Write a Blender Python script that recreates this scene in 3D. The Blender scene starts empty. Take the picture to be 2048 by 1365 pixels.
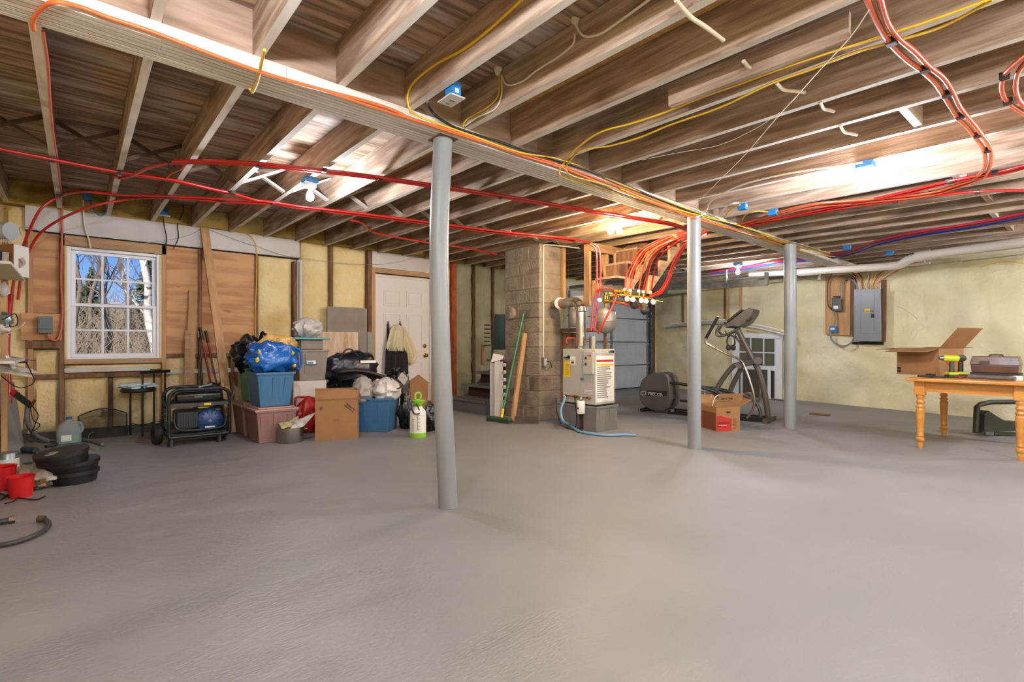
import bpy, bmesh, math, random
from mathutils import Vector, Matrix, noise
R = random.Random(7)
SC = bpy.context.scene
COL = SC.collection
V = Vector
rad = math.radians
# ---------------------------------------------------------------- camera
SA, CA = math.sin(rad(49.66)), math.cos(rad(49.66))
cam = bpy.data.cameras.new('camera'); cam.lens = 18; cam.sensor_width = 36; cam.shift_y = 7.5/2048
cam.clip_start = .02; cam.clip_end = 300
camo = bpy.data.objects.new('camera', cam); COL.objects.link(camo)
camo.location = (0, 0, 1); camo.rotation_euler = (rad(90), 0, -rad(90-49.66)); SC.camera = camo
# ---------------------------------------------------------------- view, world, sun
vs = SC.view_settings; vs.view_transform = 'Standard'; vs.look = 'None'; vs.gamma = 1; vs.use_curve_mapping = False
vs.exposure = 1.2
SC.cycles.max_bounces = 8; SC.cycles.diffuse_bounces = 5; SC.cycles.use_denoising = True; SC.cycles.sample_clamp_indirect = 6
def lin(h):
    if isinstance(h, (tuple, list)): return tuple(h[:3]) + (1,)
    h = h.lstrip('#'); o = []
    for i in (0, 2, 4):
        c = int(h[i:i+2], 16)/255; o.append(c/12.92 if c <= .04045 else ((c+.055)/1.055)**2.4)
    return tuple(o) + (1,)
W = bpy.data.worlds.new('sky'); SC.world = W; W.use_nodes = True
nt = W.node_tree; N = nt.nodes; L = nt.links
bg = N['Background']; bg.inputs[1].default_value = 0.72
tc = N.new('ShaderNodeTexCoord'); sp = N.new('ShaderNodeSeparateXYZ'); L.new(tc.outputs['Generated'], sp.inputs[0])
rp = N.new('ShaderNodeValToRGB'); L.new(sp.outputs[2], rp.inputs[0])
rp.color_ramp.elements[0].position = 0.0; rp.color_ramp.elements[0].color = lin('9cb6de')
rp.color_ramp.elements[1].position = .14; rp.color_ramp.elements[1].color = lin('5685cc')
nz = N.new('ShaderNodeTexNoise'); nz.inputs['Scale'].default_value = 3.2; nz.inputs['Detail'].default_value = 6
L.new(tc.outputs['Generated'], nz.inputs[0])
cr = N.new('ShaderNodeValToRGB'); L.new(nz.outputs[0], cr.inputs[0])
cr.color_ramp.elements[0].position = .56; cr.color_ramp.elements[1].position = .74
mx = N.new('ShaderNodeMix'); mx.data_type = 'RGBA'; L.new(cr.outputs[0], mx.inputs[0]); L.new(rp.outputs[0], mx.inputs[6])
mx.inputs[7].default_value = lin('d4dae4'); L.new(mx.outputs[2], bg.inputs[0])
sun = bpy.data.lights.new('sun', 'SUN'); sun.energy = 3.2; sun.angle = rad(1); sun.color = (1, .95, .87)
suno = bpy.data.objects.new('sun', sun); COL.objects.link(suno); suno.rotation_euler = (rad(52), 0, rad(-25))
BULB_W = 23.0
# ---------------------------------------------------------------- locating helpers
def P(px, py, X=None, Y=None, z=None, d=None, w=None):
    """A point of the place seen at frame pixel (px,py), put at a known plane: X, Y, height z, depth d or w metres in front of the right wall."""
    r = (px-1024)/1024; u = (690-py)/1024
    D = V((CA+SA*r, SA-CA*r, u))
    if X is not None: t = X/D.x
    elif Y is not None: t = Y/D.y
    elif z is not None: t = (z-1)/D.z
    elif w is not None: t = (WX0 - w*1.02)/(D.x - .2*D.y)
    else: t = d
    return V((0, 0, 1)) + D*t
WX0 = 9.38-.2*.92                       # right wall: X = WX0 + .2*Y
WY = 7.18
def ZG(x): return 2.296 - .0125*x       # girder underside
def ZJ(x, y=2.7): return ZG(x) + .072 + .013*(y-2.7)   # joist underside
# ---------------------------------------------------------------- materials
MATS = {}
def mat(name, c1, c2=None, c3=None, scale=5, stretch=(1, 1, 1), rough=.6, metal=0, bump=0, bscale=None, lo=.35, hi=.65,
        s3=.8, lo3=.55, hi3=.7, detail=5, spec=None, trans=0, emis=None, estr=0, alpha=1, rnd=True, rvar=0, coat=0, ior=None):
    if name in MATS: return MATS[name]
    m = bpy.data.materials.new(name); m.use_nodes = True; nt = m.node_tree; N = nt.nodes; L = nt.links
    b = N['Principled BSDF']; b.inputs['Base Color'].default_value = lin(c1); b.inputs['Roughness'].default_value = rough
    b.inputs['Metallic'].default_value = metal
    if spec is not None: b.inputs['Specular IOR Level'].default_value = spec
    if ior: b.inputs['IOR'].default_value = ior
    if trans: b.inputs['Transmission Weight'].default_value = trans
    if coat: b.inputs['Coat Weight'].default_value = coat; b.inputs['Coat Roughness'].default_value = .15
    if alpha < 1: b.inputs['Alpha'].default_value = alpha
    if emis: b.inputs['Emission Color'].default_value = lin(emis); b.inputs['Emission Strength'].default_value = estr
    if c2 or bump:
        tc = N.new('ShaderNodeTexCoord'); mp = N.new('ShaderNodeMapping'); mp.inputs['Scale'].default_value = stretch
        src = tc.outputs['Object']
        if rnd:
            oi = N.new('ShaderNodeObjectInfo'); ad = N.new('ShaderNodeVectorMath'); ad.operation = 'MULTIPLY_ADD'
            ad.inputs[0].default_value = (1, 1, 1); 
            cb = N.new('ShaderNodeCombineXYZ')
            mu = N.new('ShaderNodeMath'); mu.operation = 'MULTIPLY'; mu.inputs[1].default_value = 37
            L.new(oi.outputs['Random'], mu.inputs[0])
            for i in range(3): L.new(mu.outputs[0], cb.inputs[i])
            ad.operation = 'ADD'; L.new(src, ad.inputs[0]); L.new(cb.outputs[0], ad.inputs[1]); src = ad.outputs[0]
        L.new(src, mp.inputs[0])
        n = N.new('ShaderNodeTexNoise'); n.inputs['Scale'].default_value = scale; n.inputs['Detail'].default_value = detail
        L.new(mp.outputs[0], n.inputs[0])
    if c2:
        r = N.new('ShaderNodeMapRange'); r.inputs[1].default_value = lo; r.inputs[2].default_value = hi; L.new(n.outputs[0], r.inputs[0])
        x = N.new('ShaderNodeMix'); x.data_type = 'RGBA'; L.new(r.outputs[0], x.inputs[0])
        x.inputs[6].default_value = lin(c1); x.inputs[7].default_value = lin(c2); out = x.outputs[2]
        if c3:
            n3 = N.new('ShaderNodeTexNoise'); n3.inputs['Scale'].default_value = s3; n3.inputs['Detail'].default_value = 3
            mp3 = N.new('ShaderNodeMapping'); mp3.inputs['Scale'].default_value = tuple(v**.5 for v in stretch); L.new(src, mp3.inputs[0])
            L.new(mp3.outputs[0], n3.inputs[0])
            r3 = N.new('ShaderNodeMapRange'); r3.inputs[1].default_value = lo3; r3.inputs[2].default_value = hi3; L.new(n3.outputs[0], r3.inputs[0])
            x3 = N.new('ShaderNodeMix'); x3.data_type = 'RGBA'; L.new(r3.outputs[0], x3.inputs[0]); L.new(out, x3.inputs[6])
            x3.inputs[7].default_value = lin(c3); out = x3.outputs[2]
        L.new(out, b.inputs['Base Color'])
    if rvar:
        rr = N.new('ShaderNodeMapRange'); rr.inputs[1].default_value = .3; rr.inputs[2].default_value = .7
        rr.inputs[3].default_value = max(0.02, rough-rvar); rr.inputs[4].default_value = rough+rvar
        L.new(n.outputs[0], rr.inputs[0]); L.new(rr.outputs[0], b.inputs['Roughness'])
    if bump:
        nb = N.new('ShaderNodeTexNoise'); nb.inputs['Scale'].default_value = bscale or scale*3; nb.inputs['Detail'].default_value = 4
        L.new(mp.outputs[0], nb.inputs[0])
        bp = N.new('ShaderNodeBump'); bp.inputs['Strength'].default_value = min(1, bump); bp.inputs['Distance'].default_value = .02
        L.new(nb.outputs[0], bp.inputs['Height']); L.new(bp.outputs[0], b.inputs['Normal'])
    MATS[name] = m
    return m
# ---------------------------------------------------------------- mesh building
class MB:
    def __init__(s, M=None): s.v = []; s.f = []; s.sm = []; s.mi = []; s.M = M; s.cur = 0
    def av(s, pts):
        n = len(s.v)
        for p in pts:
            p = V(p); s.v.append(s.M @ p if s.M else p)
        return n
    def af(s, faces, sm=False):
        for f in faces: s.f.append(tuple(f)); s.sm.append(sm); s.mi.append(s.cur)
        return s
    def hexa(s, p):
        n = s.av(p); return s.af([(n, n+3, n+2, n+1), (n+4, n+5, n+6, n+7), (n, n+1, n+5, n+4), (n+1, n+2, n+6, n+5), (n+2, n+3, n+7, n+6), (n+3, n, n+4, n+7)])
    def box(s, x0, x1, y0, y1, z0, z1):
        return s.hexa([(x0, y0, z0), (x1, y0, z0), (x1, y1, z0), (x0, y1, z0), (x0, y0, z1), (x1, y0, z1), (x1, y1, z1), (x0, y1, z1)])
    def cbox(s, c, sz, rz=0, R=None):
        R = R or Matrix.Rotation(rz, 3, 'Z'); c = V(c); a, b, d = (V(sz)*.5)
        return s.hexa([c + R @ V(q) for q in ((-a, -b, -d), (a, -b, -d), (a, b, -d), (-a, b, -d), (-a, -b, d), (a, -b, d), (a, b, d), (-a, b, d))])
    def beam(s, p, q, w, h, up=(0, 0, 1)):
        """a bar from p to q, w wide (sideways), h tall (towards up)"""
        p = V(p); q = V(q); t = (q-p).normalized(); sd = t.cross(V(up)).normalized(); u = sd.cross(t)
        a = sd*w/2; b = u*h/2
        return s.hexa([p-a-b, p+a-b, q+a-b, q-a-b, p-a+b, p+a+b, q+a+b, q-a+b])
    def prism(s, pts, off):
        """polygon pts (3d) swept by vector off"""
        n = s.av(pts); k = len(pts); off = V(off); s.av([V(p)+off for p in pts])
        s.af([tuple(range(n, n+k))[::-1], tuple(range(n+k, n+2*k))])
        return s.af([(n+i, n+(i+1) % k, n+k+(i+1) % k, n+k+i) for i in range(k)])
    def tube(s, pts, r, seg=8, closed=False, cap=True):
        pts = [V(p) for p in pts]; k = len(pts); rs = r if isinstance(r, (list, tuple)) else [r]*k
        up = None; rings = []
        for i, p in enumerate(pts):
            t = (pts[(i+1) % k]-pts[i-1]) if closed else (pts[min(i+1, k-1)]-pts[max(i-1, 0)])
            if t.length < 1e-9: t = V((0, 0, 1))
            t.normalize()
            if up is None:
                up = V((0, 0, 1)) if abs(t.z) < .9 else V((1, 0, 0))
            sd = t.cross(up)
            if sd.length < 1e-5: sd = t.cross(V((0, 1, .1)))
            sd.normalize(); up = sd.cross(t).normalized()
            rings.append(s.av([p + (sd*math.cos(a)+up*math.sin(a))*rs[i] for a in [2*math.pi*j/seg for j in range(seg)]]))
        for i in range(k if closed else k-1):
            a, b = rings[i], rings[(i+1) % k]
            s.af([(a+j, a+(j+1) % seg, b+(j+1) % seg, b+j) for j in range(seg)], True)
        if cap and not closed:
            s.af([tuple(rings[0]+j for j in range(seg))[::-1], tuple(rings[-1]+j for j in range(seg))])
        return s
    def cyl(s, p, q, r, r2=None, seg=16): return s.tube([p, q], [r, r if r2 is None else r2], seg)
    def lathe(s, prof, c=(0, 0, 0), seg=20, A=None):
        """prof: list of (radius, height); turned about local z at c (A rotates)"""
        c = V(c); rings = []
        for (r, z) in prof:
            pp = [V((r*math.cos(2*math.pi*j/seg), r*math.sin(2*math.pi*j/seg), z)) for j in range(seg)]
            rings.append(s.av([c + (A @ q if A else q) for q in pp]))
        for a, b in zip(rings, rings[1:]): s.af([(a+j, a+(j+1) % seg, b+(j+1) % seg, b+j) for j in range(seg)], True)
        if prof[0][0] > 1e-4: s.af([tuple(rings[0]+j for j in range(seg))[::-1]])
        if prof[-1][0] > 1e-4: s.af([tuple(rings[-1]+j for j in range(seg))])
        return s
    def blob(s, c, sz, amp=.1, fq=2.5, seed=0, nu=44, nv=26, pw=1.0, flat=None, pinch=0):
        """lumpy closed body: superellipsoid radii sz, displaced by folded noise"""
        c = V(c); n = s.av([]); so = V((seed*3.1, seed*1.7, seed*2.3)); m = max(sz)
        for i in range(nv+1):
            ph = -math.pi/2 + math.pi*i/nv
            for j in range(nu):
                th = 2*math.pi*j/nu
                q = lambda x: math.copysign(abs(x)**pw, x)
                d = V((q(math.cos(th))*q(math.cos(ph)), q(math.sin(th))*q(math.cos(ph)), q(math.sin(ph))))
                k = 1 + amp*(noise.noise(d*fq+so)*1.5) + amp*.8*(abs(noise.noise(d*fq*2.3+so))-.25) + (amp*.22*(abs(noise.noise(d*fq*5.2+so))-.2) if nu > 23 else 0)
                if pinch and d.z > 0: k *= 1-pinch*d.z**2*(1-abs(d.z)*.2)
                p = V((d.x*sz[0]*k, d.y*sz[1]*k, d.z*sz[2]*(k if not pinch else 1)))
                if flat is not None: p.z = max(p.z, -flat)
                s.av([c+p])
        for i in range(nv):
            s.af([(n+i*nu+j, n+i*nu+(j+1) % nu, n+(i+1)*nu+(j+1) % nu, n+(i+1)*nu+j) for j in range(nu)], True)
        return s
    def grid(s, f, nu, nv, sm=True):
        n = s.av([f(i/nu, j/nv) for j in range(nv+1) for i in range(nu+1)])
        return s.af([(n+j*(nu+1)+i, n+j*(nu+1)+i+1, n+(j+1)*(nu+1)+i+1, n+(j+1)*(nu+1)+i) for j in range(nv) for i in range(nu)], sm)
    def build(s, name, m, parent=None, bevel=0, label=None, sub=0, solid=0, seg=2):
        me = bpy.data.meshes.new(name); o = bpy.data.objects.new(name, me)
        org = V((0, 0, 0)); q = parent
        if parent is not None: org = ORG.get(parent.name, V((0, 0, 0)))
        elif s.v:
            lo = [min(p[i] for p in s.v) for i in range(3)]; hi = [max(p[i] for p in s.v) for i in range(3)]
            org = V(((lo[0]+hi[0])/2, (lo[1]+hi[1])/2, lo[2])); o.location = org
        me.from_pydata([tuple(p-org) for p in s.v], [], s.f)
        me.polygons.foreach_set('use_smooth', s.sm)
        for mm in (m if isinstance(m, (list, tuple)) else [m]): me.materials.append(mm)
        if max(s.mi, default=0): me.polygons.foreach_set('material_index', s.mi)
        bmx = bmesh.new(); bmx.from_mesh(me); bmesh.ops.recalc_face_normals(bmx, faces=bmx.faces); bmx.to_mesh(me); bmx.free()
        me.update(); COL.objects.link(o)
        if any(s.sm): me.set_sharp_from_angle(angle=rad(48))
        if parent is not None: o.parent = parent
        ORG[o.name] = org
        if solid: sm_ = o.modifiers.new('thickness', 'SOLIDIFY'); sm_.thickness = solid; sm_.offset = 0
        if bevel: bv = o.modifiers.new('bevel', 'BEVEL'); bv.width = bevel; bv.segments = seg; bv.limit_method = 'ANGLE'; bv.angle_limit = rad(40)
        if sub: sb = o.modifiers.new('subdivision', 'SUBSURF'); sb.levels = sub; sb.render_levels = sub
        if label: o['label'] = label
        return o
ORG = {}
def thing(name, label, cat, loc, group=None):
    o = bpy.data.objects.new(name, None); COL.objects.link(o); o.location = loc; ORG[o.name] = V(loc); o.empty_display_size = .1
    o['label'] = label; o['category'] = cat
    if group: o['group'] = group
    return o
def tag(o, label, cat, group=None, kind=None):
    o['label'] = label; o['category'] = cat
    if group: o['group'] = group
    if kind: o['kind'] = kind
    return o
def struct(name, loc=(0, 0, 0)):
    o = bpy.data.objects.new(name, None); COL.objects.link(o); o.location = loc; ORG[o.name] = V(loc); o['kind'] = 'structure'; return o
def copy_thing(o, dloc, label=None, rz=None):
    c = o.copy(); COL.objects.link(c); c.location = V(o.location)+V(dloc)
    if rz is not None: c.rotation_euler.z += rz
    if label: c['label'] = label
    for ch in list(o.children):
        k = ch.copy(); COL.objects.link(k); k.parent = c
        for g in ch.children: kk = g.copy(); COL.objects.link(kk); kk.parent = k
    return c
def smooth(pts, n=6):
    """Catmull-Rom through pts"""
    p = [V(q) for q in pts]; p = [p[0]*2-p[1]] + p + [p[-1]*2-p[-2]]; out = []
    for i in range(1, len(p)-2):
        for k in range(n):
            t = k/n; a, b, c, d = p[i-1:i+3]
            out.append(.5*((2*b)+(c-a)*t+(2*a-5*b+4*c-d)*t*t+(3*b-a-3*c+d)*t**3))
    return out+[p[-2]]
def text(body, size, origin, right, up, m, parent, name='lettering', ext=.0006, align='LEFT', space=1):
    cu = bpy.data.curves.new(name, 'FONT'); cu.body = body; cu.size = size; cu.extrude = ext; cu.align_x = align; cu.space_character = space
    cu.resolution_u = 2
    t = bpy.data.objects.new(name, cu); COL.objects.link(t); dg = bpy.context.evaluated_depsgraph_get(); dg.update()
    me = bpy.data.meshes.new_from_object(t.evaluated_get(dg)); bpy.data.objects.remove(t)
    right = V(right).normalized(); up = V(up); up = (up-right*up.dot(right)).normalized(); nrm = right.cross(up)
    org = ORG.get(parent.name, V((0, 0, 0)))
    mt = Matrix((( right.x, up.x, nrm.x, 0), (right.y, up.y, nrm.y, 0), (right.z, up.z, nrm.z, 0), (0, 0, 0, 1)))
    me.transform(Matrix.Translation(V(origin)-org) @ mt); me.materials.clear(); me.materials.append(m)
    o = bpy.data.objects.new(name, me); COL.objects.link(o); o.parent = parent; ORG[o.name] = org
    return o
# ================================================================ MATERIALS OF THE SHELL
m_floor = mat('grey floor paint', '7f7e7d', '868584', '777675', scale=1.6, s3=.7, lo3=.45, hi3=.8, rough=.46, rvar=.16, bump=.2, bscale=60, rnd=False, detail=8)
m_jside = mat('old joist wood', '8c745f', 'b8a18b', '6a5240', scale=3, stretch=(9, .7, 9), s3=1.6, lo=.4, hi=.62, detail=8, rough=.8, bump=.25)
m_jbot = mat('whitened joist edge', 'cbc4ba', 'dcd7cf', 'a89d90', scale=4, stretch=(5, 1, 5), s3=2.5, lo3=.6, hi3=.75, rough=.8)
m_sub = mat('stained subfloor', '7d6550', 'b59c84', 'd4cdc4', scale=2.4, stretch=(.8, 11, 1), s3=1.3, lo3=.53, hi3=.7, lo=.42, hi=.6, detail=9, rough=.8, bump=.2)
m_newply = mat('newer subfloor plywood', 'b58a52', 'caa26a', scale=3, stretch=(.8, 9, 1), rough=.7)
m_gird = mat('whitewashed girder ply', 'c6bfb4', 'd8d1c7', 'a8917b', scale=3, stretch=(.6, 8, 8), s3=1.5, lo3=.62, hi3=.75, rough=.8, bump=.15)
m_block = mat('brown blocking board', '8a705b', 'b39882', 'c4bbb0', scale=3, stretch=(.8, 6, 6), s3=1.4, lo3=.58, hi3=.72, rough=.8, bump=.15)
m_foam = mat('yellow spray foam', 'ead6a2', 'dec48a', 'c6a666', scale=3.0, s3=1.6, lo3=.6, hi3=.75, rough=.85, bump=.7, bscale=26)
m_foamr = mat('pale spray foam', 'e2dab8', 'd8cda2', 'c9b784', scale=2.0, s3=.7, lo3=.55, hi3=.72, rough=.85, bump=.7, bscale=16, rnd=False)
m_foamo = mat('olive spray foam', 'bdb48e', 'aba178', scale=3.0, rough=.85, bump=.7, bscale=26)
m_foamd = mat('dark rim foam', 'c4a458', '9c8244', scale=4.0, rough=.85, bump=1, bscale=14)
m_stud = mat('rough stud', '8c6748', '6b4a34', '4c3426', scale=4, stretch=(6, 6, .8), s3=2, rough=.8, bump=.3)
m_lum = mat('pale lumber', 'c29a6c', 'b0855a', scale=3, stretch=(8, 8, .8), rough=.7)
m_lumh = mat('pale lumber lengthwise', 'b8946c', 'a17c56', scale=3, stretch=(.8, 8, 8), rough=.7)
m_plyw = mat('orange knotty plywood', 'cd9d6e', 'b38157', '774a2a', scale=2.0, stretch=(.8, .8, 6), s3=4.5, lo=.42, hi=.6, lo3=.68, hi3=.76, rough=.7)
m_white = mat('white header board', 'cfcac4', 'c3beb8', scale=3, rough=.6)
m_doorw = mat('white door paint', 'dcd3cb', rough=.5)
m_garage = mat('white garage steel', 'c3c9cd', 'b7bdc2', scale=3, rough=.5)
m_galv = mat('galvanised steel', '9aa0a4', '7d8488', scale=12, rough=.35, metal=.8)
m_conc = mat('dark concrete', '5a534a', '463f38', scale=6, rough=.9, bump=.4)
m_vinyl = mat('white vinyl', 'e6e8ec', rough=.35)
m_glass = mat('window glass', 'ffffff', rough=.02, trans=1, ior=1.01)
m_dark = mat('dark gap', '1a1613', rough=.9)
# ================================================================ FLOOR
def patchy_floor(m):
    nt = m.node_tree; N = nt.nodes; L = nt.links; b = N['Principled BSDF']
    tc = N.new('ShaderNodeTexCoord'); mp = N.new('ShaderNodeMapping'); mp.inputs['Rotation'].default_value = (0, 0, rad(38)); mp.inputs['Scale'].default_value = (1, 2.6, 1); L.new(tc.outputs['Object'], mp.inputs[0])
    n1 = N.new('ShaderNodeTexNoise'); n1.inputs['Scale'].default_value = 1.1; n1.inputs['Detail'].default_value = 9; n1.inputs['Roughness'].default_value = .68; L.new(mp.outputs[0], n1.inputs[0])
    sx = N.new('ShaderNodeSeparateXYZ'); L.new(tc.outputs['Object'], sx.inputs[0])
    wr_ = N.new('ShaderNodeMapRange'); wr_.inputs[1].default_value = .6-5.3; wr_.inputs[2].default_value = 2.2-5.3; wr_.inputs[3].default_value = 0; wr_.inputs[4].default_value = .3; wr_.interpolation_type = 'SMOOTHSTEP'; L.new(sx.outputs[0], wr_.inputs[0])
    ad = N.new('ShaderNodeMath'); ad.operation = 'ADD'; L.new(n1.outputs[0], ad.inputs[0]); L.new(wr_.outputs[0], ad.inputs[1]); n1o = ad.outputs[0]
    r = N.new('ShaderNodeMapRange'); r.inputs[1].default_value = .42; r.inputs[2].default_value = .66; r.inputs[3].default_value = .30; r.inputs[4].default_value = .54; L.new(n1o, r.inputs[0]); L.new(r.outputs[0], b.inputs['Roughness'])
    n2 = N.new('ShaderNodeTexNoise'); n2.inputs['Scale'].default_value = 38; n2.inputs['Detail'].default_value = 6; L.new(mp.outputs[0], n2.inputs[0])
    r2 = N.new('ShaderNodeMapRange'); r2.inputs[1].default_value = .42; r2.inputs[2].default_value = .62; r2.inputs[3].default_value = .6; r2.inputs[4].default_value = .16; L.new(n1o, r2.inputs[0])
    bp = [n for n in N if n.type == 'BUMP'][0]; bp.inputs['Distance'].default_value = .012; L.new(n2.outputs[0], bp.inputs['Height']); L.new(r2.outputs[0], bp.inputs['Strength'])
    b.inputs['Specular IOR Level'].default_value = .55
patchy_floor(m_floor)
fl = MB(); fl.grid(lambda u, v: V((-.9+u*12.4, -1.3+v*9.3, .0)), 4, 4, False).build('floor', m_floor)['kind'] = 'structure'
# ================================================================ WALLS
wb = struct('wall_back'); WB = WY+.12
wx0, wx1 = P(134, 600, Y=WY).x, P(320, 600, Y=WY).x
wz0, wz1 = P(134, 720, Y=WY).z, P(134, 492, Y=WY).z
b = MB(); b.box(-.9, wx0, WB, WB+.15, 0, 2.75); b.box(wx1, 11.5, WB, WB+.15, 0, 2.75); b.box(wx0, wx1, WB, WB+.15, 0, wz0); b.box(wx0, wx1, WB, WB+.15, wz1, 2.75)
b.build('sheathing', m_foam, wb)
wl = struct('wall_left'); MB().box(-.9, -.62, -1.3, WB+.15, 0, 2.75).build('foam_layer', m_foam, wl)
for i in range(12): MB().box(-.62, -.575, -1.0+i*.61, -.96+i*.61, 0, 2.35).build('stud', m_stud, wl)
wf = struct('wall_front'); MB().box(-.9, 9.6, -1.45, -1.25, 0, 2.75).build('foam_layer', m_foamr, wf)
wr = struct('wall_right')
def rwall(u, v):
    y = -1.4+u*8.8; z = v*2.6; x = WX0+.2*y
    k = .05*noise.noise(V((y*1.3, z*2.2, 3)))+.025*noise.noise(V((y*4, z*5, 7)))+.012*noise.noise(V((y*11, z*14, 1)))
    if z < .35: k += (.35-z)*.12
    return V((x-k, y, z))
b = MB(); b.grid(rwall, 170, 60); b.build('foam_layer', m_foamr, wr)
MB().hexa([(WX0-.28+.15, -1.4, 0), (WX0+.3, -1.4, 0), (WX0+.3+1.76, 7.4, 0), (WX0+1.76+.15, 7.4, 0), (WX0-.28+.15, -1.4, 2.75), (WX0+.3, -1.4, 2.75), (WX0+.3+1.76, 7.4, 2.75), (WX0+1.76+.15, 7.4, 2.75)]).build('concrete_core', m_conc, wr)
# ---- pieces on the window wall, placed by where their corners stand on it
def wpiece(name, quad, m, th=.04, y=WY, parent=wb, bevel=0, label=None):
    """quad: 4 frame pixels TL TR BR BL on the plane Y=y; built as a slab th thick behind it"""
    p = [P(a, c, Y=y) for a, c in quad]
    return MB().prism([p[3], p[2], p[1], p[0]], (0, th, 0)).build(name, m, parent, bevel=bevel, label=label)
def rpiece(name, x0, x1, y0, y1, m, th=.04, y=WY, parent=wb, bevel=0, label=None):
    a = P(x0, y0, Y=y); c = P(x0, y1, Y=y); e = P(x1, (y0+y1)/2, Y=y)
    return MB().box(a.x, e.x, y, y+th, c.z, a.z).build(name, m, parent, bevel=bevel, label=label)
def foam(x0, x1, z0, z1, y=WY+.03, amp=.018, m=m_foam, parent=wb, nx=None):
    nx = nx or max(6, int((x1-x0)*16)); nz = max(6, int((z1-z0)*16)); sd = R.random()*50
    def f(u, v):
        e = min(u, 1-u, v, 1-v); k = amp*noise.noise(V((u*(x1-x0)*6+sd, v*(z1-z0)*6, sd)))
        return V((x0+u*(x1-x0), y-k+(.05 if e < 1e-6 else 0), z0+v*(z1-z0)))
    return MB().grid(f, nx, nz).build('foam_panel', m, parent)
def px2(x, y0, y1=None): return P(x, y0, Y=WY).x
zt = lambda py, px=134: P(px, py, Y=WY).z
X = lambda px: P(px, 600, Y=WY).x
ztop = 2.43                                                        # top of the wall frame
z_pb = zt(707, 400)                                                 # underside of the plywood sheets
# concrete curb
MB().box(-.62, X(725), WY-.02, WB, 0, .085).build('curb', m_conc, wb)
# studs down the wall (centre pixel, half width m)
for sx, z0, z1, mm in ((61, .09, 2.2, m_lum), (124, .09, ztop-.26, m_stud), (222, .09, zt(757, 222), m_stud), (328, .09, ztop-.26, m_lum),
                       (400, .09, ztop-.26, m_stud), (465, .09, z_pb, m_stud), (513, .09, ztop, m_stud), (591, .09, ztop-.3, m_stud), (663, .3, ztop, m_stud)):
    x = X(sx); MB().box(x-.02, x+.02, WY-.012, WB, z0, z1).build('stud', mm, wb)
# header boards
def hb(xa, xb): return MB().box(X(xa), X(xb), WY-.015, WY+.03, ztop-.255, ztop-.01).build('header_board', m_white, wb)
hb(50, 404); hb(416, 598)
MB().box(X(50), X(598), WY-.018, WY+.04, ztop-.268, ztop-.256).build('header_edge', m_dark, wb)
MB().box(-.62, 10.9, WY-.03, WB, ztop-.01, ztop+.03).build('top_plate', m_foamd, wb)
MB().box(X(405), X(416), WY-.03, WY+.05, ztop-.4, ztop-.01).build('stud', m_lum, wb)
# plywood sheets
for a, c in ((64, 118), (333, 396), (404, 510)):
    MB().box(X(a), X(c), WY+.015, WY+.035, (zt(627, 100) if a == 64 else z_pb), ztop-.27).build('plywood_sheet', m_plyw, wb)
# window surround
MB().box(X(118), X(332), WY-.012, WY+.06, zt(492, 134)+.005, ztop-.27).build('header_board', m_lumh, wb, label='bare wood header over the window')
MB().box(X(128), X(325), WY-.01, WY+.06, zt(729, 134), zt(719, 134)).build('sill_plank', m_lumh, wb)
MB().box(X(128), wx0+.002, WY, WB, wz0, wz1).build('foam_seal', m_foam, wb); MB().box(wx1-.002, X(327), WY, WB, wz0, wz1).build('foam_seal', m_foam, wb)
# below the sheets: foam bays and plates
for a, c in ((8, 58), (64, 118), (130, 217), (227, 325)):
    foam(X(a), X(c), .085, zt(757, 134), m=m_foam)
foam(X(130), X(325), zt(745, 134), zt(730, 134)); foam(X(64), X(118), zt(757, 134), zt(700, 100), amp=.03)
for a, c in ((333, 396), (404, 460), (470, 510)): foam(X(a), X(c), .085, z_pb)
foam(X(8), X(58), zt(757, 134), ztop-.02, amp=.04)
for a, c in ((128, 300), (55, 322)):
    z = zt(752 if c != 300 else 741, 134); MB().box(X(a), X(c), WY-.005, WY+.03, z-.025, z+.02).build('sill_plank', m_gird if c == 300 else m_stud, wb)
MB().box(X(333), X(510), WY-.005, WY+.03, z_pb-.045, z_pb-.002).build('sill_plank', m_stud, wb)
MB().box(X(333), X(510), WY+.0, WY+.03, z_pb-.24, z_pb-.19).build('sill_plank', m_gird, wb)
# tall foam bays towards the door
foam(X(515), X(586), .085, ztop-.26); foam(X(606), X(661), .085, ztop-.01); foam(X(666), X(735), .085, ztop-.01)
MB().box(X(594), X(603), WY-.02, WY+.04, .1, ztop-.28).build('metal_strip', m_white, wb)
MB().box(X(596), X(598), WY-.03, WY-.02, .1, ztop-.3).build('metal_strip', mat('green strip', '4d6a5a'), wb)
MB().box(X(735), X(742), WY-.02, WB, .0, ztop).build('stud', m_stud, wb); MB().box(X(742), X(749), WY-.03, WB, .0, ztop-.27).build('stud', m_lum, wb)
# right of the door
MB().box(X(862), X(872), WY-.02, WB, 0, ztop-.27).build('stud', m_lum, wb)
foam(X(873), X(905), .05, ztop-.01); 
MB().box(X(906), X(911), WY-.03, WB, 0, ztop).build('stud', mat('orange stained stud', 'b4552a', '8d4a2c', scale=8, rough=.7), wb)
m_sd = m_stud
for a, c in ((912, 946), (952, 985), (990, 1028), (1032, 1075), (1079, 1130)): foam(X(a), X(c), .05, ztop-.01, y=WY-.01, amp=.03, m=m_foamo)
for a in (949, 987.5, 1030, 1077): MB().box(X(a)-.018, X(a)+.018, WY+.005, WB, 0, ztop).build('stud', m_sd, wb)
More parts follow.
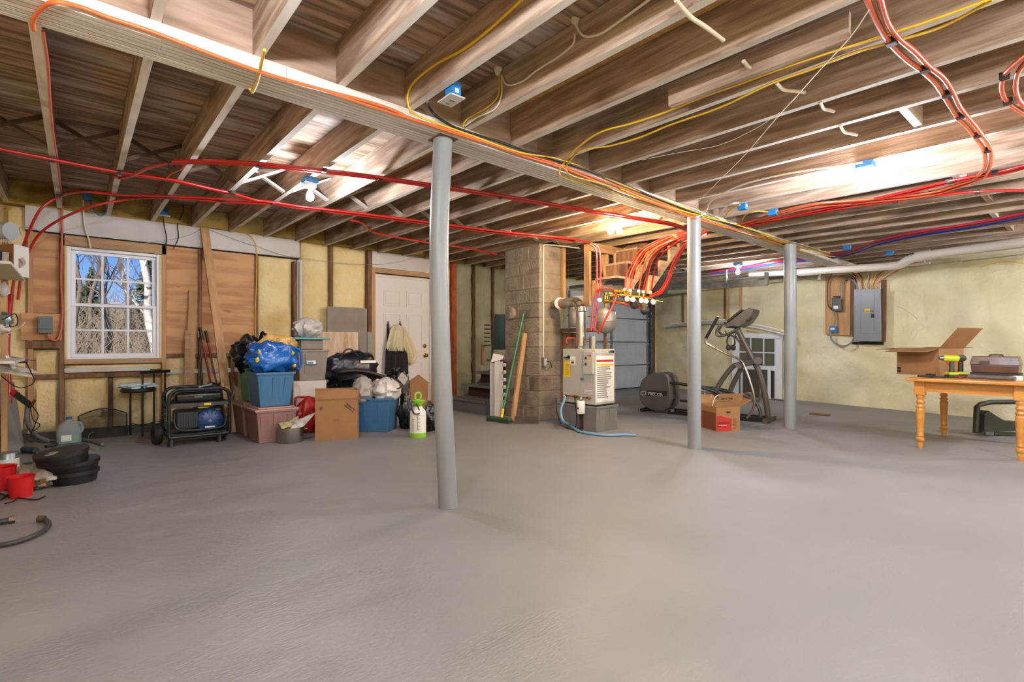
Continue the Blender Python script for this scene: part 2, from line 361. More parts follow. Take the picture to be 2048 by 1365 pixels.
# above garage opening and to the corner
gx0, gx1 = 7.55, X(1297); gz = 2.12
foam(X(1130), gx0, .05, ztop-.01, m=m_foamo); foam(gx0, gx1, gz+.05, ztop-.01, m=m_foamr); foam(gx1+.1, 10.75, 0, ztop-.01, m=m_foamr, y=WY-.02)
# ---- white board over the entry door, header
MB().box(X(744), X(861), WY-.01, WY+.04, ztop-.27, ztop-.01).build('header_board', m_white, wb, label='white board over the entry door')
MB().box(X(747), X(862), WY-.02, WY+.06, ztop-.345, ztop-.275).build('header_board', m_lumh, wb, label='bare wood strip above the entry door')
# rim foam between joists at the window wall
# ================================================================ WINDOW
wn = struct('window_1', (wx0, WY, wz0))
def wf_(x0, x1, z0, z1, y0, y1, nm='window_frame', par=None): return MB().box(x0, x1, y0, y1, z0, z1).build(nm, m_vinyl, par or wn, bevel=.004)
x0, x1, z0, z1 = wx0, wx1, wz0, wz1; fw = .032
fr = wf_(x0, x0+fw, z0, z1, WY+.01, WY+.11); wf_(x1-fw, x1, z0, z1, WY+.01, WY+.11); wf_(x0+fw, x1-fw, z0, z0+fw*.8, WY+.01, WY+.11); wf_(x0+fw, x1-fw, z1-fw, z1, WY+.01, WY+.11)
zm = zt(609, 134)-.0
def sash(za, zb, y):
    s = .038; a, c = x0+fw, x1-fw
    o = wf_(a, c, za, za+s, y, y+.035, 'sash'); wf_(a, c, zb-s*.9, zb, y, y+.035, 'sash'); wf_(a, a+s, za+s, zb-s*.9, y, y+.035, 'sash'); wf_(c-s, c, za+s, zb-s*.9, y, y+.035, 'sash')
    g0, g1, h0, h1 = a+s, c-s, za+s, zb-s*.9
    for i in (1, 2):
        gx = g0+(g1-g0)*i/3; wf_(gx-.011, gx+.011, h0, h1, y+.008, y+.026, 'muntin')
    gz_ = (h0+h1)/2; wf_(g0, g1, gz_-.011, gz_+.011, y+.0085, y+.0255, 'muntin')
    for i in range(3):
        for k in range(2):
            MB().box(g0+(g1-g0)*i/3+.002, g0+(g1-g0)*(i+1)/3-.002, y+.015, y+.019, h0+(h1-h0)*k/2+.002, h0+(h1-h0)*(k+1)/2-.002).build('pane', m_glass, wn)
sash(z0+fw*.8, zm+.02, WY+.025); sash(zm-.02, z1-fw, WY+.065)
MB().box((x0+x1)/2-.05, (x0+x1)/2+.05, WY+.005, WY+.04, zm+.02, zm+.045).build('latch', m_vinyl, wn)
# ================================================================ ENTRY DOOR
dn = struct('door_1', (X(750), WY, 0)); dx0, dx1 = X(751.5), X(858); dz1 = P(751.5, 553, Y=WY).z; dz0 = .06
MB().box(dx0, dx1, WY+.0, WY+.045, dz0, dz1).build('door_leaf', m_doorw, dn, bevel=.003)
def mould(xa, xb, za, zb, y=WY):
    b = MB(); t = .014
    for q in ((xa, xb, za, za+t), (xa, xb, zb-t, zb), (xa, xa+t, za+t, zb-t), (xb-t, xb, za+t, zb-t)): b.box(q[0], q[1], y-.008, y, q[2], q[3])
    b.box(xa+.035, xb-.035, y-.006, y, za+.035, zb-.035); return b.build('raised_panel', m_doorw, dn, bevel=.002)
dw = dx1-dx0; H = dz1-dz0
for a, c in ((.14, .44), (.56, .86)):
    mould(dx0+dw*a, dx0+dw*c, dz0+H*.78, dz0+H*.90); mould(dx0+dw*a, dx0+dw*c, dz0+H*.42, dz0+H*.72); mould(dx0+dw*a, dx0+dw*c, dz0+H*.10, dz0+H*.34)
for a, c, e, g in ((dx0-.03, dx0, 0, dz1+.03), (dx1, dx1+.03, 0, dz1+.03)): MB().box(a, c, WY-.02, WB, e, g).build('door_frame', m_doorw, dn)
MB().box(dx0, dx1, WY-.02, WB, dz1, dz1+.03).build('door_frame', m_doorw, dn); MB().box(dx0-.03, dx1+.03, WY-.05, WB, 0, dz0).build('threshold', m_stud, dn)
m_brass = mat('polished brass', 'b8923f', rough=.2, metal=1)
kx = P(849, 710, Y=WY)
for (px, py, r) in ((849, 692.5, .028), (850, 711, .03)):
    p = P(px, py, Y=WY-.01); A = Matrix.Rotation(rad(90), 3, 'X')
    MB().lathe([(.033, 0), (.033, .006), (.012, .012), (.012, .025), (r*.9, .035), (r, .05), (r*.7, .062), (.001, .066)] if r == .03 else [(.031, 0), (.03, .012), (.02, .022), (.001, .024)], p, 16, A).build('door_knob' if r == .03 else 'deadbolt', m_brass, dn)
# ================================================================ GARAGE DOOR
gd = struct('door_2', (gx0, WY, 0)); n = 4; hh = gz/n
for i in range(n):
    MB().box(gx0, gx1, WY+.0, WY+.04, i*hh+.008, (i+1)*hh-.006).build('door_panel', m_garage, gd, bevel=.004)
    for zz in ((i+1)*hh-.04, i*hh+.035):
        MB().box(gx0, gx1, WY-.018, WY, zz-.02, zz+.02).build('stiffener', m_garage, gd, bevel=.004)
for s_ in (.02, .5, .98):
    x = gx0+(gx1-gx0)*s_; MB().box(x-.03, x+.03, WY-.022, WY-.0, .02, gz-.02).build('stile', m_galv, gd)
MB().box(gx0, gx1, WY-.02, WY+.05, -.0, .022).build('rubber_seal', mat('black rubber', '1c1c1d', rough=.7), gd)
for x in (gx1+.03,): 
    MB().box(x, x+.045, WY-.07, WY, 0, 2.2).build('track', m_galv, gd)
    for k in range(8): MB().cbox((x-.005, WY-.05, .25+k*.25), (.012, .02, .05)).build('roller', m_galv, gd)
MB().box(gx1+.08, gx1+.14, WY-.09, WB, 0, ztop).build('jamb', m_stud, gd)
# horizontal tracks for the raised door
for x in (gx0-.03, gx1+.03):
    MB().box(x, x+.05, WY-2.9, WY-.1, 2.12, 2.18).build('track', m_galv, gd)
    
# ================================================================ CEILING
cl = struct('ceiling')
XS = [-.14+.4*i for i in range(-1, 27)]
JH, JW = .225, .04
def joist_mesh(x, y0, y1):
    b = MB(); za, zb = ZJ(x, y0), ZJ(x, y1)
    b.hexa([(x-JW/2, y0, za), (x+JW/2, y0, za), (x+JW/2, y1, zb), (x-JW/2, y1, zb), (x-JW/2, y0, za+JH), (x+JW/2, y0, za+JH), (x+JW/2, y1, zb+JH), (x-JW/2, y1, zb+JH)])
    b.mi[0] = 1; return b
GY0, GY1 = 2.61, 2.83
for i, x in enumerate(XS):
    far_end = WY+.1
    joist_mesh(x+.0, 2.66, far_end).build('joist', [m_jside, m_jbot], cl)
    wallx = lambda y: WX0+.2*y
    y0 = -1.25 if x < 8.9 else (x-WX0)/.2
    if y0 < 2.4: joist_mesh(x-.008, y0, 2.655).build('joist', [m_jside, m_jbot], cl)
# subfloor sheets above each bay pair
for i in range(0, len(XS)-1):
    xa, xb = XS[i], XS[i+1]; zz = ZJ((xa+xb)/2)+JH
    for y0, y1 in ((-1.3, 2.7), (2.7, WY+.2)):
        new = 1.7 < xa < 1.9
        za, zb = ZJ((xa+xb)/2, y0)+JH+.002, ZJ((xa+xb)/2, y1)+JH+.002
        MB().hexa([(xa+.001, y0, za), (xb-.001, y0, za), (xb-.001, y1, zb), (xa+.001, y1, zb), (xa+.001, y0, za+.03), (xb-.001, y0, za+.03), (xb-.001, y1, zb+.03), (xa+.001, y1, zb+.03)]).build('subfloor_panel', m_newply if new else m_sub, cl)
MB().box(-.9, 11.6, -1.5, 7.4, 2.72, 2.8).build('floor_above', m_sub, cl)
# blocking over the girder
for i in range(len(XS)-1):
    xa, xb = XS[i]+.02, XS[i+1]-.02; z = ZJ((xa+xb)/2)+.001
    MB().box(xa, xb, 2.645+R.uniform(-.01, .01), 2.685, z, z+JH-.002).build('blocking', m_block, cl)
# girder plies
NP = 7; pw = (GY1-GY0)/NP
for k in range(NP):
    y = GY0+k*pw; joints = [-1.0] + sorted([R.uniform(.2, 2.2), R.uniform(3, 5.6), R.uniform(6.4, 8.3)]) + [9.9]
    dz = R.uniform(-.002, -.0003) if k not in (0,) else -.001
    for a, c in zip(joints, joints[1:]):
        b = MB(); b.hexa([(a+.001, y+.003, ZG(a)+dz), (c-.001, y+.003, ZG(c)+dz), (c-.001, y+pw-.003, ZG(c)+dz), (a+.001, y+pw-.003, ZG(a)+dz),
                          (a+.001, y+.003, ZJ(a)-.001), (c-.001, y+.003, ZJ(c)-.001), (c-.001, y+pw-.003, ZJ(c)-.001), (a+.001, y+pw-.003, ZJ(a)-.001)])
        b.build('girder_ply', m_gird, cl)
MB().hexa([(-1, GY0+.012, ZG(-1)+.001), (9.8, GY0+.012, ZG(9.8)+.001), (9.8, GY1-.012, ZG(9.8)+.001), (-1, GY1-.012, ZG(-1)+.001), (-1, GY0+.012, ZG(-1)+.03), (9.8, GY0+.012, ZG(9.8)+.03), (9.8, GY1-.012, ZG(9.8)+.03), (-1, GY1-.012, ZG(-1)+.03)]).build('girder_seam_shade', m_dark, cl)  # dark sheet across the ply gaps, its colour standing in for their shade
MB().beam(P(1340, 192, z=2.34), P(1700, 52, z=2.34), .036, .12).build('sister_board', [m_jside], cl)
# cross bracing at mid span on the window side
m_brace = mat('bracing strip', '4f3b2c', '6d5542', scale=4, rough=.8)
m_bracew = mat('pale bracing strip', 'b2aaa0', rough=.8)
for i in range(len(XS)-1):
    xa, xb = XS[i]+.02, XS[i+1]-.02; y = 4.85
    z = ZJ(xa, y); mm = m_brace if xa < .9 else m_bracew
    MB().beam((xa, y, z+.012), (xb, y+.0, z+JH-.02), .018, .05, (0, 1, 0)).build('cross_brace', mm, cl)
    MB().beam((xa, y+.06, z+JH-.02), (xb, y+.06, z+.012), .018, .05, (0, 1, 0)).build('cross_brace', mm, cl)
# solid blocks on the near side
for i in range(len(XS)-1):
    xa, xb = XS[i]+.02, XS[i+1]-.028
    if 2.8 < xa < 8.2 and i % 2 == 0 and abs(xa-4.3) > .5:
        z = ZJ(xa, .7); y = .7+R.uniform(-.05, .05)
        MB().box(xa, xb, y+.05, y+.09, z+.004, z+JH-.002).build('blocking', m_gird if i % 4 else m_block, cl)
# rim foam
for i in range(len(XS)-1):
    xa, xb = XS[i]+.02, XS[i+1]-.02; sd = i*2.7; z = ZJ(xa, 7)
    def f(u, v, xa=xa, xb=xb, z=z, sd=sd):
        e = 1-abs(u*2-1)**4
        return V((xa+u*(xb-xa), WY-.02-.06*e*(1-v)-.03*noise.noise(V((u*3+sd, v*3, 1))), z+.01+v*(JH-.005)))
    MB().grid(f, 10, 7).build('rim_foam', m_foamd, cl)
MB().grid(lambda u, v: V((-.55-.05*noise.noise(V((u*20, v*3, 4))), -1.2+u*8.2, 2.36+v*.2)), 60, 5).build('rim_foam', m_foamd, cl)
for i in range(1):
    def f(u, v):
        y = -1.3+u*8; return V((WX0+.2*y-.06-.05*noise.noise(V((u*22, v*3, 9)))-.08*(1-v), y, 2.16+v*.3))
    MB().grid(f, 90, 6).build('rim_foam', m_foamr, cl)
# ================================================================ BULBS
m_bulb = mat('lit bulb', 'fff4e4', emis='f0f3ff', estr=BULB_W/(math.pi*4*math.pi*.031**2))
m_bluebox = mat('blue plastic box', '1f74b8', rough=.45)
m_porc = mat('white porcelain', 'e8e6e2', rough=.35)
def bulb_fixture(x, y, label, n=2, dirx=(1, 0), box=True, z=None, warm=None, k=1.0):
    x = min(XS, key=lambda k: abs(k-x)); z = ZJ(x, y)
    t = thing('light_fixture', label, 'light', (x, y, z-.1), 'bare bulb fixtures on the joists')
    if box: MB().box(x-.055, x+.055, y-.05, y+.05, z-.045, z-.001).build('junction_box', m_bluebox, t, bevel=.004)
    MB().lathe([(.02, -.085), (.05, -.07), (.055, -.047)], (x, y, z), 16).build('socket_base', m_porc, t)
    m = m_bulb if warm is None else warm
    for i in range(n):
        s = (i-.5*(n-1)); d = V((dirx[0]*s*1.5, dirx[1]*s*1.5, -1)).normalized() if n > 1 else V((0, 0, -1))
        c = V((x, y, z-.08)); A = d.to_track_quat('Z', 'Y').to_matrix()
        MB().lathe([(.014, 0), (.014, .02)], c, 12, A).build('lamp_collar', m_porc, t)
        MB().lathe([(.013, .02), (.018, .035), (.028, .055), (.0315, .075), (.028, .092), (.015, .104), (.001, .107)], c, 12, A).build('bulb', m, t)
    return t
m_bulbw = mat('warm lit bulb', 'ffe2b0', emis='ffdfae', estr=BULB_W/(math.pi*4*math.pi*.031**2))
p = P(1744, 338, z=2.28); bulb_fixture(p.x, p.y, 'twin bare bulbs under a blue box among the joists nearest the table', 2, (.7, -.7))
p = P(597, 372, z=2.29); bulb_fixture(p.x, p.y, 'single bare bulb under a blue box near the window', 1)
p = P(1207, 440, z=2.27); bulb_fixture(p.x, p.y, 'twin warm bare bulbs in front of the block chimney and hanging stairs', 2, (.7, -.7), warm=m_bulbw, box=False)
p = P(1475, 536, z=2.2); bulb_fixture(p.x, p.y, 'single bare bulb above the elliptical trainer by the garage track', 1, z=2.21)
bulb_fixture(.26, 1.45, 'added fill bulb on a joist overhead, just above the frame over the open floor', 1); bulb_fixture(7.4, -.9, 'added fill bulbs on the joists behind the viewer at the far table end', 2); bulb_fixture(2.3, 1.1-1.9, 'added fill bulb on the joists just behind the viewer', 1); bulb_fixture(.9-.7, -.35, 'twin added fill bulbs on the joists behind the viewer', 2); bulb_fixture(4.6, -.6, 'added fill bulb on the joists behind the viewer at the table side', 2)  # unseen fixtures added outside the frame to even out the light
# ================================================================ STEEL COLUMNS
m_col = mat('grey painted steel', '8b9091', '7f8384', scale=3, stretch=(2, 2, .6), rough=.38, rvar=.06)
def column(pts, r, label):
    """pts: (px,py,depth) down the axis"""
    q = [P(a, c, d=d) for a, c, d in pts]; q[-1].z = 0; q[0].z = ZG(q[0].x)-.001
    t = thing('steel_column', label, 'column', (q[-1].x, q[-1].y, 0), 'grey steel columns carrying the girder')
    MB().tube(smooth(q, 5), r, 28).build('pipe_shaft', m_col, t)
    MB().cbox((q[0].x, q[0].y, q[0].z-.003), (r*2.3, r*2.3, .006)).build('cap_plate', mat('rusty plate', '6a4a38', rough=.8), t)
    return t
column([(886, 282, 3.17), (878, 480, 3.165), (882, 700, 3.16), (890, 880, 3.16), (896, 1008, 3.16)], .0585, 'nearest grey steel column, slightly bowed, standing alone in the open floor')
column([(1388, 434, 4.94), (1388, 650, 4.94), (1389, 895, 4.94)], .0625, 'middle straight grey column beside the red and tan cardboard box')
column([(1580, 490, 6.15), (1581, 650, 6.15), (1580, 853, 6.15)], .068, 'farthest darker grey column beside the white framed window leaning on the wall')
# ================================================================ CHIMNEY
m_cmu = mat('old concrete block', '857867', '9c8e7b', '655a4e', scale=5, s3=2.5, rough=.9, bump=.8, bscale=40)
m_mort = mat('mortar', '877b6c', rough=.95)
ch = thing('block_chimney', 'tall grey concrete block chimney rising to the joists', 'chimney', (4.8, 5.2, 0))
cx0, cx1, cy0, cy1 = 4.607, 5.005, 4.87, 5.58
MB().box(cx0+.006, cx1-.006, cy0+.006, cy1-.006, 0, 2.33).build('mortar_core', m_mort, ch)
chs = .194
for k in range(12):
    z0 = k*chs; z1 = min(z0+chs-.008, 2.335)
    cuts = [[0, .3, .71], [0, .4, .6, .71], [0, .2, .42, .71]][k % 3]
    for a, c in zip(cuts, cuts[1:]):
        o = R.uniform(-.004, .004)
        MB().box(cx0+o, cx1+o*.5, cy0+a+.004*(a > 0), cy0+c-.004, z0+.004, z1).build('concrete_block', m_cmu, ch, bevel=.006, seg=1)
# small fittings on the chimney
p = P(1024, 627, X=cx0); A = Matrix.Rotation(rad(-90), 3, 'Y')
o = MB().lathe([(.085, -.02), (.085, .05), (.078, .055), (.001, .055)], p, 24, A).build('clay_thimble_cap', m_cmu); tag(o, 'round masonry plug sticking out of the chimney face', 'flue plug')
m_wpvc = mat('pale grey conduit', 'c8c4bc', rough=.5)
pc = [P(1083, 712, X=cx0+.06)]; xx, yy = cx0+.06, cy0-.012
def zc(py): return 1+(690-py)/1024*6.75
t = thing('conduit_outlet', 'grey conduit and receptacle box down the chimney corner', 'conduit', (xx, yy, zc(722)))
MB().tube(smooth([(xx, yy, zc(715)), (xx, yy, zc(520)), (xx+.004, yy, zc(497)), (xx+.05, yy-.02, zc(490)), (xx+.5, yy-.2, 2.3)], 4), .009, 8).build('conduit', m_wpvc, t)
MB().box(xx-.03, xx+.035, yy-.035, yy+.01, zc(734), zc(715)).build('receptacle_box', m_galv, t, bevel=.004)
MB().box(xx-.02, xx+.025, yy-.04, yy-.035, zc(731), zc(718)).build('face_plate', m_white, t)
m_blk = mat('black rubber cord', '141415', rough=.5)
o = MB().tube(smooth([(xx+.01, yy-.045, zc(722)), (xx+.06, yy-.08, zc(728)), P(1105, 760, z=.5), P(1112, 790, z=.32), P(1113, 820, z=.15), P(1122, 848, z=.012), P(1135, 857, z=.01), P(1165, 862, z=.01)], 5), .006, 6).build('power_cable', m_blk); tag(o, 'thin black cord from the chimney outlet to the boiler base', 'cord')
# ================================================================ BOILER
m_boil = mat('boiler grey enamel', 'b9b6ad', 'b2afa6', scale=3, rough=.4)
m_bin = mat('grey plastic tote', '77746f', rough=.5)
m_ink = mat('black ink', '1c1a1a', rough=.6); m_yel = mat('yellow tag', 'e8c61e', rough=.6); m_red = mat('red print', 'b3261c', rough=.5)
m_paper = mat('white paper', 'e4e1da', rough=.7)
def tote_box(name, label, x0, x1, y0, y1, z0, z1, m, ribs=3, group=None, taper=.02, lid=None, rz=0, lidm=None, lip=.012):
    t = thing(name, label, 'storage bin', ((x0+x1)/2, (y0+y1)/2, z0), group)
    M_ = Matrix.Translation(((x0+x1)/2, (y0+y1)/2, z0)) @ Matrix.Rotation(rz, 4, 'Z'); a, c, h = (x1-x0)/2, (y1-y0)/2, z1-z0
    b = MB(M_); ta, tc_ = a-taper, c-taper; th = .006
    hh = h-(.03 if lid else 0)
    def ring(f, z): return [(-(ta+(a-ta)*f), -(tc_+(c-tc_)*f), z), ((ta+(a-ta)*f), -(tc_+(c-tc_)*f), z), ((ta+(a-ta)*f), (tc_+(c-tc_)*f), z), (-(ta+(a-ta)*f), (tc_+(c-tc_)*f), z)]
    n0 = b.av(ring(0, 0)); n1 = b.av(ring(1, hh)); i1 = b.av([(p[0]*(1-th*2/a), p[1]*(1-th*2/c), p[2]) for p in ring(1, hh)]); i0 = b.av([(p[0]*(1-th*2/a), p[1]*(1-th*2/c), .008) for p in ring(0, 0)])
    for i in range(4):
        j = (i+1) % 4; b.af([(n0+i, n0+j, n1+j, n1+i), (n1+i, n1+j, i1+j, i1+i), (i1+i, i1+j, i0+j, i0+i)])
    b.af([(n0+3, n0+2, n0+1, n0), (i0, i0+1, i0+2, i0+3)])
    b.build('bin_body', m, t, bevel=.012)
    rim = MB(M_)
    for (xa, xb, ya, yb) in ((-a-lip, a+lip, -c-lip, -c+.004), (-a-lip, a+lip, c-.004, c+lip), (-a-lip, -a+.004, -c+.004, c-.004), (a-.004, a+lip, -c+.004, c-.004)): rim.box(xa, xb, ya, yb, hh-.022, hh+.002)
    rim.build('rim', m, t, bevel=.004)
    for k in range(ribs):
        u = (k+.5)/ribs*2-1
        rb = MB(M_); w = a*.55/ribs; y = -(tc_+(c-tc_)*.5); rb.prism([(u*ta-w, -tc_-.001, h*.08), (u*ta+w, -tc_-.001, h*.08), (u*a+w, -c-.006, hh*.86), (u*a-w, -c-.006, hh*.86)], (0, .01, 0)); rb.build('rib', m, t, bevel=.003)
    if lid:
        lb = MB(M_); lb.box(-a-lip-.006, a+lip+.006, -c-lip-.006, c+lip+.006, hh-.006, hh+.012); lb.box(-a+.02, a-.02, -c+.02, c-.02, hh+.012, hh+.028)
        lb.build('lid', lidm or m, t, bevel=.006)
    return t
tote_box('storage_tote', 'grey tote turned over under the near end of the boiler', 4.51, 4.885, 3.82, 4.03, 0, .29, m_bin, 2, 'grey totes under the boiler', taper=.004)
tote_box('storage_tote', 'grey tote under the chimney end of the boiler', 4.51, 4.885, 4.13, 4.39, 0, .29, m_bin, 2, 'grey totes under the boiler', taper=.004)
t = tag(MB().lathe([(.035, 0), (.035, .12), (.02, .14), (.001, .142)], (4.60, 4.08, 0), 12).build('red_can', mat('dull red can', '8a1f1c', rough=.5)), 'small dark red can between the grey totes under the boiler', 'can')
BX0, BX1, BY0, BY1, BZ0, BZ1 = 4.53, 4.885, 3.86, 4.375, .305, .948
bo = thing('boiler', 'grey enamelled boiler with warning labels standing on two grey totes', 'boiler', (4.7, 4.1, .292))
MB().box(BX0+.01, BX1-.01, BY0+.01, BY1-.01, .292, BZ0+.002).build('base_tray', m_ink, bo)
MB().box(BX0, BX1, BY0, BY1, BZ0, BZ1).build('casing', m_boil, bo, bevel=.006)
MB().box(BX0-.02, BX0+.001, BY0+.02, BY0+.165, .66, .92).build('control_cover', m_boil, bo, bevel=.004)
MB().box(BX0+.015, BX1-.02, BY0-.004, BY0+.001, .335, .87).build('front_label', m_paper, bo)
MB().box(BX0+.02, BX1-.03, BY0-.0055, BY0-.004, .80, .825).build('label_stripe', m_red, bo); MB().box(BX0+.02, BX1-.03, BY0-.0055, BY0-.004, .755, .775).build('label_stripe', m_yel, bo)
for k in range(16):
    w = R.uniform(.55, .95); MB().box(BX0+.03, BX0+.03+(BX1-BX0-.07)*w, BY0-.0055, BY0-.004, .735-k*.0235, .7405-k*.0235+.006).build('print_line', mat('grey print', '77716a'), bo)
MB().box(BX0+.01, BX1-.01, BY0-.005, BY0+.001, .895, .94).build('top_band', m_boil, bo); MB().cyl((BX1-.11, BY0-.012, .918), (BX1-.11, BY0, .918), .014).build('gauge', m_galv, bo); MB().box(BX1-.09, BX1-.02, BY0-.008, BY0, .905, .932).build('badge', m_ink, bo)
def lf(ya, yb, za, zb, m, nm, dx=.003): return MB().box(BX0-dx, BX0+.001, ya, yb, za, zb).build(nm, m, bo)
lf(4.17, 4.25, .76, .86, m_paper, 'warning_label'); lf(4.18, 4.225, .81, .822, m_yel, 'label_stripe', .004); lf(4.185, 4.23, .775, .80, m_ink, 'pictogram', .004)
for za, zb, mm in ((.865, .88, m_red), (.81, .822, m_yel)): MB().box(BX0-.0215, BX0-.02, BY0+.045, BY0+.095, za, zb).build('label_stripe', mm, bo)
for zz in (.845, .775): MB().blob((BX0-.0215, BY0+.125, zz), (.002, .016, .018), .2, nu=10, nv=6).build('pictogram', m_ink, bo)
for k in range(3): lf(3.9, 4.02, .43+k*.018, .437+k*.018, m_paper, 'print_line')
MB().prism([(BX0-.012, 4.235, .615), (BX0-.012, 4.345, .605), (BX0-.012, 4.335, .80), (BX0-.012, 4.25, .805)], (-.002, 0, 0)).build('yellow_tag', m_yel, bo)
for k in range(7): MB().box(BX0-.0155, BX0-.014, 4.255, 4.32, .64+k*.02, .645+k*.02).build('print_line', mat('tag print', '9a8210'), bo)
MB().cyl((BX0-.05, 4.3, .845), (BX0, 4.3, .845), .012).build('relief_valve', m_brass, bo); MB().cyl((BX0-.012, 4.27, .85), (BX0, 4.27, .85), .022).build('rubber_grommet', m_ink, bo)
for y_ in (4.30, 4.13, 3.93):
    MB().cyl((BX0-.06, y_, .385), (BX0+.002, y_, .385), .011).build('brass_fitting', m_brass, bo); MB().cbox((BX0-.035, y_, .385), (.022, .034, .034)).build('fitting_nut', m_brass, bo, bevel=.004)
MB().tube([(BX0-.05, 4.30, .386), (BX0-.055, 4.13, .39), (BX0-.05, 3.93, .386)], .007, 8).build('copper_link', mat('copper', 'b0653a', rough=.35, metal=1), bo)
MB().cyl((BX0-.03, BY0+.19, .6), (BX0, BY0+.19, .6), .014).build('key_lock', m_galv, bo)
t = thing('hanging_canister', 'white condensate canister hanging from the boiler front fittings', 'canister', (BX0-.065, 4.02, .22))
MB().lathe([(.001, .0), (.045, .0), (.048, .008), (.048, .14), (.042, .15), (.001, .152)], (BX0-.065, 4.02, .20), 20).build('canister_body', m_paper, t); MB().lathe([(.02, .152), (.03, .17), (.012, .2)], (BX0-.065, 4.02, .20), 14).build('metal_neck', m_galv, t)
MB().box(BX0-.115, BX0-.113, 4.01, 4.03, .25, .275).build('print_mark', m_ink, t)
# flue pipe
m_gal2 = mat('shiny flue pipe', 'b9b5ab', 'a49f94', scale=10, rough=.25, metal=.9)
fx, fy = 4.70, 4.23; zt_ = 1.52
fp = thing('flue_pipe', 'shiny galvanised flue pipe elbowing from the boiler into the chimney', 'pipe', (fx, fy, .949))
MB().lathe([(.042, 0), (.042, .03), (.05, .05)], (fx, fy, .949), 20).build('draft_collar', m_gal2, fp)
MB().tube([(fx, fy, .99), (fx, fy, 1.12)], .061, 24).build('pipe_section', m_gal2, fp); MB().tube([(fx, fy, 1.12), (fx, fy, 1.36)], .0595, 24).build('pipe_section', m_gal2, fp)
ex, ey, ez = 4.86, 4.855, 1.535; d_ = V((ex-fx, ey-fy, 0)).normalized()
el = [(fx, fy, 1.34), (fx, fy, 1.40), V((fx, fy, 1.455))+d_*.012, V((fx, fy, 1.50))+d_*.05, V((fx, fy, 1.53))+d_*.11, V((fx, fy, 1.537))+d_*.17]
for i in range(len(el)-1): MB().tube([el[i], el[i+1]], [.063, .061], 24).build('elbow_gore', m_gal2, fp)
MB().tube([V((fx, fy, 1.537))+d_*.15, (ex, ey, ez)], .0595, 24).build('pipe_section', m_gal2, fp)
q = V((fx, fy, 1.537))+d_*.42; MB().tube([q, q+d_*.02], .068, 24).build('red_clamp', m_red, fp)
q = V((fx, fy, 1.537))+d_*.53; nn = V((-.55, -.85, 0)).normalized()
MB().tube([q, q+nn*.1], .07, 24).build('damper_tee', m_gal2, fp); MB().tube([q+nn*.1, q+nn*.106], .076, 24).build('damper_rim', m_galv, fp); MB().tube([q+nn*.104, q+nn*.11], .062, 24).build('damper_flap', m_boil, fp)
MB().tube([(q+nn*.111)-V((0, 0, .05)), (q+nn*.111)+V((0, 0, .05))], .006, 8).build('balance_weight', m_ink, fp)
o = MB().tube([(4.72, 4.06, .949), (4.72, 4.06, 1.10)], .045, 20).build('vent_stub', m_gal2); tag(o, 'short galvanised stub pipe on top of the boiler', 'pipe')
# expansion tank
m_tank = mat('grey tank steel', '8d8984', '97928c', scale=6, rough=.35, metal=.4)
t = thing('expansion_tank', 'grey domed expansion tank hanging above the boiler under the manifold', 'tank', (4.84, 3.96, 1.13))
MB().lathe([(.001, 0), (.05, .012), (.1, .045), (.125, .09), (.125, .24), (.11, .28), (.06, .312), (.02, .32)], (4.84, 3.96, 1.13), 28).build('tank_shell', m_tank, t)
MB().lathe([(.126, .14), (.128, .143), (.128, .156), (.126, .159)], (4.84, 3.96, 1.13), 28).build('weld_band', m_tank, t); MB().lathe([(.012, -.025), (.012, 0)], (4.84, 3.96, 1.13), 10).build('air_valve', m_ink, t)
MB().lathe([(.018, .32), (.018, .37), (.034, .375), (.034, .46), (.02, .47), (.02, .5)], (4.84, 3.96, 1.13), 16).build('air_purger', m_brass, t)
o = MB().lathe([(.001, 0), (.1, .0), (.118, .03), (.118, .2), (.1, .23), (.001, .235)], (5.05, 4.62, 1.24), 24).build('grey_tank', m_tank); tag(o, 'second grey tank behind the flue pipe beside the chimney', 'tank')
o = MB().box(5.02, 5.04, 4.42, 4.66, 1.30, 1.64).build('white_board', m_white); tag(o, 'white board behind the flue elbow', 'board')
t = thing('wooden_shelf', 'rough wooden platform between the chimney and the garage door', 'shelf', (5.15, 4.6, 0))
MB().box(5.03, 5.6, 4.5, 4.95, 1.18, 1.22).build('shelf_board', m_stud, t); MB().box(5.03, 5.07, 4.9, 4.94, 0, 1.18).build('post', m_stud, t); MB().box(5.5, 5.54, 4.5, 4.54, 0, 1.18).build('post', m_stud, t); MB().box(5.08, 5.5, 4.9, 4.93, .6, 1.17).build('brace_board', m_stud, t)
# ================================================================ STAIRS (upper flight, hanging)
m_osb = mat('chipboard', 'c59a62', 'a87a48', '8a6238', scale=14, s3=5, rough=.75)
st = thing('staircase', 'open wooden stair flight coming down from the joists beside the boiler', 'stairs', (5.8, 3.85, 1.6))
SX0, SZ0, run, rise = 5.02, 1.60, .21, .2
def stringer(y, m, x0=SX0, z0=SZ0, th=.038, n=4, dz=0):
    pts = [(x0-.02, y, z0+.0)]
    x, z = x0, z0+.22
    pts.append((x-.02, y, z))
    for i in range(n):
        pts += [(x+run, y, z), (x+run, y, min(z+rise, 2.315))]; x += run; z += rise
        if z > 2.31: break
    pts.append((x+.2, y, 2.315))
    pts.append((x0+(2.315-z0)/rise*run, y, 2.315))
    return MB().prism(pts, (0, th, 0)).build('stringer', m, st)
stringer(4.28, m_osb); stringer(3.9, m_lumh, SX0+.18); stringer(3.54, m_lumh, SX0+.12)
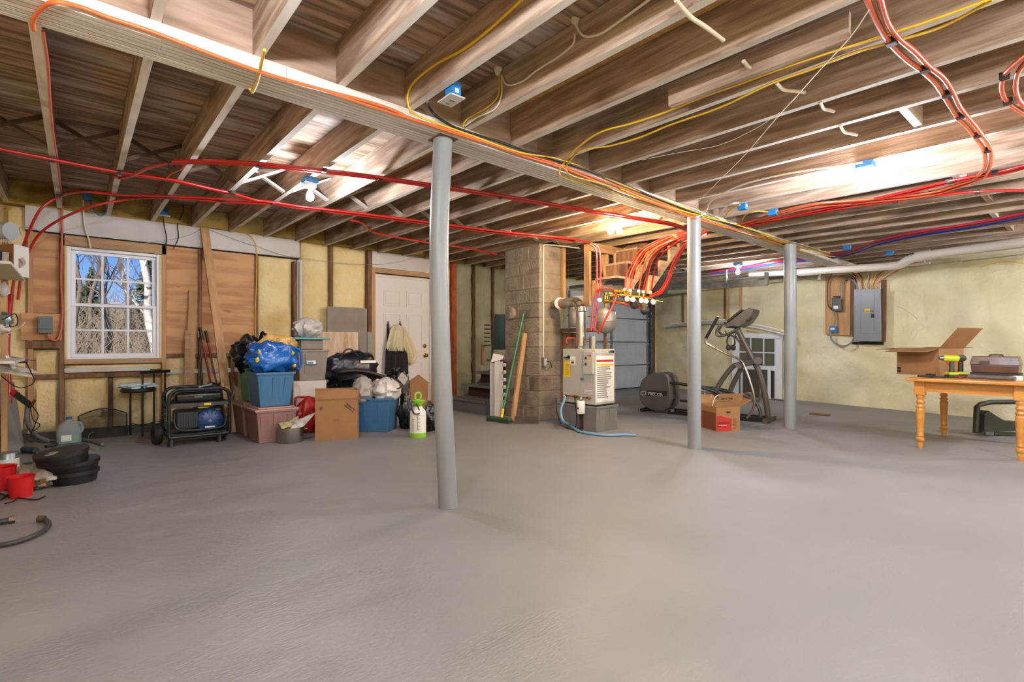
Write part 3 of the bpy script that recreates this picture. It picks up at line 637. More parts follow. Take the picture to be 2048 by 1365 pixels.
for k in range(3):
    x = SX0+.02+run*k; z = SZ0+.22+rise*k
    MB().box(x-.02, x+run-.002, 3.94, 4.28, z+.001, z+.026).build('tread', m_block, st); MB().box(x+run-.018, x+run-.002, 3.94, 4.28, z+.027, z+rise-.001).build('riser', m_stud, st)
for xx_, y_ in ((5.03, 4.84), (5.0, 4.36), (5.35, 4.36), (5.64, 4.36)):
    MB().box(xx_, xx_+.04, y_, y_+.09, 1.5 if xx_ < 5.2 else 1.95, 2.32).build('hanger_post', m_lum, st)
MB().box(5.0, 5.75, 4.33, 4.36, 2.2, 2.31).build('ledger', m_lumh, st)
# ================================================================ MANIFOLD
m_pex = mat('red plastic tubing', 'b3201a', rough=.3, coat=.3); m_pexo = mat('orange plastic tubing', 'c4502c', rough=.3, coat=.3); m_cap = mat('white plastic cap', 'e9e6df', rough=.4)
mf = thing('heating_manifold', 'brass heating manifold with valves and dark pumps above the boiler', 'manifold', (5.0, 3.6, 1.55))
ma, mb_ = P(1218, 588, d=5.95), P(1306, 598, d=5.85)
MB().tube([ma, ma.lerp(mb_, .5), mb_], .022, 14).build('header_pipe', m_brass, mf)
ma2, mb2 = ma+V((.05, .1, -.07)), mb_+V((.05, .1, -.07))
MB().tube([ma2, mb2], .02, 12).build('header_pipe', m_brass, mf)
MPORT = []
for i, px in enumerate((1250, 1261, 1278, 1287, 1301)):
    q = ma.lerp(mb_, (px-1218)/88); top = q+V((0, 0, .055)); MPORT.append(top)
    MB().tube([q, top], .012, 10).build('port', m_brass, mf); MB().tube([top, top+V((0, 0, .028))], .017, 12).build('port_cap', m_cap, mf)
    e = q+V((-.04, -.06, -.04)); MB().tube([q+V((0, 0, -.02)), e], .026, 14).build('actuator', m_ink, mf); MB().tube([e, e+V((-.012, -.018, -.012))], .028, 14).build('actuator_cap', m_cap, mf)
q = P(1290, 622, d=5.8); MB().blob(q, (.05, .05, .045), .12, nu=14, nv=8).build('pump_head', m_ink, mf); MB().tube([q+V((0, 0, .03)), q+V((0, .02, .09))], .03, 12).build('pump_volute', mat('dark iron', '3a3432', rough=.6), mf)
q = P(1268, 610, d=5.9); MB().blob(q, (.05, .05, .05), .12, seed=3, nu=14, nv=8).build('pump_head', mat('dark iron', '3a3432', rough=.6), mf)
q = P(1198, 601, d=5.9); MB().tube([q, q+V((-.02, -.03, 0))], .024, 18).build('pressure_gauge', m_cap, mf)
for a, c in (((1237, 593), (1218, 592)), ((1312, 602), (1325, 604))):
    MB().tube([P(*a, d=5.92), P(*c, d=5.92)], .014, 10).build('elbow', m_brass, mf)
for i in range(6):
    q = P(1228+i*5, 585+R.uniform(-3, 4), d=5.9); MB().cbox(q, (.03, .03, .035)).build('fitting_nut', m_brass, mf, bevel=.005)
# ================================================================ TUBES AND CABLES
def PC(px, py, dz=.03):
    z = 2.3
    for _ in range(4): q = P(px, py, z=z); z = ZJ(q.x, q.y)-dz
    return q
def PG(px, py, dz=.008):
    z = 2.28
    for _ in range(4): q = P(px, py, z=z); z = ZG(q.x)-dz
    return q
def tub(name, pts, r, m, label, cat, group=None, n=5, seg=8, ties=None, f=PC):
    q = [f(*p) if not isinstance(p, Vector) else p for p in pts]
    o = MB().tube(smooth(q, n), r, seg).build(name, m)
    tag(o, label, cat, group); ORG_ = ORG[o.name]
    if ties:
        for k in ties:
            c = f(*k); MB().cbox(c, (.035, .035, .03)).build('tube_clip', m_blk, o)
    return o
G1 = 'red heating tubes clipped under the joists'
upper = [(232, 352), (238, 356), (262, 352), (300, 335), (345, 327), (420, 326), (520, 331), (620, 342), (720, 353), (860, 373), (960, 388), (1060, 404), (1160, 421), (1260, 437), (1340, 450), (1375, 462)]
tub('heating_tube', upper, .0125, m_pex, 'upper red tube crossing under the joists from its curl to the middle column', 'tube', G1, ties=[(340, 328), (517, 331), (648, 341), (760, 358), (1000, 394)])
tub('heating_tube', [(a, c-4) for a, c in upper[4:]], .0125, m_pex, 'red tube running just above the upper window-to-column tube', 'tube', G1)
mid = [(0, 298), (110, 320), (236, 344), (340, 359), (420, 377), (470, 388)]
low = [(547, 405), (600, 413), (720, 427), (860, 445), (1000, 463), (1100, 473), (1150, 479), (1180, 486)]
tub('heating_tube', mid+[(510, 400)]+low, .0125, m_pex, 'red tube entering at the upper frame edge and running to the stair post', 'tube', G1, ties=[(103, 320), (240, 345), (466, 385), (547, 407), (646, 420)])
tub('heating_tube', [(a+2, c+3) for a, c in mid], .009, m_pex, 'short red tube paired under the one from the upper frame edge', 'tube', G1)
lowA = [(115, 395), (145, 386), (180, 384), (240, 390), (340, 393), (450, 398)]+low
zz = lambda px, py, X_: P(px, py, X=X_)
tub('heating_tube', [P(22, 600, d=4.85), P(32, 540, d=4.85), P(52, 478, d=4.8), P(80, 420, d=4.75)]+lowA, .0115, m_pex, 'red tube bending up from the carton at the wall corner and along the joists', 'tube', G1, ties=[(116, 392), (228, 391), (340, 395), (450, 400)])
tub('heating_tube', [P(36, 600, d=4.8), P(45, 540, d=4.8), P(70, 480, d=4.8), P(110, 445, d=4.75), P(180, 414, d=4.7)]+[(260, 399), (340, 396), (450, 404)]+[(a, c+4) for a, c in low[:-1]], .0115, m_pex, 'lower red tube arching over the window from the wall corner', 'tube', G1)
tub('heating_tube', [P(22, 590, d=4.85), P(17, 640, d=4.8), P(14, 700, d=4.75), P(18, 780, d=4.7), P(19, 826, d=4.7)], .022, m_pex, 'thick red riser tube down the wall corner behind the shelf clutter', 'tube')
tub('heating_tube', [(700, 440), (725, 447), (745, 464), (800, 476), (860, 486), (940, 498), (1008, 512)], .0125, m_pex, 'red branch tube dipping towards the entry door header', 'tube', G1)
tub('heating_tube', [(128, 468), (200, 420), (300, 395)][:0]+[(330, 360), (342, 348), (360, 340), (372, 330)], .006, m_pex, 'thin red tube hooked between the two upper red runs', 'tube')
# risers at the stair post
for k, (dx, lb) in enumerate(((0, 'red tube dropping beside the stair post to the boiler'), (7, 'second red tube dropping beside the stair post'))):
    tub('heating_tube', [P(1180+dx, 488, d=6.0), P(1192+dx, 500, d=6.0), P(1194+dx, 540, d=6.0), P(1193+dx, 580, d=6.0), P(1187+dx*1.3, 610, d=6.0), P(1182+dx, 662, d=6.0)], .012, m_pex, lb, 'tube', 'red tubes beside the boiler')
tub('heating_tube', [P(1193, 583, d=5.95), P(1206, 577, d=5.9), P(1222, 578, d=5.9), P(1232, 590, d=5.9), P(1228, 606, d=5.88), P(1210, 640, d=5.85), P(1196, 668, d=5.9)], .012, m_pex, 'red tube looping over and across the expansion tank', 'tube')
tub('heating_tube', [P(1230, 605, d=5.9), P(1256, 610, d=5.9), P(1285, 617, d=5.9)], .012, m_pex, 'short red tube from the tank fitting to the pumps', 'tube')
tub('heating_tube', [P(1134, 688, d=6.3), P(1134, 677, d=6.3), P(1150, 677, d=6.3), P(1178, 679, d=6.2)], .008, m_pex, 'small red pipe elbow behind the flue on the boiler top', 'pipe', n=2)
# loops from the manifold up to the ceiling
fan = [(1290, 500), (1330, 478), (1375, 466)]
loops = [(1250, 'first'), (1256, 'second'), (1261, 'third'), (1267, 'fourth')]
for i, (px, nm) in enumerate(loops):
    k = ma.lerp(mb_, (px-1218)/88)+V((0, 0, .08))
    tub('heating_tube', [k, P(px+4, 550, d=5.9), P(px+16, 525, d=5.85), P(px+32, 500+i, d=5.75), P(1318+i*4, 480+i*2, d=5.6), P(1360, 466+i*2, d=5.4), PG(1400, 461+i*2, .03)], .0095, m_pexo if i % 2 else m_pex, f'{nm} red tube at the chimney end of the manifold rising past the stairs', 'tube', 'red tubes fanning up from the manifold')
for i, (px, nm) in enumerate(((1278, 'first'), (1287, 'second'), (1291, 'third'), (1302, 'fourth'))):
    k = ma.lerp(mb_, (px-1218)/88)+V((0, 0, .08))
    tub('heating_tube', [k, P(px+5, 552, d=5.75), P(px+12, 525, d=5.6), P(px+26, 505, d=5.5), P(px+46, 490, d=5.3), P(1372, 472+i*2, d=5.1), PG(1410, 464+i, .03)], .0095, m_pex if i % 2 else m_pexo, f'{nm} red tube at the garage end of the manifold curving to the column', 'tube', 'red tubes fanning up from the manifold')
for i in range(3):
    tub('heating_tube', [P(1300+i*2, 590+i*2, d=5.8), P(1318+i*2, 583+i*2, d=5.7), P(1334+i*2, 560+i, d=5.6), P(1343+i*2, 535, d=5.5), P(1356+i*3, 508, d=5.3), P(1376+i*2, 482, d=5.15), PG(1412, 466+i, .04)], .0095, m_pexo if i == 1 else m_pex, ('outer', 'centre', 'inner')[i]+' strand of the big red loop swinging from manifold to middle column', 'tube', 'big red loop at the manifold end')
# right-hand tubes
pA = [(1732, -6), (1755, 45), (1780, 86), (1812, 118), (1846, 143), (1870, 165), (1887, 190), (1903, 216), (1916, 236), (1935, 255), (1950, 275), (1963, 292), (1970, 312), (1968, 338), (1945, 358), (1905, 373), (1862, 385), (1780, 395), (1697, 402), (1630, 408), (1573, 420), (1520, 437), (1469, 451), (1410, 459)]
pB = [(1759, -6), (1775, 45), (1797, 76), (1830, 104), (1857, 132), (1886, 155), (1904, 182), (1920, 214), (1937, 236), (1953, 255), (1965, 272), (1978, 290), (1983, 312), (1979, 335), (1965, 356), (1925, 372), (1862, 390), (1780, 400), (1697, 408), (1630, 414), (1573, 427), (1520, 443), (1469, 455), (1410, 462)]
tb = [(1783, 83), (1850, 138), (1893, 188), (1920, 232), (1955, 270), (1975, 300)]
tub('heating_tube', pA, .0115, m_pexo, 'outer tube of the orange red pair snaking down the table side ceiling', 'tube', 'orange red pair over the table side', ties=tb)
tub('heating_tube', pB, .0115, m_pexo, 'inner tube of the orange red pair snaking down the table side ceiling', 'tube', 'orange red pair over the table side')
tub('heating_tube', [(2060, 328), (2000, 343), (1900, 362), (1800, 386), (1720, 404), (1620, 424), (1530, 446), (1450, 460)], .0115, m_pex, 'bright red tube sweeping in from the table side below the joists', 'tube', ties=[(1990, 345), (1898, 363)])
tub('heating_tube', [(2060, 333), (2000, 348), (1900, 366), (1810, 388), (1740, 400), (1640, 408)], .0115, m_pex, 'second bright red tube joining the orange pair', 'tube')
tub('heating_tube', [(2060, 381), (1960, 383), (1860, 392), (1780, 403), (1680, 417), (1600, 431), (1500, 447)], .0115, m_pex, 'lower red tube below the blue boxed twin bulb', 'tube', ties=[(1955, 384), (1790, 403)])
tub('heating_tube', [(2062, 102), (2035, 124), (2011, 147), (2004, 178), (2018, 206), (2062, 236)], .0115, m_pexo, 'outer tube of the orange loop at the frame edge', 'tube', 'orange loop at the frame edge', ties=[(2009, 152), (2016, 203)])
tub('heating_tube', [(2062, 118), (2046, 130), (2034, 150), (2031, 178), (2040, 203), (2062, 222)], .0115, m_pexo, 'inner tube of the orange loop at the frame edge', 'tube', 'orange loop at the frame edge')
m_blue = mat('blue plastic tubing', '2b4fae', rough=.3)
m_mag = mat('crimson plastic tubing', 'b02440', rough=.3)
g = 'water lines along the drain pipe'
for i, (mm, nm, dy) in enumerate(((m_mag, 'crimson', 0), (m_blue, 'blue', 5), (m_mag, 'crimson', 3), (m_blue, 'blue', 9))):
    tub('water_line', [(2060, 424+dy), (1950, 446+dy), (1840, 463+dy), (1760, 480+dy), (1720, 495+dy), (1680, 507+dy*.8), (1620, 516+dy*.6), (1560, 522+dy*.6), (1500, 533+dy*.5), (1420, 545+dy*.4)], .011, mm, ('upper' if i < 2 else 'lower')+f' {nm} line of the four dipping towards the panel', 'tube', g)
tub('water_line', [(1700, 505), (1660, 520), (1640, 527), (1610, 520), (1590, 512)], .010, m_blue, 'short bright blue line bowed beside the farthest column', 'tube')
# ---- cables along the girder
m_oc = mat('orange cable jacket', 'd8672f', rough=.4); m_yc = mat('yellow cable jacket', 'd8b02a', rough=.45); m_wc = mat('white cable jacket', 'd9d2c0', rough=.45); m_gc = mat('grey cable jacket', '8f8a80', rough=.5); m_bc = mat('black cable jacket', '1a1a1b', rough=.4)
def PF(px, py): return P(px, py, Y=2.585)
tub('orange_cable', [PG(68, 60, .02), PG(66, 42, .02), PG(84, 16, .02), PG(112, 4, .02), PF(160, 14), PF(220, 36), PF(300, 62), PF(400, 100), PF(500, 137), PF(570, 159), PF(660, 184), PF(740, 205), PF(790, 222), PF(830, 240), PF(930, 270), PF(1040, 310), PF(1130, 338), PF(1250, 386), PF(1330, 414), PF(1400, 440), PF(1500, 468), PF(1600, 498)], .0085, m_oc, 'thick orange cable clipped along the lower corner of the girder', 'cable', ties=None)
tub('orange_cable', [PF(660, 186), PF(820, 238), PF(930, 274), PF(1040, 306), PF(1130, 334), PF(1250, 378), PF(1330, 408), PF(1450, 456)], .006, m_oc, 'thinner orange cable beside the thick one past the nearest column', 'cable')
tub('black_cable', [PC(855, 203, .02), PF(858, 214), PF(872, 232), PF(900, 250), PF(930, 262), PF(1000, 284), PF(1060, 305), PF(1150, 332), PF(1240, 366), PF(1330, 404), PF(1420, 436), PF(1560, 480)], .0075, m_bc, 'black cable coming off the receptacle joist and down the girder', 'cable')
ygrp = 'yellow cables running down the girder'
tub('yellow_cable', [PF(822, 224), PG(850, 238), PG(940, 270), PG(1040, 305), PF(1130, 322), PF(1250, 372), PF(1380, 420), PF(1500, 462), PF(1620, 500)], .006, m_yc, 'yellow cable starting at the nearest column along the girder corner', 'cable', ygrp)
ys = [([(1125, 330), (1118, 345), (1135, 358), (1200, 378), (1280, 403), (1350, 425), (1450, 452), (1560, 483), (1650, 506)], 'outermost'),
      ([(1130, 338), (1145, 352), (1210, 370), (1300, 402), (1400, 436), (1500, 466), (1600, 493)], 'second'),
      ([(1200, 374), (1290, 408), (1370, 428), (1430, 448), (1520, 476), (1620, 508)], 'third'),
      ([(1240, 378), (1330, 412), (1410, 434), (1480, 452), (1570, 482), (1660, 507)], 'fourth'),
      ([(1380, 430), (1440, 452), (1500, 474), (1590, 503), (1670, 514)], 'last started')]
for pts, nm in ys: tub('yellow_cable', [PG(*p) for p in pts], .0055, m_yc, f'{nm} yellow cable lying across the girder plies', 'cable', ygrp)
tub('grey_cable', [PG(1180, 366), PG(1300, 408), PG(1400, 440), PG(1500, 463), PG(1580, 483), PG(1640, 500)], .006, m_gc, 'grey cable among the yellow ones on the girder', 'cable')
tub('white_cable', [PG(1330, 425), PG(1372, 432), PG(1402, 431), PC(1412, 424), PC(1420, 405), PC(1450, 385), PC(1500, 365), PC(1590, 345), PC(1680, 332), PC(1725, 325)], .0065, m_wc, 'white cable from the middle column to the blue boxed twin bulb', 'cable')
tub('yellow_cable', [(529, 100), (522, 130), (516, 160), (505, 184), (500, 178)], .007, m_yc, 'yellow cable loop wrapped under the girder', 'cable', f=lambda a, c: PG(a, c, .01))
# cables on joist sides
def PJ(px, py, i, sgn=-1): return P(px, py, X=XS[i]-.008+sgn*.027)
tub('yellow_cable', [PJ(1045, -2, 5), PJ(980, 58, 5), PJ(925, 100, 5), PJ(870, 130, 5), PJ(828, 165, 5), PJ(815, 195, 5), PF(822, 225)], .0075, m_yc, 'yellow cable stapled along the joist side above the nearest column', 'cable')
tub('white_cable', [PJ(1300, -2, 6), PJ(1240, 42, 6), PJ(1200, 68, 6), PJ(1168, 72, 6), PJ(1152, 50, 6), PJ(1150, 32, 6)], .0065, m_wc, 'white cable looping into the foam plug at the top', 'cable')
tub('white_cable', [PJ(1150, 68, 6), PJ(1145, 90, 6), PJ(1115, 115, 6), PJ(1075, 140, 6), PJ(1045, 163, 6), PJ(1015, 170, 6), PJ(1003, 150, 6)], .0055, m_wc, 'white cable strung between the two foam plugs', 'cable')
tub('white_cable', [PJ(1003, 150, 6), PJ(1003, 190, 6), PJ(990, 218, 6), PJ(955, 235, 6), PF(930, 252)], .005, m_wc, 'white cable dropping from the lower foam plug to the girder', 'cable')
tub('yellow_cable', [PJ(999, 150, 6), PJ(997, 190, 6), PJ(975, 215, 6), PJ(935, 238, 6), PF(925, 255)], .0055, m_yc, 'yellow cable beside the white drop from the lower foam plug', 'cable')
for px, py, nm in ((1151, 33, 'upper'), (996, 137, 'lower')):
    o = MB().blob(PJ(px, py, 6, -1.2), (.025, .02, .04), .25, seed=px, nu=12, nv=8).build('foam_plug', m_foamr); tag(o, f'{nm} pale foam plug on the joist with cables through it', 'foam plug')
yel2 = [(1125, 330), (1150, 300), (1200, 265), (1260, 248), (1330, 225), (1400, 196), (1480, 168), (1560, 138), (1650, 108), (1760, 74), (1870, 38), (1990, -5)]
tub('yellow_cable', yel2, .006, m_yc, 'long yellow cable crossing under the joists to the top frame edge', 'cable', 'long yellow cables over the table side')
tub('yellow_cable', [(1130, 335), (1160, 302), (1220, 292), (1280, 275), (1340, 250), (1440, 215), (1540, 168), (1620, 140), (1700, 108), (1780, 85), (1880, 55), (1985, 0)], .006, m_yc, 'second long yellow cable sagging beside the first', 'cable', 'long yellow cables over the table side')
tub('white_string', [(1390, 410), (1440, 360), (1490, 310), (1550, 240), (1600, 185), (1640, 140), (1700, 75), (1738, 20)], .0022, m_wc, 'thin white string hanging diagonally across the joists', 'string', f=lambda a, c: PC(a, c, .06))
tub('white_string', [(1285, 320), (1360, 305), (1440, 290), (1510, 258), (1560, 225)], .0016, m_wc, 'loose hair thin wire below the diagonal string', 'wire', f=lambda a, c: PC(a, c, .05))
for i, (px, py, ln, nm) in enumerate(((1352, 0, 95, 'longest bark pale stub pipe near the top frame edge'), (1487, 122, 50, 'pale pipe stub beside the long yellow cable'), (1552, 165, 58, 'pale pipe stub under the long yellow cables'), (1640, 203, 28, 'short pale pipe stub between joists'), (1680, 250, 34, 'brownish pipe stub low between joists'))):
    pts = [PC(px, py, .0), PC(px+ln*.3, py+ln*.35, .01), PC(px+ln*.6, py+ln*.55, .01), PC(px+ln, py+ln*.85 if i == 0 else py+ln*.3, .0)]
    if i: pts = [PC(px, py, .0), PC(px+ln*.25, py+14, .0), PC(px+ln*.6, py+17, .0), PC(px+ln, py+20, .0)]
    tub('stub_pipe', pts, .009, mat('pale stub', 'cfc2a8', rough=.6), nm, 'pipe', n=4)
# hanging receptacle by the nearest column and blue boxes
def blue_box(px, py, label, plate=False, s=.055, dz=0):
    q = PC(px, py, .0); i = min(range(len(XS)), key=lambda k: abs(XS[k]-q.x)); x = XS[i]+.02+s/2; z = ZJ(x, q.y)
    t = thing('junction_box', label, 'electrical box', (x, q.y, z-s), 'blue plastic boxes on the joists')
    MB().box(x-s/2, x+s/2, q.y-s, q.y+s*.3, z-s*.9, z+.03).build('box_body', m_bluebox, t, bevel=.003)
    MB().box(x-s*.2, x+s*.2, q.y-s-.002, q.y-s, z-.03, z-.008).build('box_label', m_paper, t)
    if plate: MB().box(x-.05, x+.04, q.y-s-.02, q.y+s, z-s*.9-.008, z-s*.9-.001).build('cover_plate', m_white, t, bevel=.002); [MB().box(x-.02, x+.01, q.y-s*.5+k*.04, q.y-s*.5+k*.04+.022, z-s*.9-.011, z-s*.9-.0085).build('outlet_slot', m_gc, t) for k in (0, 1)]
    return t
q = P(893, 178, z=2.30); 
blue_box(897, 180, 'blue box with a white outlet plate on the joist above the nearest column', True)
blue_box(1489, 413, 'blue box at the girder beyond the middle column'); blue_box(1546, 423, 'blue box between the middle and farthest columns')
blue_box(1690, 492, 'small blue box on a far joist past the farthest column', s=.06); blue_box(1768, 500, 'small blue box nearest the wall panel', s=.06)
for pts, nm in (([(1440, 430), (1448, 418), (1462, 408), (1478, 406)], 'white'), ([(1448, 436), (1456, 424), (1468, 414), (1480, 410)], 'yellow'), ([(1484, 440), (1492, 430), (1510, 423), (1536, 424)], 'yellow')):
    tub(nm+'_cable', pts, .006, m_wc if nm == 'white' else m_yc, f'short {nm} cable curving into the blue box at {"1546" if 0 else ("the girder" if pts[0][0] < 1470 else "the next joist")}', 'cable')
# ================================================================ DRAIN PIPES ON THE RIGHT
m_pvc = mat('white drain pipe', 'cfc6bb', rough=.4); m_pvcw = mat('bright white pipe', 'e3e1de', rough=.4)
dp = thing('drain_pipe', 'large white drain pipe sloping along the foam wall under the joists', 'pipe', (8.6, 1.5, 2.0))
q = [P(2130, 473, d=5.35), P(1843, 512, d=6.7)]; MB().tube(q, .056, 20).build('pipe_run', m_pvc, dp)
MB().tube([P(1860, 509.5, d=6.62), P(1832, 514, d=6.76)], .066, 20).build('coupling', m_pvc, dp)
MB().tube(smooth([P(1840, 513, d=6.72), P(1815, 521, d=6.85), P(1800, 530, d=6.95), P(1780, 533, d=7.05)], 4), .056, 18).build('elbow', m_pvc, dp)
MB().tube([P(1782, 533, d=7.05), P(1590, 545, d=8.3)], .054, 20).build('pipe_run', m_pvc, dp); MB().tube([P(1640, 542, d=7.97), P(1600, 545, d=8.24)], .064, 20).build('coupling', m_pvc, dp)
MB().tube([P(1592, 545, d=8.3), P(1500, 549, d=8.9)], .05, 16).build('pipe_run', m_pvc, dp)
dq = thing('drain_pipe', 'thin white pipe elbowing down beside the electrical panel board', 'pipe', (8.9, 2.7, 1.9))
MB().tube([P(1860, 526, w=.25), P(1650, 546, w=.25)], .02, 14).build('pipe_run', m_pvcw, dq); MB().tube(smooth([P(1652, 546, w=.25), P(1641, 547, w=.25), P(1638, 553, w=.25), P(1638, 560, w=.25)], 3), .024, 14).build('elbow', m_pvcw, dq)
o = MB().tube([P(1655, 541, w=.3), P(1780, 528, w=.3), P(1850, 522, w=.3)], .018, 12).build('support_strap', m_pvcw); tag(o, 'thin white pipe strapped just under the big drain pipe', 'pipe')
# garage opener rail and track seen under the joists
t = thing('garage_track', 'galvanised horizontal garage door track above the elliptical trainer', 'track', (9, 5, 2.0))
MB().beam(P(1310, 577, d=9.0), P(1535, 566, d=7.6), .04, .09).build('track_rail', m_galv, t); MB().beam(P(1310, 568, d=9.05), P(1535, 554, d=7.65), .03, .03).build('torsion_bar', m_galv, t)
MB().beam(P(1533, 570, d=7.62), P(1533, 545, d=7.62), .05, .03, (1, 0, 0)).build('hanger_bracket', m_galv, t); MB().beam(P(1452, 578, d=8.1), P(1452, 540, d=8.1), .03, .03, (1, 0, 0)).build('hanger_bracket', m_galv, t)
# ================================================================ LEFT SIDE THINGS
m_black = mat('black painted metal', '17181a', rough=.4); m_blackp = mat('black plastic', '1e1e20', rough=.45); m_bagk = mat('black bin liner', '0f1012', rough=.22, bump=.6, bscale=14, scale=5)
m_bagw = mat('white plastic bag', 'cfc9c4', 'b8b0aa', scale=8, rough=.35, bump=.5, bscale=12); m_bagg = mat('grey plastic bag', 'a39b92', '8b837a', scale=6, rough=.35, bump=.6, bscale=12)
m_card = mat('brown cardboard', '9c7146', '8f6640', scale=3, rough=.8); m_cardi = mat('inside cardboard', '8a6440', rough=.85)
def at(px, py): return P(px, py, z=0)
# fireplace screen
p0, p1 = P(157, 878, Y=7.03), P(254, 871, Y=7.03); xa, xb = p0.x, p1.x; zb_ = .01; hs = .245; ha = .31
t = thing('fireplace_screen', 'arched black mesh fireplace screen leaning on the wall under the window', 'fire screen', ((xa+xb)/2, 7.03, 0))
def arc(n=14, s=1.0): return [V((xa+(xb-xa)*i/n, 7.03+.05*(hs+(ha-hs)*math.sin(math.pi*i/n))/ha, hs+(ha-hs)*math.sin(math.pi*i/n))) for i in range(n+1)]
fr = [V((xa, 7.03, .01))]+arc()+[V((xb, 7.03, .01))]
MB().tube(fr, .007, 8).build('frame', m_black, t); MB().tube([(xa, 7.03, .012), (xb, 7.03, .012)], .006, 8).build('bottom_rail', m_black, t)
b = MB(); n = b.av([q+V((0, .003, 0)) for q in fr]); b.af([tuple(range(n, n+len(fr)))]); b.build('mesh_sheet', mat('dark wire mesh', '2a241c', rough=.8, alpha=.42), t)
MB().prism([((xa+xb)/2+d, 7.065, ha+e) for d, e in ((-.03, -.05), (0, -.065), (.03, -.05), (.012, -.035), (0, -.01), (-.012, -.035))], (0, -.008, 0)).build('leaf_ornament', m_black, t)
# water jug
p = at(138, 886); t = thing('plastic_jug', 'clear gallon jug with green liquid and a blue cap by the fire screen', 'jug', p)
m_jug = mat('cloudy jug plastic', 'dfe4e4', rough=.2, trans=.6, alpha=.75, ior=1.1)
def jug(r, h0, pr, m, nm, par=None, k=1):
    b = MB()
    for i, (s, z) in enumerate(pr): b.av([p+V((math.copysign(abs(math.cos(a))**.5, math.cos(a))*s, math.copysign(abs(math.sin(a))**.5, math.sin(a))*s*.9, z)) for a in [2*math.pi*j/24 for j in range(24)]])
    for i in range(len(pr)-1): b.af([(i*24+j, i*24+(j+1) % 24, (i+1)*24+(j+1) % 24, (i+1)*24+j) for j in range(24)], True)
    b.af([tuple(range(24))[::-1], tuple(range((len(pr)-1)*24, len(pr)*24))]); return b.build(nm, m, t)
jug(0, 0, [(.085, 0), (.1, .008), (.1, .12), (.095, .15), (.075, .195), (.04, .222), (.022, .232), (.022, .245)], m_jug, 'jug_body')
jug(0, 0, [(.08, .004), (.094, .01), (.094, .055)], mat('green liquid', '2fae5d', rough=.1), 'liquid'); MB().cyl(p+V((0, 0, .24)), p+V((0, 0, .262)), .025).build('cap', mat('blue cap', '3c6fa8'), t)
MB().tube(smooth([p+V((.03, -.06, .21)), p+V((.09, -.05, .2)), p+V((.105, -.05, .13)), p+V((.075, -.07, .1))], 4), .013, 8).build('handle', m_jug, t)
MB().box(p.x-.06, p.x+.02, p.y-.096, p.y-.092, .03, .09).build('paper_label', m_paper, t)
# stool
t = thing('metal_stool', 'black metal stool with a low back rail near the generator', 'stool', at(290, 872))
L_ = [at(261, 871), at(285, 875), at(308, 868), at(330, 866)]
sc_ = (L_[0]+L_[1]+L_[2])/3
MB().lathe([(.001, .485), (.15, .485), (.16, .5), (.16, .515), (.15, .525), (.001, .525)], V((L_[1].x-.03, L_[1].y+.1, 0)), 28).build('seat', m_blackp, t)
zr = .70
for i, q in enumerate(L_):
    MB().tube([q, q+V((0, 0, .49 if i == 0 else zr))], .010, 10).build('leg', m_black, t)
MB().beam(L_[1]+V((-.01, 0, zr)), L_[3]+V((.04, 0, zr)), .03, .032).build('back_rail', m_black, t)
MB().tube([L_[0]+V((0, 0, .13)), L_[1]+V((0, 0, .125)), L_[2]+V((0, 0, .13)), L_[3]+V((0, 0, .14))], .005, 6).build('foot_ring', m_black, t)
o = MB().blob((L_[1].x-.03, L_[1].y+.1, .555), (.165, .13, .035), .3, seed=4, flat=.028).build('plastic_bag', mat('pale mint bag', 'cfe0de', rough=.35, bump=.4, scale=8)); tag(o, 'pale crumpled plastic bag lying on the black stool seat', 'plastic bag')
o = MB().prism([at(268, 886), at(330, 878), at(322, 862), at(280, 868)], (0, 0, .006)).build('metal_plate', mat('grey floor plate', '6d6c6a', rough=.5)); tag(o, 'flat grey plate on the floor under the stool', 'plate')
# ---- generator
gx, gy = .68, 5.97
t = thing('generator', 'black framed portable generator with blue engine cover and two wheels', 'generator', (.93, 6.15, 0))
GW, GD, GH = .53, .40, .555
def loop(y, nm='frame_loop'):
    r = .09; x0, x1, z0, z1 = gx, gx+GW, .085, GH; pts = []
    for cx, cz, a0 in ((x0+r, z0+.02, 180), (x1-r, z0+.02, 270), (x1-r, z1-r, 0), (x0+r, z1-r, 90)):
        rr = r if cz > .3 else .02
        for k in range(5):
            a = rad(a0+k*22.5); pts.append(V(((x0+rr if cx < x0+GW/2 else x1-rr)+rr*math.cos(a), y, (z0+rr if cz < .3 else z1-rr)+rr*math.sin(a))))
    return MB().tube(pts, .017, 10, closed=True).build(nm, m_black, t)
loop(gy); loop(gy+GD)
for x in (gx, gx+GW):
    for z in (.10, .40): MB().beam((x, gy, z), (x, gy+GD, z), .025, .025).build('cross_bar', m_black, t)
for y in (gy, gy+GD): MB().beam((gx, y, .40), (gx+GW, y, .40), .02, .035).build('panel_rail', mat('dark grey steel', '3a3a3c', rough=.4), t)
MB().tube([(gx+.1, gy, GH), (gx+.22, gy+GD, GH)], .01, 8).build('top_brace', m_galv, t)
b = MB(); b.box(gx+.05, gx+GW-.05, gy+.03, gy+GD-.03, .415, .525); b.build('fuel_tank', mat('glossy black tank', '121316', rough=.15, coat=.5), t, bevel=.04, seg=4)
MB().box(gx+.10, gx+GW-.10, gy+.06, gy+GD-.06, .52, .532).build('tank_top', m_blackp, t, bevel=.005); MB().cyl((gx+GW/2, gy+GD/2, .53), (gx+GW/2, gy+GD/2, .55), .035).build('fuel_cap', m_blackp, t)
text('FIRMAN', .02, (gx+.22, gy+.028, .465), (1, 0, 0), (0, 0, 1), mat('grey lettering', '9a9a9a'), t)
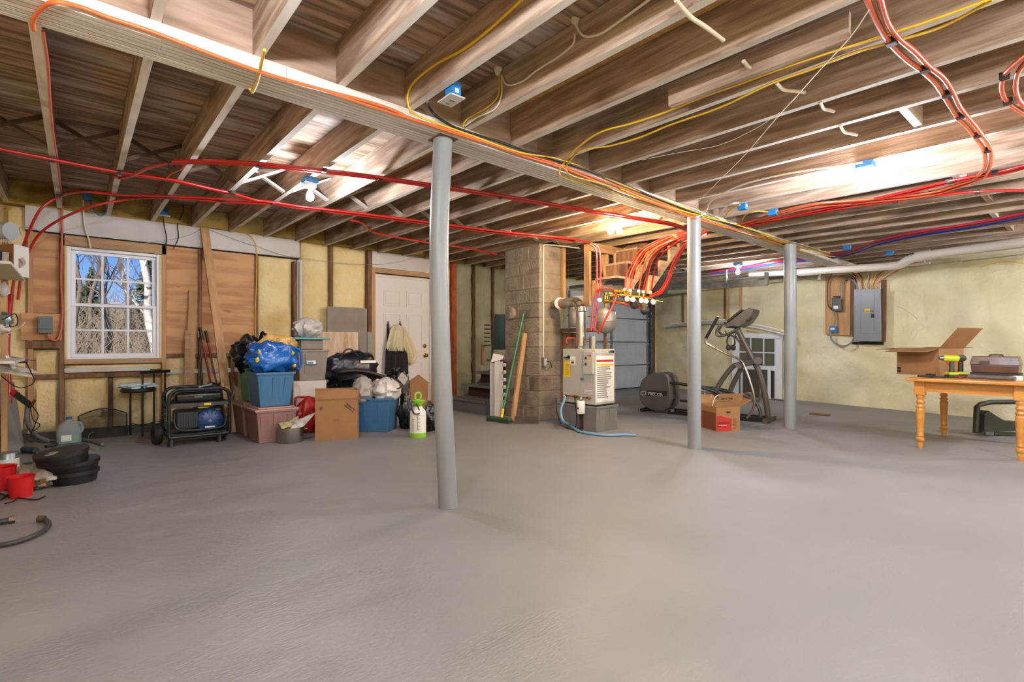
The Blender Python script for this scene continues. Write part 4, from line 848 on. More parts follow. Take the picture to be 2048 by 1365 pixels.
MB().box(gx+.04, gx+GW-.08, gy-.008, gy+.004, .385, .41).build('control_strip', mat('grey strip', '6c6a66', rough=.4), t); MB().box(gx+.30, gx+.36, gy-.0105, gy-.008, .386, .409).build('yellow_sticker', m_yel, t)
MB().box(gx+.07, gx+.26, gy+.05, gy+GD-.06, .15, .33).build('alternator_cover', mat('ribbed dark cover', '2b2c2e', rough=.5), t, bevel=.02, seg=3)
for k in range(8): MB().box(gx+.085+k*.021, gx+.094+k*.021, gy+.044, gy+.05, .165, .315).build('cover_fin', m_blackp, t)
c = V((gx+.36, gy+.07, .22)); A = Matrix.Rotation(rad(90), 3, 'X'); m_bl = mat('dark blue engine cover', '1d3f73', rough=.35)
MB().lathe([(.001, .026), (.06, .026), (.075, .018), (.112, .016), (.125, .0), (.125, -.05)], c, 28, A).build('recoil_cover', m_bl, t)
for k in range(14):
    a = 2*math.pi*k/14; MB().cbox(c+V((math.cos(a)*.09, -.021, math.sin(a)*.09)), (.035, .006, .006), R=Matrix.Rotation(-a, 3, 'Y')).build('vent_slot', m_ink, t)
MB().prism([c+V((-.02, -.028, -.01)), c+V((.02, -.028, -.01)), c+V((0, -.028, .022))], (0, -.004, 0)).build('emblem', m_galv, t); MB().box(c.x-.045, c.x+.045, c.y-.03, c.y-.026, c.z-.075, c.z-.055).build('maker_plate', m_paper, t)
MB().box(gx+.24, gx+.48, gy+.1, gy+GD-.08, .12, .34).build('engine_block', mat('dark engine', '26282a', rough=.5), t, bevel=.02); MB().blob((gx+.30, gy+.05, .362), (.06, .03, .010), .15, nu=12, nv=6).build('yellow_lever', m_yel, t)
MB().tube(smooth([(gx+.04, gy-.02, .33), (gx+.05, gy-.03, .2), (gx+.12, gy-.035, .155), (gx+.35, gy-.035, .15), (gx+.47, gy-.03, .17), (gx+.50, gy-.02, .26)], 5), .012, 8).build('handle_bar', m_black, t)
for k in range(9): MB().box(gx-.012, gx-.004, gy+.12, gy+.3, .17+k*.022, .178+k*.022).build('muffler_fin', m_galv, t)
MB().beam((gx+.05, gy+.02, .07), (gx+GW-.05, gy+.02, .07), .04, .02).build('base_rail', m_black, t)
MB().box(gx+.02, gx+GW-.02, gy+.02, gy+GD-.02, .10, .115).build('base_pan', m_black, t)
for x in (gx+.01, gx+GW-.1): MB().cyl((x+.01, gy+.01, 0), (x+.01, gy+.01, .085), .03, .022).build('rubber_foot', m_blackp, t)
def wheel(c, ax, r, w):
    A = V(ax).to_track_quat('Z', 'Y').to_matrix()
    o = MB().lathe([(r*.55, -w/2), (r*.9, -w/2), (r, -w*.3), (r, w*.3), (r*.9, w/2), (r*.55, w/2), (r*.55, -w/2)], c, 26, A).build('tyre', mat('tyre rubber', '202122', rough=.7), t)
    MB().lathe([(.001, -w*.3), (r*.55, -w*.35), (r*.55, w*.35), (.001, w*.3)], c, 20, A).build('wheel_hub', m_galv, o)
wheel((gx-.07, gy+.25, .105), (1, .1, 0), .105, .07); wheel((gx+GW+.0, gy+.3, .105), (1, 0, 0), .105, .06)
o = MB().beam((.93, 5.97, .574), (1.05, 6.0, .60), .03, .012).build('hand_tool', m_galv); tag(o, 'small silver tool lying on top of the generator', 'tool')
# ---- lumber and long handled tools against the wall
o = MB().beam(P(463, 866, z=.01), P(409, 456, Y=WY-.04), .085, .038, (0, -1, 0)).build('lumber_board', m_lum); tag(o, 'long pale two by four leaning against the plywood up to the header', 'board')
o = MB().beam(P(376, 858, z=.01), P(386, 582, Y=WY-.02), .085, .03, (0, -1, 0)).build('lumber_board', m_lum); tag(o, 'taller of two short boards leaning behind the generator', 'board')
o = MB().beam(P(372, 862, z=.01), P(376, 662, Y=WY-.05), .06, .025, (0, -1, 0)).build('lumber_board', m_lumh); tag(o, 'shorter board leaning in front of the taller one behind the generator', 'board')
m_redh = mat('red enamel', 'a81f1f', rough=.35)
t = thing('pry_pole', 'black metal pole leaning on the plywood beside red handled cutters', 'pole', at(412, 862)); MB().tube([at(412, 862)+V((0, 0, .01)), P(397, 676, Y=WY-.03)], .012, 10).build('shaft', m_black, t); MB().tube([P(397, 676, Y=WY-.03), P(396, 662, Y=WY-.03)], .009, 8).build('tip', m_galv, t)
t = thing('bolt_cutters', 'red handled long cutters with black grips leaning on the plywood', 'cutters', at(440, 858))
for (a, c), (e, g) in (((400, 655), (428, 800)), ((411, 662), (440, 800))):
    q0, q1 = P(a, c, Y=WY-.04), P(e, g, Y=WY-.12); qm = q0.lerp(q1, .17)
    MB().tube([q0, qm], .016, 12).build('grip', m_blackp, t); MB().tube([qm, q1], .010, 12).build('handle', m_redh, t)
q = P(434, 805, Y=WY-.13); MB().beam(q, at(442, 860)+V((0, 0, .02)), .05, .03, (0, -1, 0)).build('jaw', m_black, t)
for px, nm in ((424, 'nearer'), (446, 'farther')):
    q = P(px, 772, Y=WY-.3); o = MB().tube(smooth([q+V((-.05, 0, -.03)), q+V((-.045, 0, .02)), q+V((0, 0, .03)), q+V((.05, 0, .01)), q+V((.08, 0, -.03))], 4), .014, 8).build('tool_handle', m_blackp); o2 = MB().tube([q+V((0, 0, .02)), V((q.x+.03, q.y-.02, .01))], .009, 8).build('shaft', m_redh, o); tag(o, f'black curved handle on a red shaft, {nm} to the generator behind it', 'tool')
q = at(459, 857); t = thing('jack_stand', 'small red stand with a triangular frame beside the mauve totes', 'jack stand', q)
MB().lathe([(.10, 0), (.10, .02), (.06, .035), (.02, .15), (.022, .17), (.001, .17)], q, 12).build('stand_body', m_redh, t)
o = MB().tube(smooth([P(458, 828, Y=6.7), P(462, 800, Y=6.75), P(466, 790, Y=6.8), P(470, 778, Y=6.85)], 4), .003, 6).build('twisted_string', m_wc); tag(o, 'thin pale twisted cord hanging above the red stand', 'cord')
# ---- totes and bags
m_mauve = mat('mauve plastic', '8d6a63', rough=.4); m_mauvl = mat('mauve lid', 'b58f84', rough=.4); m_btote = mat('blue plastic tote', '3d6d94', rough=.35); m_btl = mat('blue tote rim', '4f82a8', rough=.35); m_gtote = mat('green plastic tote', '54917a', rough=.4); m_tote = mat('warm grey tote', '857c70', rough=.45)
tote_box('storage_tote', 'mauve lidded tote on the floor under the open blue tote', 1.37, 1.76, 5.56, 6.06, 0, .362, m_mauve, 3, taper=.03, lid=True, lidm=m_mauvl)
tote_box('storage_tote', 'second mauve lidded tote behind, under the green tote', 1.36, 1.75, 6.13, 6.62, 0, .362, m_mauve, 3, taper=.03, lid=True, lidm=m_mauvl)
tote_box('storage_tote', 'open blue tote stacked on the front mauve tote', 1.38, 1.74, 5.58, 5.98, .364, .715, m_btote, 3, taper=.035)
tote_box('storage_tote', 'green ribbed tote stacked on the rear mauve tote', 1.42, 1.74, 6.18, 6.56, .364, .74, m_gtote, 4, taper=.035)
o = MB().blob((1.50, 6.3, .90), (.20, .19, .19), .25, seed=2, nu=36, nv=22).build('bin_bag', m_bagk); tag(o, 'shiny black bin bag on the green tote', 'bag')
MB().blob((1.62, 6.3, 1.08), (.04, .04, .06), .4, seed=3, nu=12, nv=8).build('knot', m_bagk, o)
t = thing('shopping_bag', 'big glossy blue woven bag with yellow print on the blue tote', 'bag', (1.58, 5.78, .71))
m_ikea = mat('glossy blue bag', '15509a', '1b62b4', scale=5, rough=.2, bump=.6, bscale=9)
MB().blob((1.57, 5.78, .865), (.235, .2, .165), .17, fq=3, seed=8, nu=40, nv=24, pw=.7, flat=.15).build('bag_body', m_ikea, t)
for k, (dx, dz) in enumerate(((-.17, .06), (-.19, -.02), (.17, .05), (.19, -.08))): MB().blob((1.57+dx*.95, 5.625, .865+dz), (.018, .03, .025), .5, seed=k, nu=10, nv=8).build('yellow_print', m_yel, t)
MB().tube(smooth([(1.74, 5.66, .98), (1.82, 5.64, .93), (1.83, 5.64, .8), (1.79, 5.63, .74), (1.77, 5.62, .84)], 5), [.013]*21, 8).build('strap', m_ikea, t)
t = thing('smiley_bag', 'yellow printed gift bag stuffed into the top of the blue bag', 'bag', (1.64, 5.9, .95))
MB().blob((1.65, 5.88, 1.0), (.20, .17, .105), .2, seed=13, nu=30, nv=16).build('bag_body', mat('pale yellow bag', 'd9b56a', 'c9a254', scale=6, rough=.5), t)
for k in range(7):
    c = V((1.5+.055*k, 5.72-.012*(3-abs(k-3)), 1.03+.02*((k*37) % 3-1))); MB().tube([c+V((.018*math.cos(a), 0, .018*math.sin(a))) for a in [2*math.pi*j/12 for j in range(12)]], .002, 5, closed=True).build('printed_face', m_ink, t)
    MB().tube([c+V((.009*math.cos(a), 0, .009*math.sin(a))) for a in [math.pi+math.pi*j/6 for j in range(7)]], .0015, 5).build('printed_face', m_ink, t)
# middle stack
t = tote_box('storage_tote', 'warm grey tote with a small blue label on top of the white box', 1.93, 2.28, 6.06, 6.5, .582, .94, m_tote, 1, taper=.03)
MB().box(2.02, 2.12, 6.035, 6.037, .775, .815).build('paper_label', m_paper, t); MB().box(2.03, 2.09, 6.033, 6.035, .78, .80).build('blue_print', m_bluebox, t)
t = thing('white_box', 'white carton with red print under the grey tote', 'box', (2.08, 6.25, 0)); MB().box(1.88, 2.26, 6.07, 6.5, 0, .58).build('carton', mat('white carton', 'c9beb4', rough=.7), t, bevel=.004)
MB().tube(smooth([(1.9, 6.064, .05), (1.9, 6.064, .36), (1.96, 6.064, .40), (2.14, 6.064, .37), (2.24, 6.064, .30)], 5), .012, 6).build('red_band', m_red, t)
o = MB().blob((2.0, 5.93, .2), (.14, .1, .22), .22, seed=5, flat=.2, pinch=.5).build('red_bag', mat('red bag', 'b01c18', rough=.4, bump=.4)); tag(o, 'bright red bag on the floor behind the cardboard box', 'bag')
t = thing('clear_bin', 'clear plastic bin with a teal lid above the grey tote', 'storage bin', (2.12, 6.28, .942))
MB().box(1.98, 2.24, 6.12, 6.44, .942, 1.06).build('bin_body', mat('smoky clear plastic', '8a7f74', rough=.2, alpha=.8), t, bevel=.01); MB().box(1.85, 2.3, 6.05, 6.5, 1.061, 1.085).build('lid', mat('teal lid', '4b9799', rough=.35), t, bevel=.006)
MB().blob((2.1, 6.2, .99), (.1, .07, .035), .4, seed=9, nu=12, nv=8).build('contents', m_bagw, t)
o = MB().blob((2.1, 6.25, 1.2), (.165, .15, .13), .25, seed=21, nu=36, nv=22, flat=.112, pinch=.3).build('plastic_bag', m_bagw); tag(o, 'knotted white plastic bag on the teal lid', 'bag')
# cardboard box
def carton(name, label, c, w, d, h, rz, flaps=(1, 1, 1, 1), m=m_card, fl=.16, tilt=(120, 120, 60, 60), th=.006, closed=False):
    """open carton: flaps angles from vertical for -y,+y,-x,+x"""
    M_ = Matrix.Translation(c) @ Matrix.Rotation(rz, 4, 'Z'); t = thing(name, label, 'box', c)
    b = MB(M_); a, e = w/2, d/2
    b.box(-a, a, -e, e, 0, .006); b.box(-a, a, -e, -e+th, .006, h); b.box(-a, a, e-th, e, .006, h); b.box(-a, -a+th, -e+th, e-th, .006, h); b.box(a-th, a, -e+th, e-th, .006, h)
    b.build('box_body', m, t)
    for k, (ang, ln) in enumerate(zip(tilt, flaps)):
        if not ln: continue
        s, co = math.sin(rad(ang))*fl*ln, math.cos(rad(ang))*fl*ln
        if k == 0: q = [(-a, -e, h), (a, -e, h), (a, -e-s, h+co), (-a, -e-s, h+co)]
        if k == 1: q = [(-a, e, h), (a, e, h), (a, e+s, h+co), (-a, e+s, h+co)]
        if k == 2: q = [(-a, -e, h), (-a, e, h), (-a-s, e, h+co), (-a-s, -e, h+co)]
        if k == 3: q = [(a, -e, h), (a, e, h), (a+s, e, h+co), (a+s, -e, h+co)]
        MB(M_).prism([V(z) for z in q], (V(q[1])-V(q[0])).cross(V(q[3])-V(q[0])).normalized()*.004).build('flap', m, t)
    return t, M_
c0, c1 = at(630, 883), at(717, 877.5); ctr = (c0+c1)/2; rz = math.atan2(c1.y-c0.y, c1.x-c0.x); w = (c1-c0).length
nrm = V((-math.sin(rz), math.cos(rz), 0))
t, M_ = carton('cardboard_box', 'tall plain brown cardboard box with a black stamp behind the steel pot', ctr+nrm*.16, w, .32, .52, rz, (0, 0, 0, 0))
b = MB(M_); b.box(-w/2+.01, w/2-.01, -.15, .15, .46, .465); b.build('contents_top', m_cardi, t)
MB(M_).prism([(-w/2, -.161, .52), (w/2, -.161, .52), (w/2, -.165, .43), (-w/2, -.165, .43)], (0, -.004, 0)).build('folded_flap', m_card, t)
o3 = M_ @ V((w*.24, -.166, .37)); rx = (M_.to_3x3() @ V((.75, 0, -.65)))
ux = M_.to_3x3() @ V((.65, 0, .75))
def onbox(M_, x, z, y): return M_ @ V((x, y, z))
b = MB(M_); cx_, cz_ = w*.30, .335
for dx in (-.014, .014): b.prism([(cx_-.045+dx*.65, -.1615, cz_+.04+dx*.75), (cx_+.045+dx*.65, -.1615, cz_-.04+dx*.75), (cx_+.042+dx*.65, -.1615, cz_-.042+dx*.75-.003), (cx_-.048+dx*.65, -.1615, cz_+.037+dx*.75-.003)], (0, -.001, 0))
b.build('stamp_frame', m_ink, t); text('FRAGILE', .018, onbox(M_, cx_-.042, cz_+.03, -.163), M_.to_3x3() @ V((.75, 0, -.66)), M_.to_3x3() @ V((.66, 0, .75)), m_ink, t)
text('18-42', .028, onbox(M_, -.04, .2, -.162), M_.to_3x3() @ V((1, 0, 0)), (0, 0, 1), mat('faint print', '6b4a2e'), t)
MB(M_).prism([(-w*.42, -.1615, .34), (-w*.36, -.1615, .36), (-w*.32, -.1615, .34), (-w*.37, -.1615, .31)], (0, -.001, 0)).build('printed_mark', mat('faint print', '6b4a2e'), t)
# pot
q = at(581, 884); t = thing('stock_pot', 'stainless steel cooking pot with papers in it on the floor', 'pot', q)
m_ss = mat('brushed steel', 'a9a59e', rough=.22, metal=.95)
MB().lathe([(.001, 0), (.12, 0), (.128, .01), (.128, .15), (.134, .152), (.134, .156), (.124, .156), (.122, .012), (.001, .01)], q, 32).build('pot_body', m_ss, t)
h_ = q+V((.03, -.12, .12)); MB().tube(smooth([q+V((.125, -.02, .12)), q+V((.165, -.03, .125)), q+V((.165, .03, .125)), q+V((.125, .03, .12))], 4), .006, 8).build('handle', m_ss, t)
def sheet(name, label, pts4, m, cat='paper', bend=.02, n=8, sd=0):
    A_, B_, C_, D_ = [V(z) for z in pts4]
    def f(u, v): return (A_.lerp(B_, u)).lerp(D_.lerp(C_, u), v)+V((0, 0, bend*math.sin(u*3.1+v*2+sd)+bend*.6*noise.noise(V((u*3, v*3, sd)))))
    o = MB().grid(f, n, n).build(name, m, solid=.0015); return tag(o, label, cat)
sheet('newspaper', 'yellowish printed paper standing in the steel pot', [q+V((-.10, -.05, .13)), q+V((.08, -.02, .16)), q+V((.10, .06, .26)), q+V((-.12, .0, .2))], mat('printed paper', 'c8bd84', '6f7a4a', scale=14, rough=.8), sd=1)
sheet('newspaper', 'white curled paper sticking out of the steel pot towards the cardboard box', [q+V((-.03, -.09, .13)), q+V((.07, -.08, .13)), q+V((.27, -.02, .27)), q+V((.05, .02, .24))], mat('white newsprint', 'd2cdc2', '8d8a80', scale=14, rough=.8), sd=2.5)
# blue tote 2 with bags
ct = V((2.66, 5.66, 0))
tote_box('storage_tote', 'large open blue tote full of bags right of the cardboard box', ct.x-.26, ct.x+.26, ct.y-.2, ct.y+.2, 0, .385, m_btote, 3, taper=.03, rz=rad(-44))
for c, s, m, nm, sd in (((2.52, 5.62, .47), (.13, .13, .17), m_bagg, 'grey clear bag of stuff rising from the big blue tote beside the cardboard box', 31), ((2.76, 5.53, .47), (.17, .15, .15), m_bagw, 'crumpled pale plastic bag filling the door end of the big blue tote', 32)):
    o = MB().blob(c, s, .22, seed=sd, nu=36, nv=22, fq=3.2, pinch=.25).build('plastic_bag', m); tag(o, nm, 'bag')
m_navy = mat('black nylon', '15171f', '20242f', scale=6, rough=.3, bump=.6, bscale=10)
t = thing('duffel_bag', 'shiny dark duffel bag with a handle behind the big blue tote', 'bag', (2.5, 6.2, .0))
MB().blob((2.62, 6.2, .70), (.33, .2, .21), .15, seed=41, nu=40, nv=22, pw=.8).build('bag_body', m_navy, t); MB().tube(smooth([(2.4, 6.02, .82), (2.46, 6.0, .93), (2.54, 6.0, .94), (2.62, 6.0, .86)], 5), .011, 8).build('handle', m_blackp, t)
MB().cbox((2.75, 5.99, .79), (.2, .01, .03), rz=rad(-5)).build('white_stripe', m_paper, t)
o = MB().blob((2.5, 6.15, .28), (.27, .22, .29), .12, seed=43, nu=28, nv=16, pw=.7, flat=.28).build('bin_bag', m_bagk); tag(o, 'dark bag on the floor under the duffel bag', 'bag')
m_brown = mat('dark brown fabric', '33261d', '46362a', scale=6, rough=.6, bump=.4)
t = thing('tote_bag', 'flattened dark brown bag with looped straps draped across the big blue tote', 'bag', (2.7, 5.75, .6))
def f(u, v): 
    x = 2.36+.62*u; return V((x, 5.98-.42*u+.13*(v-.5), .665+.05*math.sin(u*5)*.5-.10*u**2+.02*math.sin(v*6)))
MB().grid(f, 14, 4).build('bag_body', m_brown, t, solid=.02)
MB().tube(smooth([(2.8, 5.5, .62), (2.78, 5.42, .52), (2.84, 5.4, .49), (2.93, 5.42, .53), (2.95, 5.5, .6)], 5), .009, 8).build('strap', m_brown, t)
for (a, s, sd, nm) in (((2.38, 6.0, .47), (.14, .08, .06), 51, 'dark shiny plastic bundle between the duffel and the cardboard box'), ((2.98, 5.72, .62), (.1, .1, .09), 52, 'small black plastic bag at the door end of the pile'), ((3.0, 5.6, .5), (.09, .09, .15), 53, 'dark grey clear bag beside the pale bag in the tote')):
    o = MB().blob(a, s, .3, seed=sd, nu=24, nv=14).build('plastic_bag', m_bagk if sd != 53 else mat('smoky bag', '57524d', rough=.3, bump=.5)); tag(o, nm, 'bag')
t = thing('paper_tag', 'white printed card hanging on the bags near the door', 'tag', (3.0, 5.5, .55)); MB().prism([P(795, 757, d=5.75), P(808, 771, d=5.75), P(816, 757, d=5.7), P(804, 745, d=5.7)], (0, -.004, 0)).build('card', m_paper, t)
text('SALE', .03, P(799, 758, d=5.69), (.75, -.6, .1), (0, 0, 1), m_red, t)
o = MB().prism([V((*P(822, 812, Y=6.3).xy, 0)), V((*P(855, 812, Y=6.3).xy, 0)), P(857, 765, Y=6.3), P(838, 750, Y=6.3), P(820, 762, Y=6.3)], (0, .02, 0)).build('brown_board', m_card); tag(o, 'pointed brown board leaning at the door beside the sprayer', 'board')
MB().prism([P(824, 811, Y=6.35), P(855, 811, Y=6.35), P(857, 818, Y=6.35), P(824, 818, Y=6.35)], (0, .1, 0)).build('ledge', m_stud, o)
for px, py, s, sd, nm in ((812, 866, (.09, .09, .2), 61, 'crumpled black bag on the floor behind the sprayer'), (860, 872, (.1, .1, .17), 62, 'crumpled black bag on the floor between the sprayer and the nearest column')):
    q = P(px, py-6, z=0)+V((.05, .1, 0)); o = MB().blob(q+V((0, 0, s[2]*.85)), s, .28, seed=sd, flat=s[2]*.85, nu=30, nv=18).build('bin_bag', m_bagk); tag(o, nm, 'bag')
# sprayer
q = at(836, 874); t = thing('pump_sprayer', 'white and lime green garden pump sprayer on the floor', 'sprayer', q); m_lime = mat('lime plastic', '8cc832', rough=.35)
MB().lathe([(.001, 0), (.085, 0), (.087, .01), (.087, .05)], q, 28).build('base', m_lime, t)
MB().lathe([(.087, .05), (.087, .24), (.08, .285), (.05, .315), (.045, .33)], q, 28).build('tank', m_paper, t)
MB().lathe([(.035, .315), (.04, .35), (.08, .385), (.083, .395), (.03, .397), (.02, .41)], q, 28).build('funnel_top', m_lime, t)
MB().tube(smooth([q+V((-.03, 0, .41)), q+V((-.035, 0, .46)), q+V((.0, 0, .48)), q+V((.035, 0, .46)), q+V((.03, 0, .41))], 4), .010, 8).build('pump_handle', m_lime, t)
MB().tube(smooth([q+V((-.08, -.06, .26)), q+V((-.11, -.05, .33)), q+V((-.09, -.02, .39)), q+V((-.04, -.03, .37)), q+V((-.02, -.07, .27)), q+V((-.08, -.08, .26))], 4), .008, 8).build('hose_grip', m_blackp, t)
fd = V((-CA, -SA, 0)); rt = V((SA, -CA, 0))
for k in range(5): MB().cbox(q+fd*.0875+rt*.025+V((0, 0, .09+k*.038)), (.03, .002, .003), R=Matrix((rt, -fd, (0, 0, 1))).transposed()).build('level_mark', m_ink, t)
MB().cbox(q+fd*.0875+rt*.012+V((0, 0, .165)), (.003, .002, .155), R=Matrix((rt, -fd, (0, 0, 1))).transposed()).build('level_mark', m_ink, t)
for k in range(7): MB().cbox(q+fd*.082-rt*.038+V((0, 0, .08+k*.02)), (.018, .002, .008), R=Matrix((rt, -fd, (0, 0, 1))).transposed()).build('print_line', m_gc, t)
# boards behind the pile
for (quad, y, m, nm) in (([(655, 613), (734, 617), (734, 800), (655, 800)], WY-.12, mat('grey board', '8f8478', '857a6e', scale=5, rough=.8), 'tall grey board leaning on the foam wall left of the door'),
                         ([(634, 664), (716, 665), (716, 790), (634, 790)], WY-.3, mat('scuffed white board', 'd3bda4', 'b8916a', scale=5, stretch=(3, 1, .6), rough=.5), 'scuffed white and tan panel standing behind the duffel bag'),
                         ([(735, 664), (747, 666), (747, 800), (735, 800)], WY-.14, mat('grey metal strip', '8b867c', rough=.4), 'narrow grey metal strip standing beside the door frame')):
    p4 = [P(a, c, Y=y) for a, c in quad]; p4[2].z = p4[3].z = .005
    o = MB().prism([p4[3], p4[2], p4[1], p4[0]], (0, .018, 0)).build('leaning_board', m); tag(o, nm, 'board')
# clothes on the door
t = thing('door_hook', 'black two armed over door hook with small things on the door', 'hook', P(785, 655, Y=WY-.03))
for px in (776, 800): MB().beam(P(px, 690, Y=WY-.015), P(px, 648, Y=WY-.015), .035, .02, (0, 1, 0)).build('hook_plate', m_blackp, t); MB().tube(smooth([P(px, 650, Y=WY-.02), P(px, 648, Y=WY-.08), P(px, 643, Y=WY-.1)], 3), .009, 8).build('hook_arm', m_blackp, t)
def cloth(name, label, outline, y, m, cat='coat', fold=.03, th=.05, n=16, sd=0, foldn=5):
    """draped cloth: outline = rows (py, x_left, x_right) at Y=y with folds"""
    rows = []
    def f(u, v):
        k = v*(len(outline)-1); i = min(int(k), len(outline)-2); w = k-i; a, c = outline[i], outline[i+1]
        py = a[0]+(c[0]-a[0])*w; xl = a[1]+(c[1]-a[1])*w; xr = a[2]+(c[2]-a[2])*w
        q = P(xl+(xr-xl)*u, py, Y=y); bulge = th*math.sin(math.pi*u)**.6+fold*(.3+v)*math.sin(u*foldn*math.pi+sd+v*1.5)
        q.y -= bulge; return q
    o = MB().grid(f, 28, n).build(name, m, solid=.008); return tag(o, label, cat)
cloth('hanging_trousers', 'black trousers hanging on the door under the cream shirt', [(690, 773, 808), (705, 770, 814), (725, 769, 817), (749, 768, 818)], WY-.06, mat('black cloth', '1b1715', rough=.8), 'trousers', sd=1)
cloth('hanging_shirt', 'cream shirt hanging on the door hook over black trousers', [(650, 786, 799), (660, 780, 808), (680, 775, 808), (695, 772, 812), (703, 778, 811)], WY-.10, mat('cream cloth', 'd9cfae', 'cabf9c', scale=5, rough=.8), 'shirt', sd=2)
cloth('hanging_towel', 'pale beige cloth tail hanging on the knob side of the door', [(655, 805, 808), (680, 806, 822), (700, 812, 831), (715, 817, 832), (729, 818, 824)], WY-.07, mat('beige cloth', 'd8c39a', rough=.8), 'cloth', fold=.015, th=.02, sd=3, foldn=3)
# ---- basement steps
st2 = thing('basement_steps', 'grey painted wooden steps with open risers beside the block chimney', 'stairs', (4.9, 6.2, 0)); m_step = mat('grey painted step', '6f6e6a', '5f5e5b', scale=4, rough=.5)
sy0, sy1 = 5.78, 6.72; sx0 = 4.42
for k in range(4):
    x = sx0+k*.25; z = .19*(k+1)
    MB().box(x-.02, x+.26, sy0, sy1, z-.035, z).build('tread', m_step, st2, bevel=.004)
    MB().box(x+.01, x+.04, sy0, sy0+.24 if k else sy1, z-.19, z-.036).build('riser', m_step, st2)
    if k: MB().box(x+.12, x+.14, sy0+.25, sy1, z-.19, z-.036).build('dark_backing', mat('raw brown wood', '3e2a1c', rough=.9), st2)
MB().prism([(sx0, sy1, 0), (sx0+1.0, sy1, 0), (sx0+1.0, sy1, .72), (sx0+.1, sy1, .05)], (0, .035, 0)).build('stringer', m_step, st2)
MB().prism([(sx0+.04, sy0-.02, 0), (sx0+1.0, sy0-.02, 0), (sx0+1.0, sy0-.02, .72), (sx0+.75, sy0-.02, .72), (sx0+.04, sy0-.02, .17)], (0, .02, 0)).build('stringer', m_step, st2)
# ---- leaning things left of the chimney
t = thing('trim_bundle', 'bundle of white trim boards standing against the steps', 'boards', at(994, 836))
for k, (xl, xr, yt, yb, dd, m) in enumerate(((980, 990, 726, 833, 7.02, m_white), (989, 1000, 718, 835, 6.95, mat('primed trim', 'b4b0a8', rough=.6)), (998, 1006, 724, 832, 7.0, m_white))):
    a, c, e, g = P(xl, yb, d=dd), P(xr, yb, d=dd), P(xr, yt, d=dd), P(xl, yt, d=dd); a.z = c.z = .004
    MB().prism([a, c, e, g], V((CA, SA, 0))*.03).build('trim_board', m, t)
for k in range(6): MB().cyl(P(1006, 730+k*15, d=6.98), P(1010.5, 730+k*15, d=7.0), .026, seg=12).build('scallop', m_white, t)
a = P(982, 727, d=6.98); MB().prism([P(981, 726, d=6.93), P(1005, 719, d=6.93), P(1008, 712, d=6.95), P(987, 707, d=6.98)], (.02, .03, 0)).build('carton_flap', m_white, t)
t = thing('push_broom', 'green push broom leaning on the chimney with its bristles on the floor', 'broom', at(1000, 845))
h0, h1 = at(977, 842)+V((0, 0, .05)), at(1021, 848)+V((0, 0, .05)); MB().beam(h0, h1, .075, .03).build('broom_head', mat('green broom head', '3c5a3c', rough=.6), t, bevel=.006); MB().beam(h0+V((0, 0, -.032)), h1+V((0, 0, -.032)), .085, .035).build('bristles', mat('dark green bristles', '2a3d2b', rough=.9), t)
hm = h0.lerp(h1, .6)+V((0, 0, .015)); ht = P(1047, 628, X=4.585); MB().tube([hm, hm.lerp(ht, .08)], .018, 12).build('yellow_socket', m_yel, t); MB().tube([hm.lerp(ht, .08), ht], .0135, 12).build('handle', mat('green handle', '2f7f4c', rough=.4), t)
o = MB().beam(P(1025, 843, z=.005), P(1050, 667, X=4.585), .06, .03, (0, -1, 0)).build('lumber_board', m_lum); tag(o, 'pale board leaning on the chimney beside the green broom', 'board')
o = MB().tube([P(1012, 800, z=.01), P(1027, 720, X=4.58)], .02, 10).build('red_bar', m_redh); tag(o, 'dark red bar behind the broom handle', 'bar')
t = thing('metal_trough', 'rusty rectangular metal tray standing at the chimney foot', 'tray', at(1052, 845)); a, c = at(1029, 847), at(1076, 847)
MB().beam(a+V((0, 0, .008)), c+V((0, 0, .008)), .12, .012).build('tray_floor', mat('rusty steel', '5a4a3d', '3d322a', scale=9, rough=.7), t)
for dx in (.055, -.055): MB().beam(a+V((dx*CA, dx*SA, .045)), c+V((dx*CA, dx*SA, .045)), .008, .065).build('tray_side', MATS['rusty steel'], t)
t = thing('green_crate', 'dark green ribbed plastic panel standing behind the trim boards', 'panel', (4.55, 5.95, .6)); MB().prism([P(986, 700, Y=6.0), P(1012, 700, Y=6.0), P(1012, 629, Y=6.0), P(992, 629, Y=6.0)], (0, .03, 0)).build('panel', mat('dark green plastic', '1d3a2c', rough=.5), t)
for k in range(6): MB().box(4.56, 4.66, 5.985, 6.0, .98+k*.06, 1.0+k*.06).build('rib', m_blackp, t)
MB().box(4.55, 4.6, 6.04, 6.07, .7, 1.0).build('support', m_stud, t)
# ================================================================ LEFT EDGE
m_pan = mat('black enamel pan', '131314', rough=.5)
def pan(c, r0, r1, h, label, tilt=(0, 0)):
    t = thing('black_pan', label, 'pan', c, 'black pans stacked on the floor')
    A = Matrix.Rotation(rad(tilt[0]), 3, 'X') @ Matrix.Rotation(rad(tilt[1]), 3, 'Y')
    MB().lathe([(.001, 0), (r0, 0), (r1, h), (r1-.007, h), (r0-.007, .008), (.001, .008)], c, 36, A).build('pan_body', m_pan, t)
    MB().lathe([(r1+.001, h-.028), (r1+.006, h-.026), (r1+.006, h+.001), (r1-.004, h+.001)], c, 36, A).build('rim_band', m_pan, t); return t
q = at(146, 964); pan(q, .135, .148, .088, 'bottom one of the three black pans on the floor')
pan(q+V((.005, 0, .07)), .135, .15, .09, 'middle one of the three black pans', (2, -3)); pan(q+V((-.055, .02, .155)), .145, .15, .075, 'top tilted one of the three black pans with scraps inside', (4, -8))
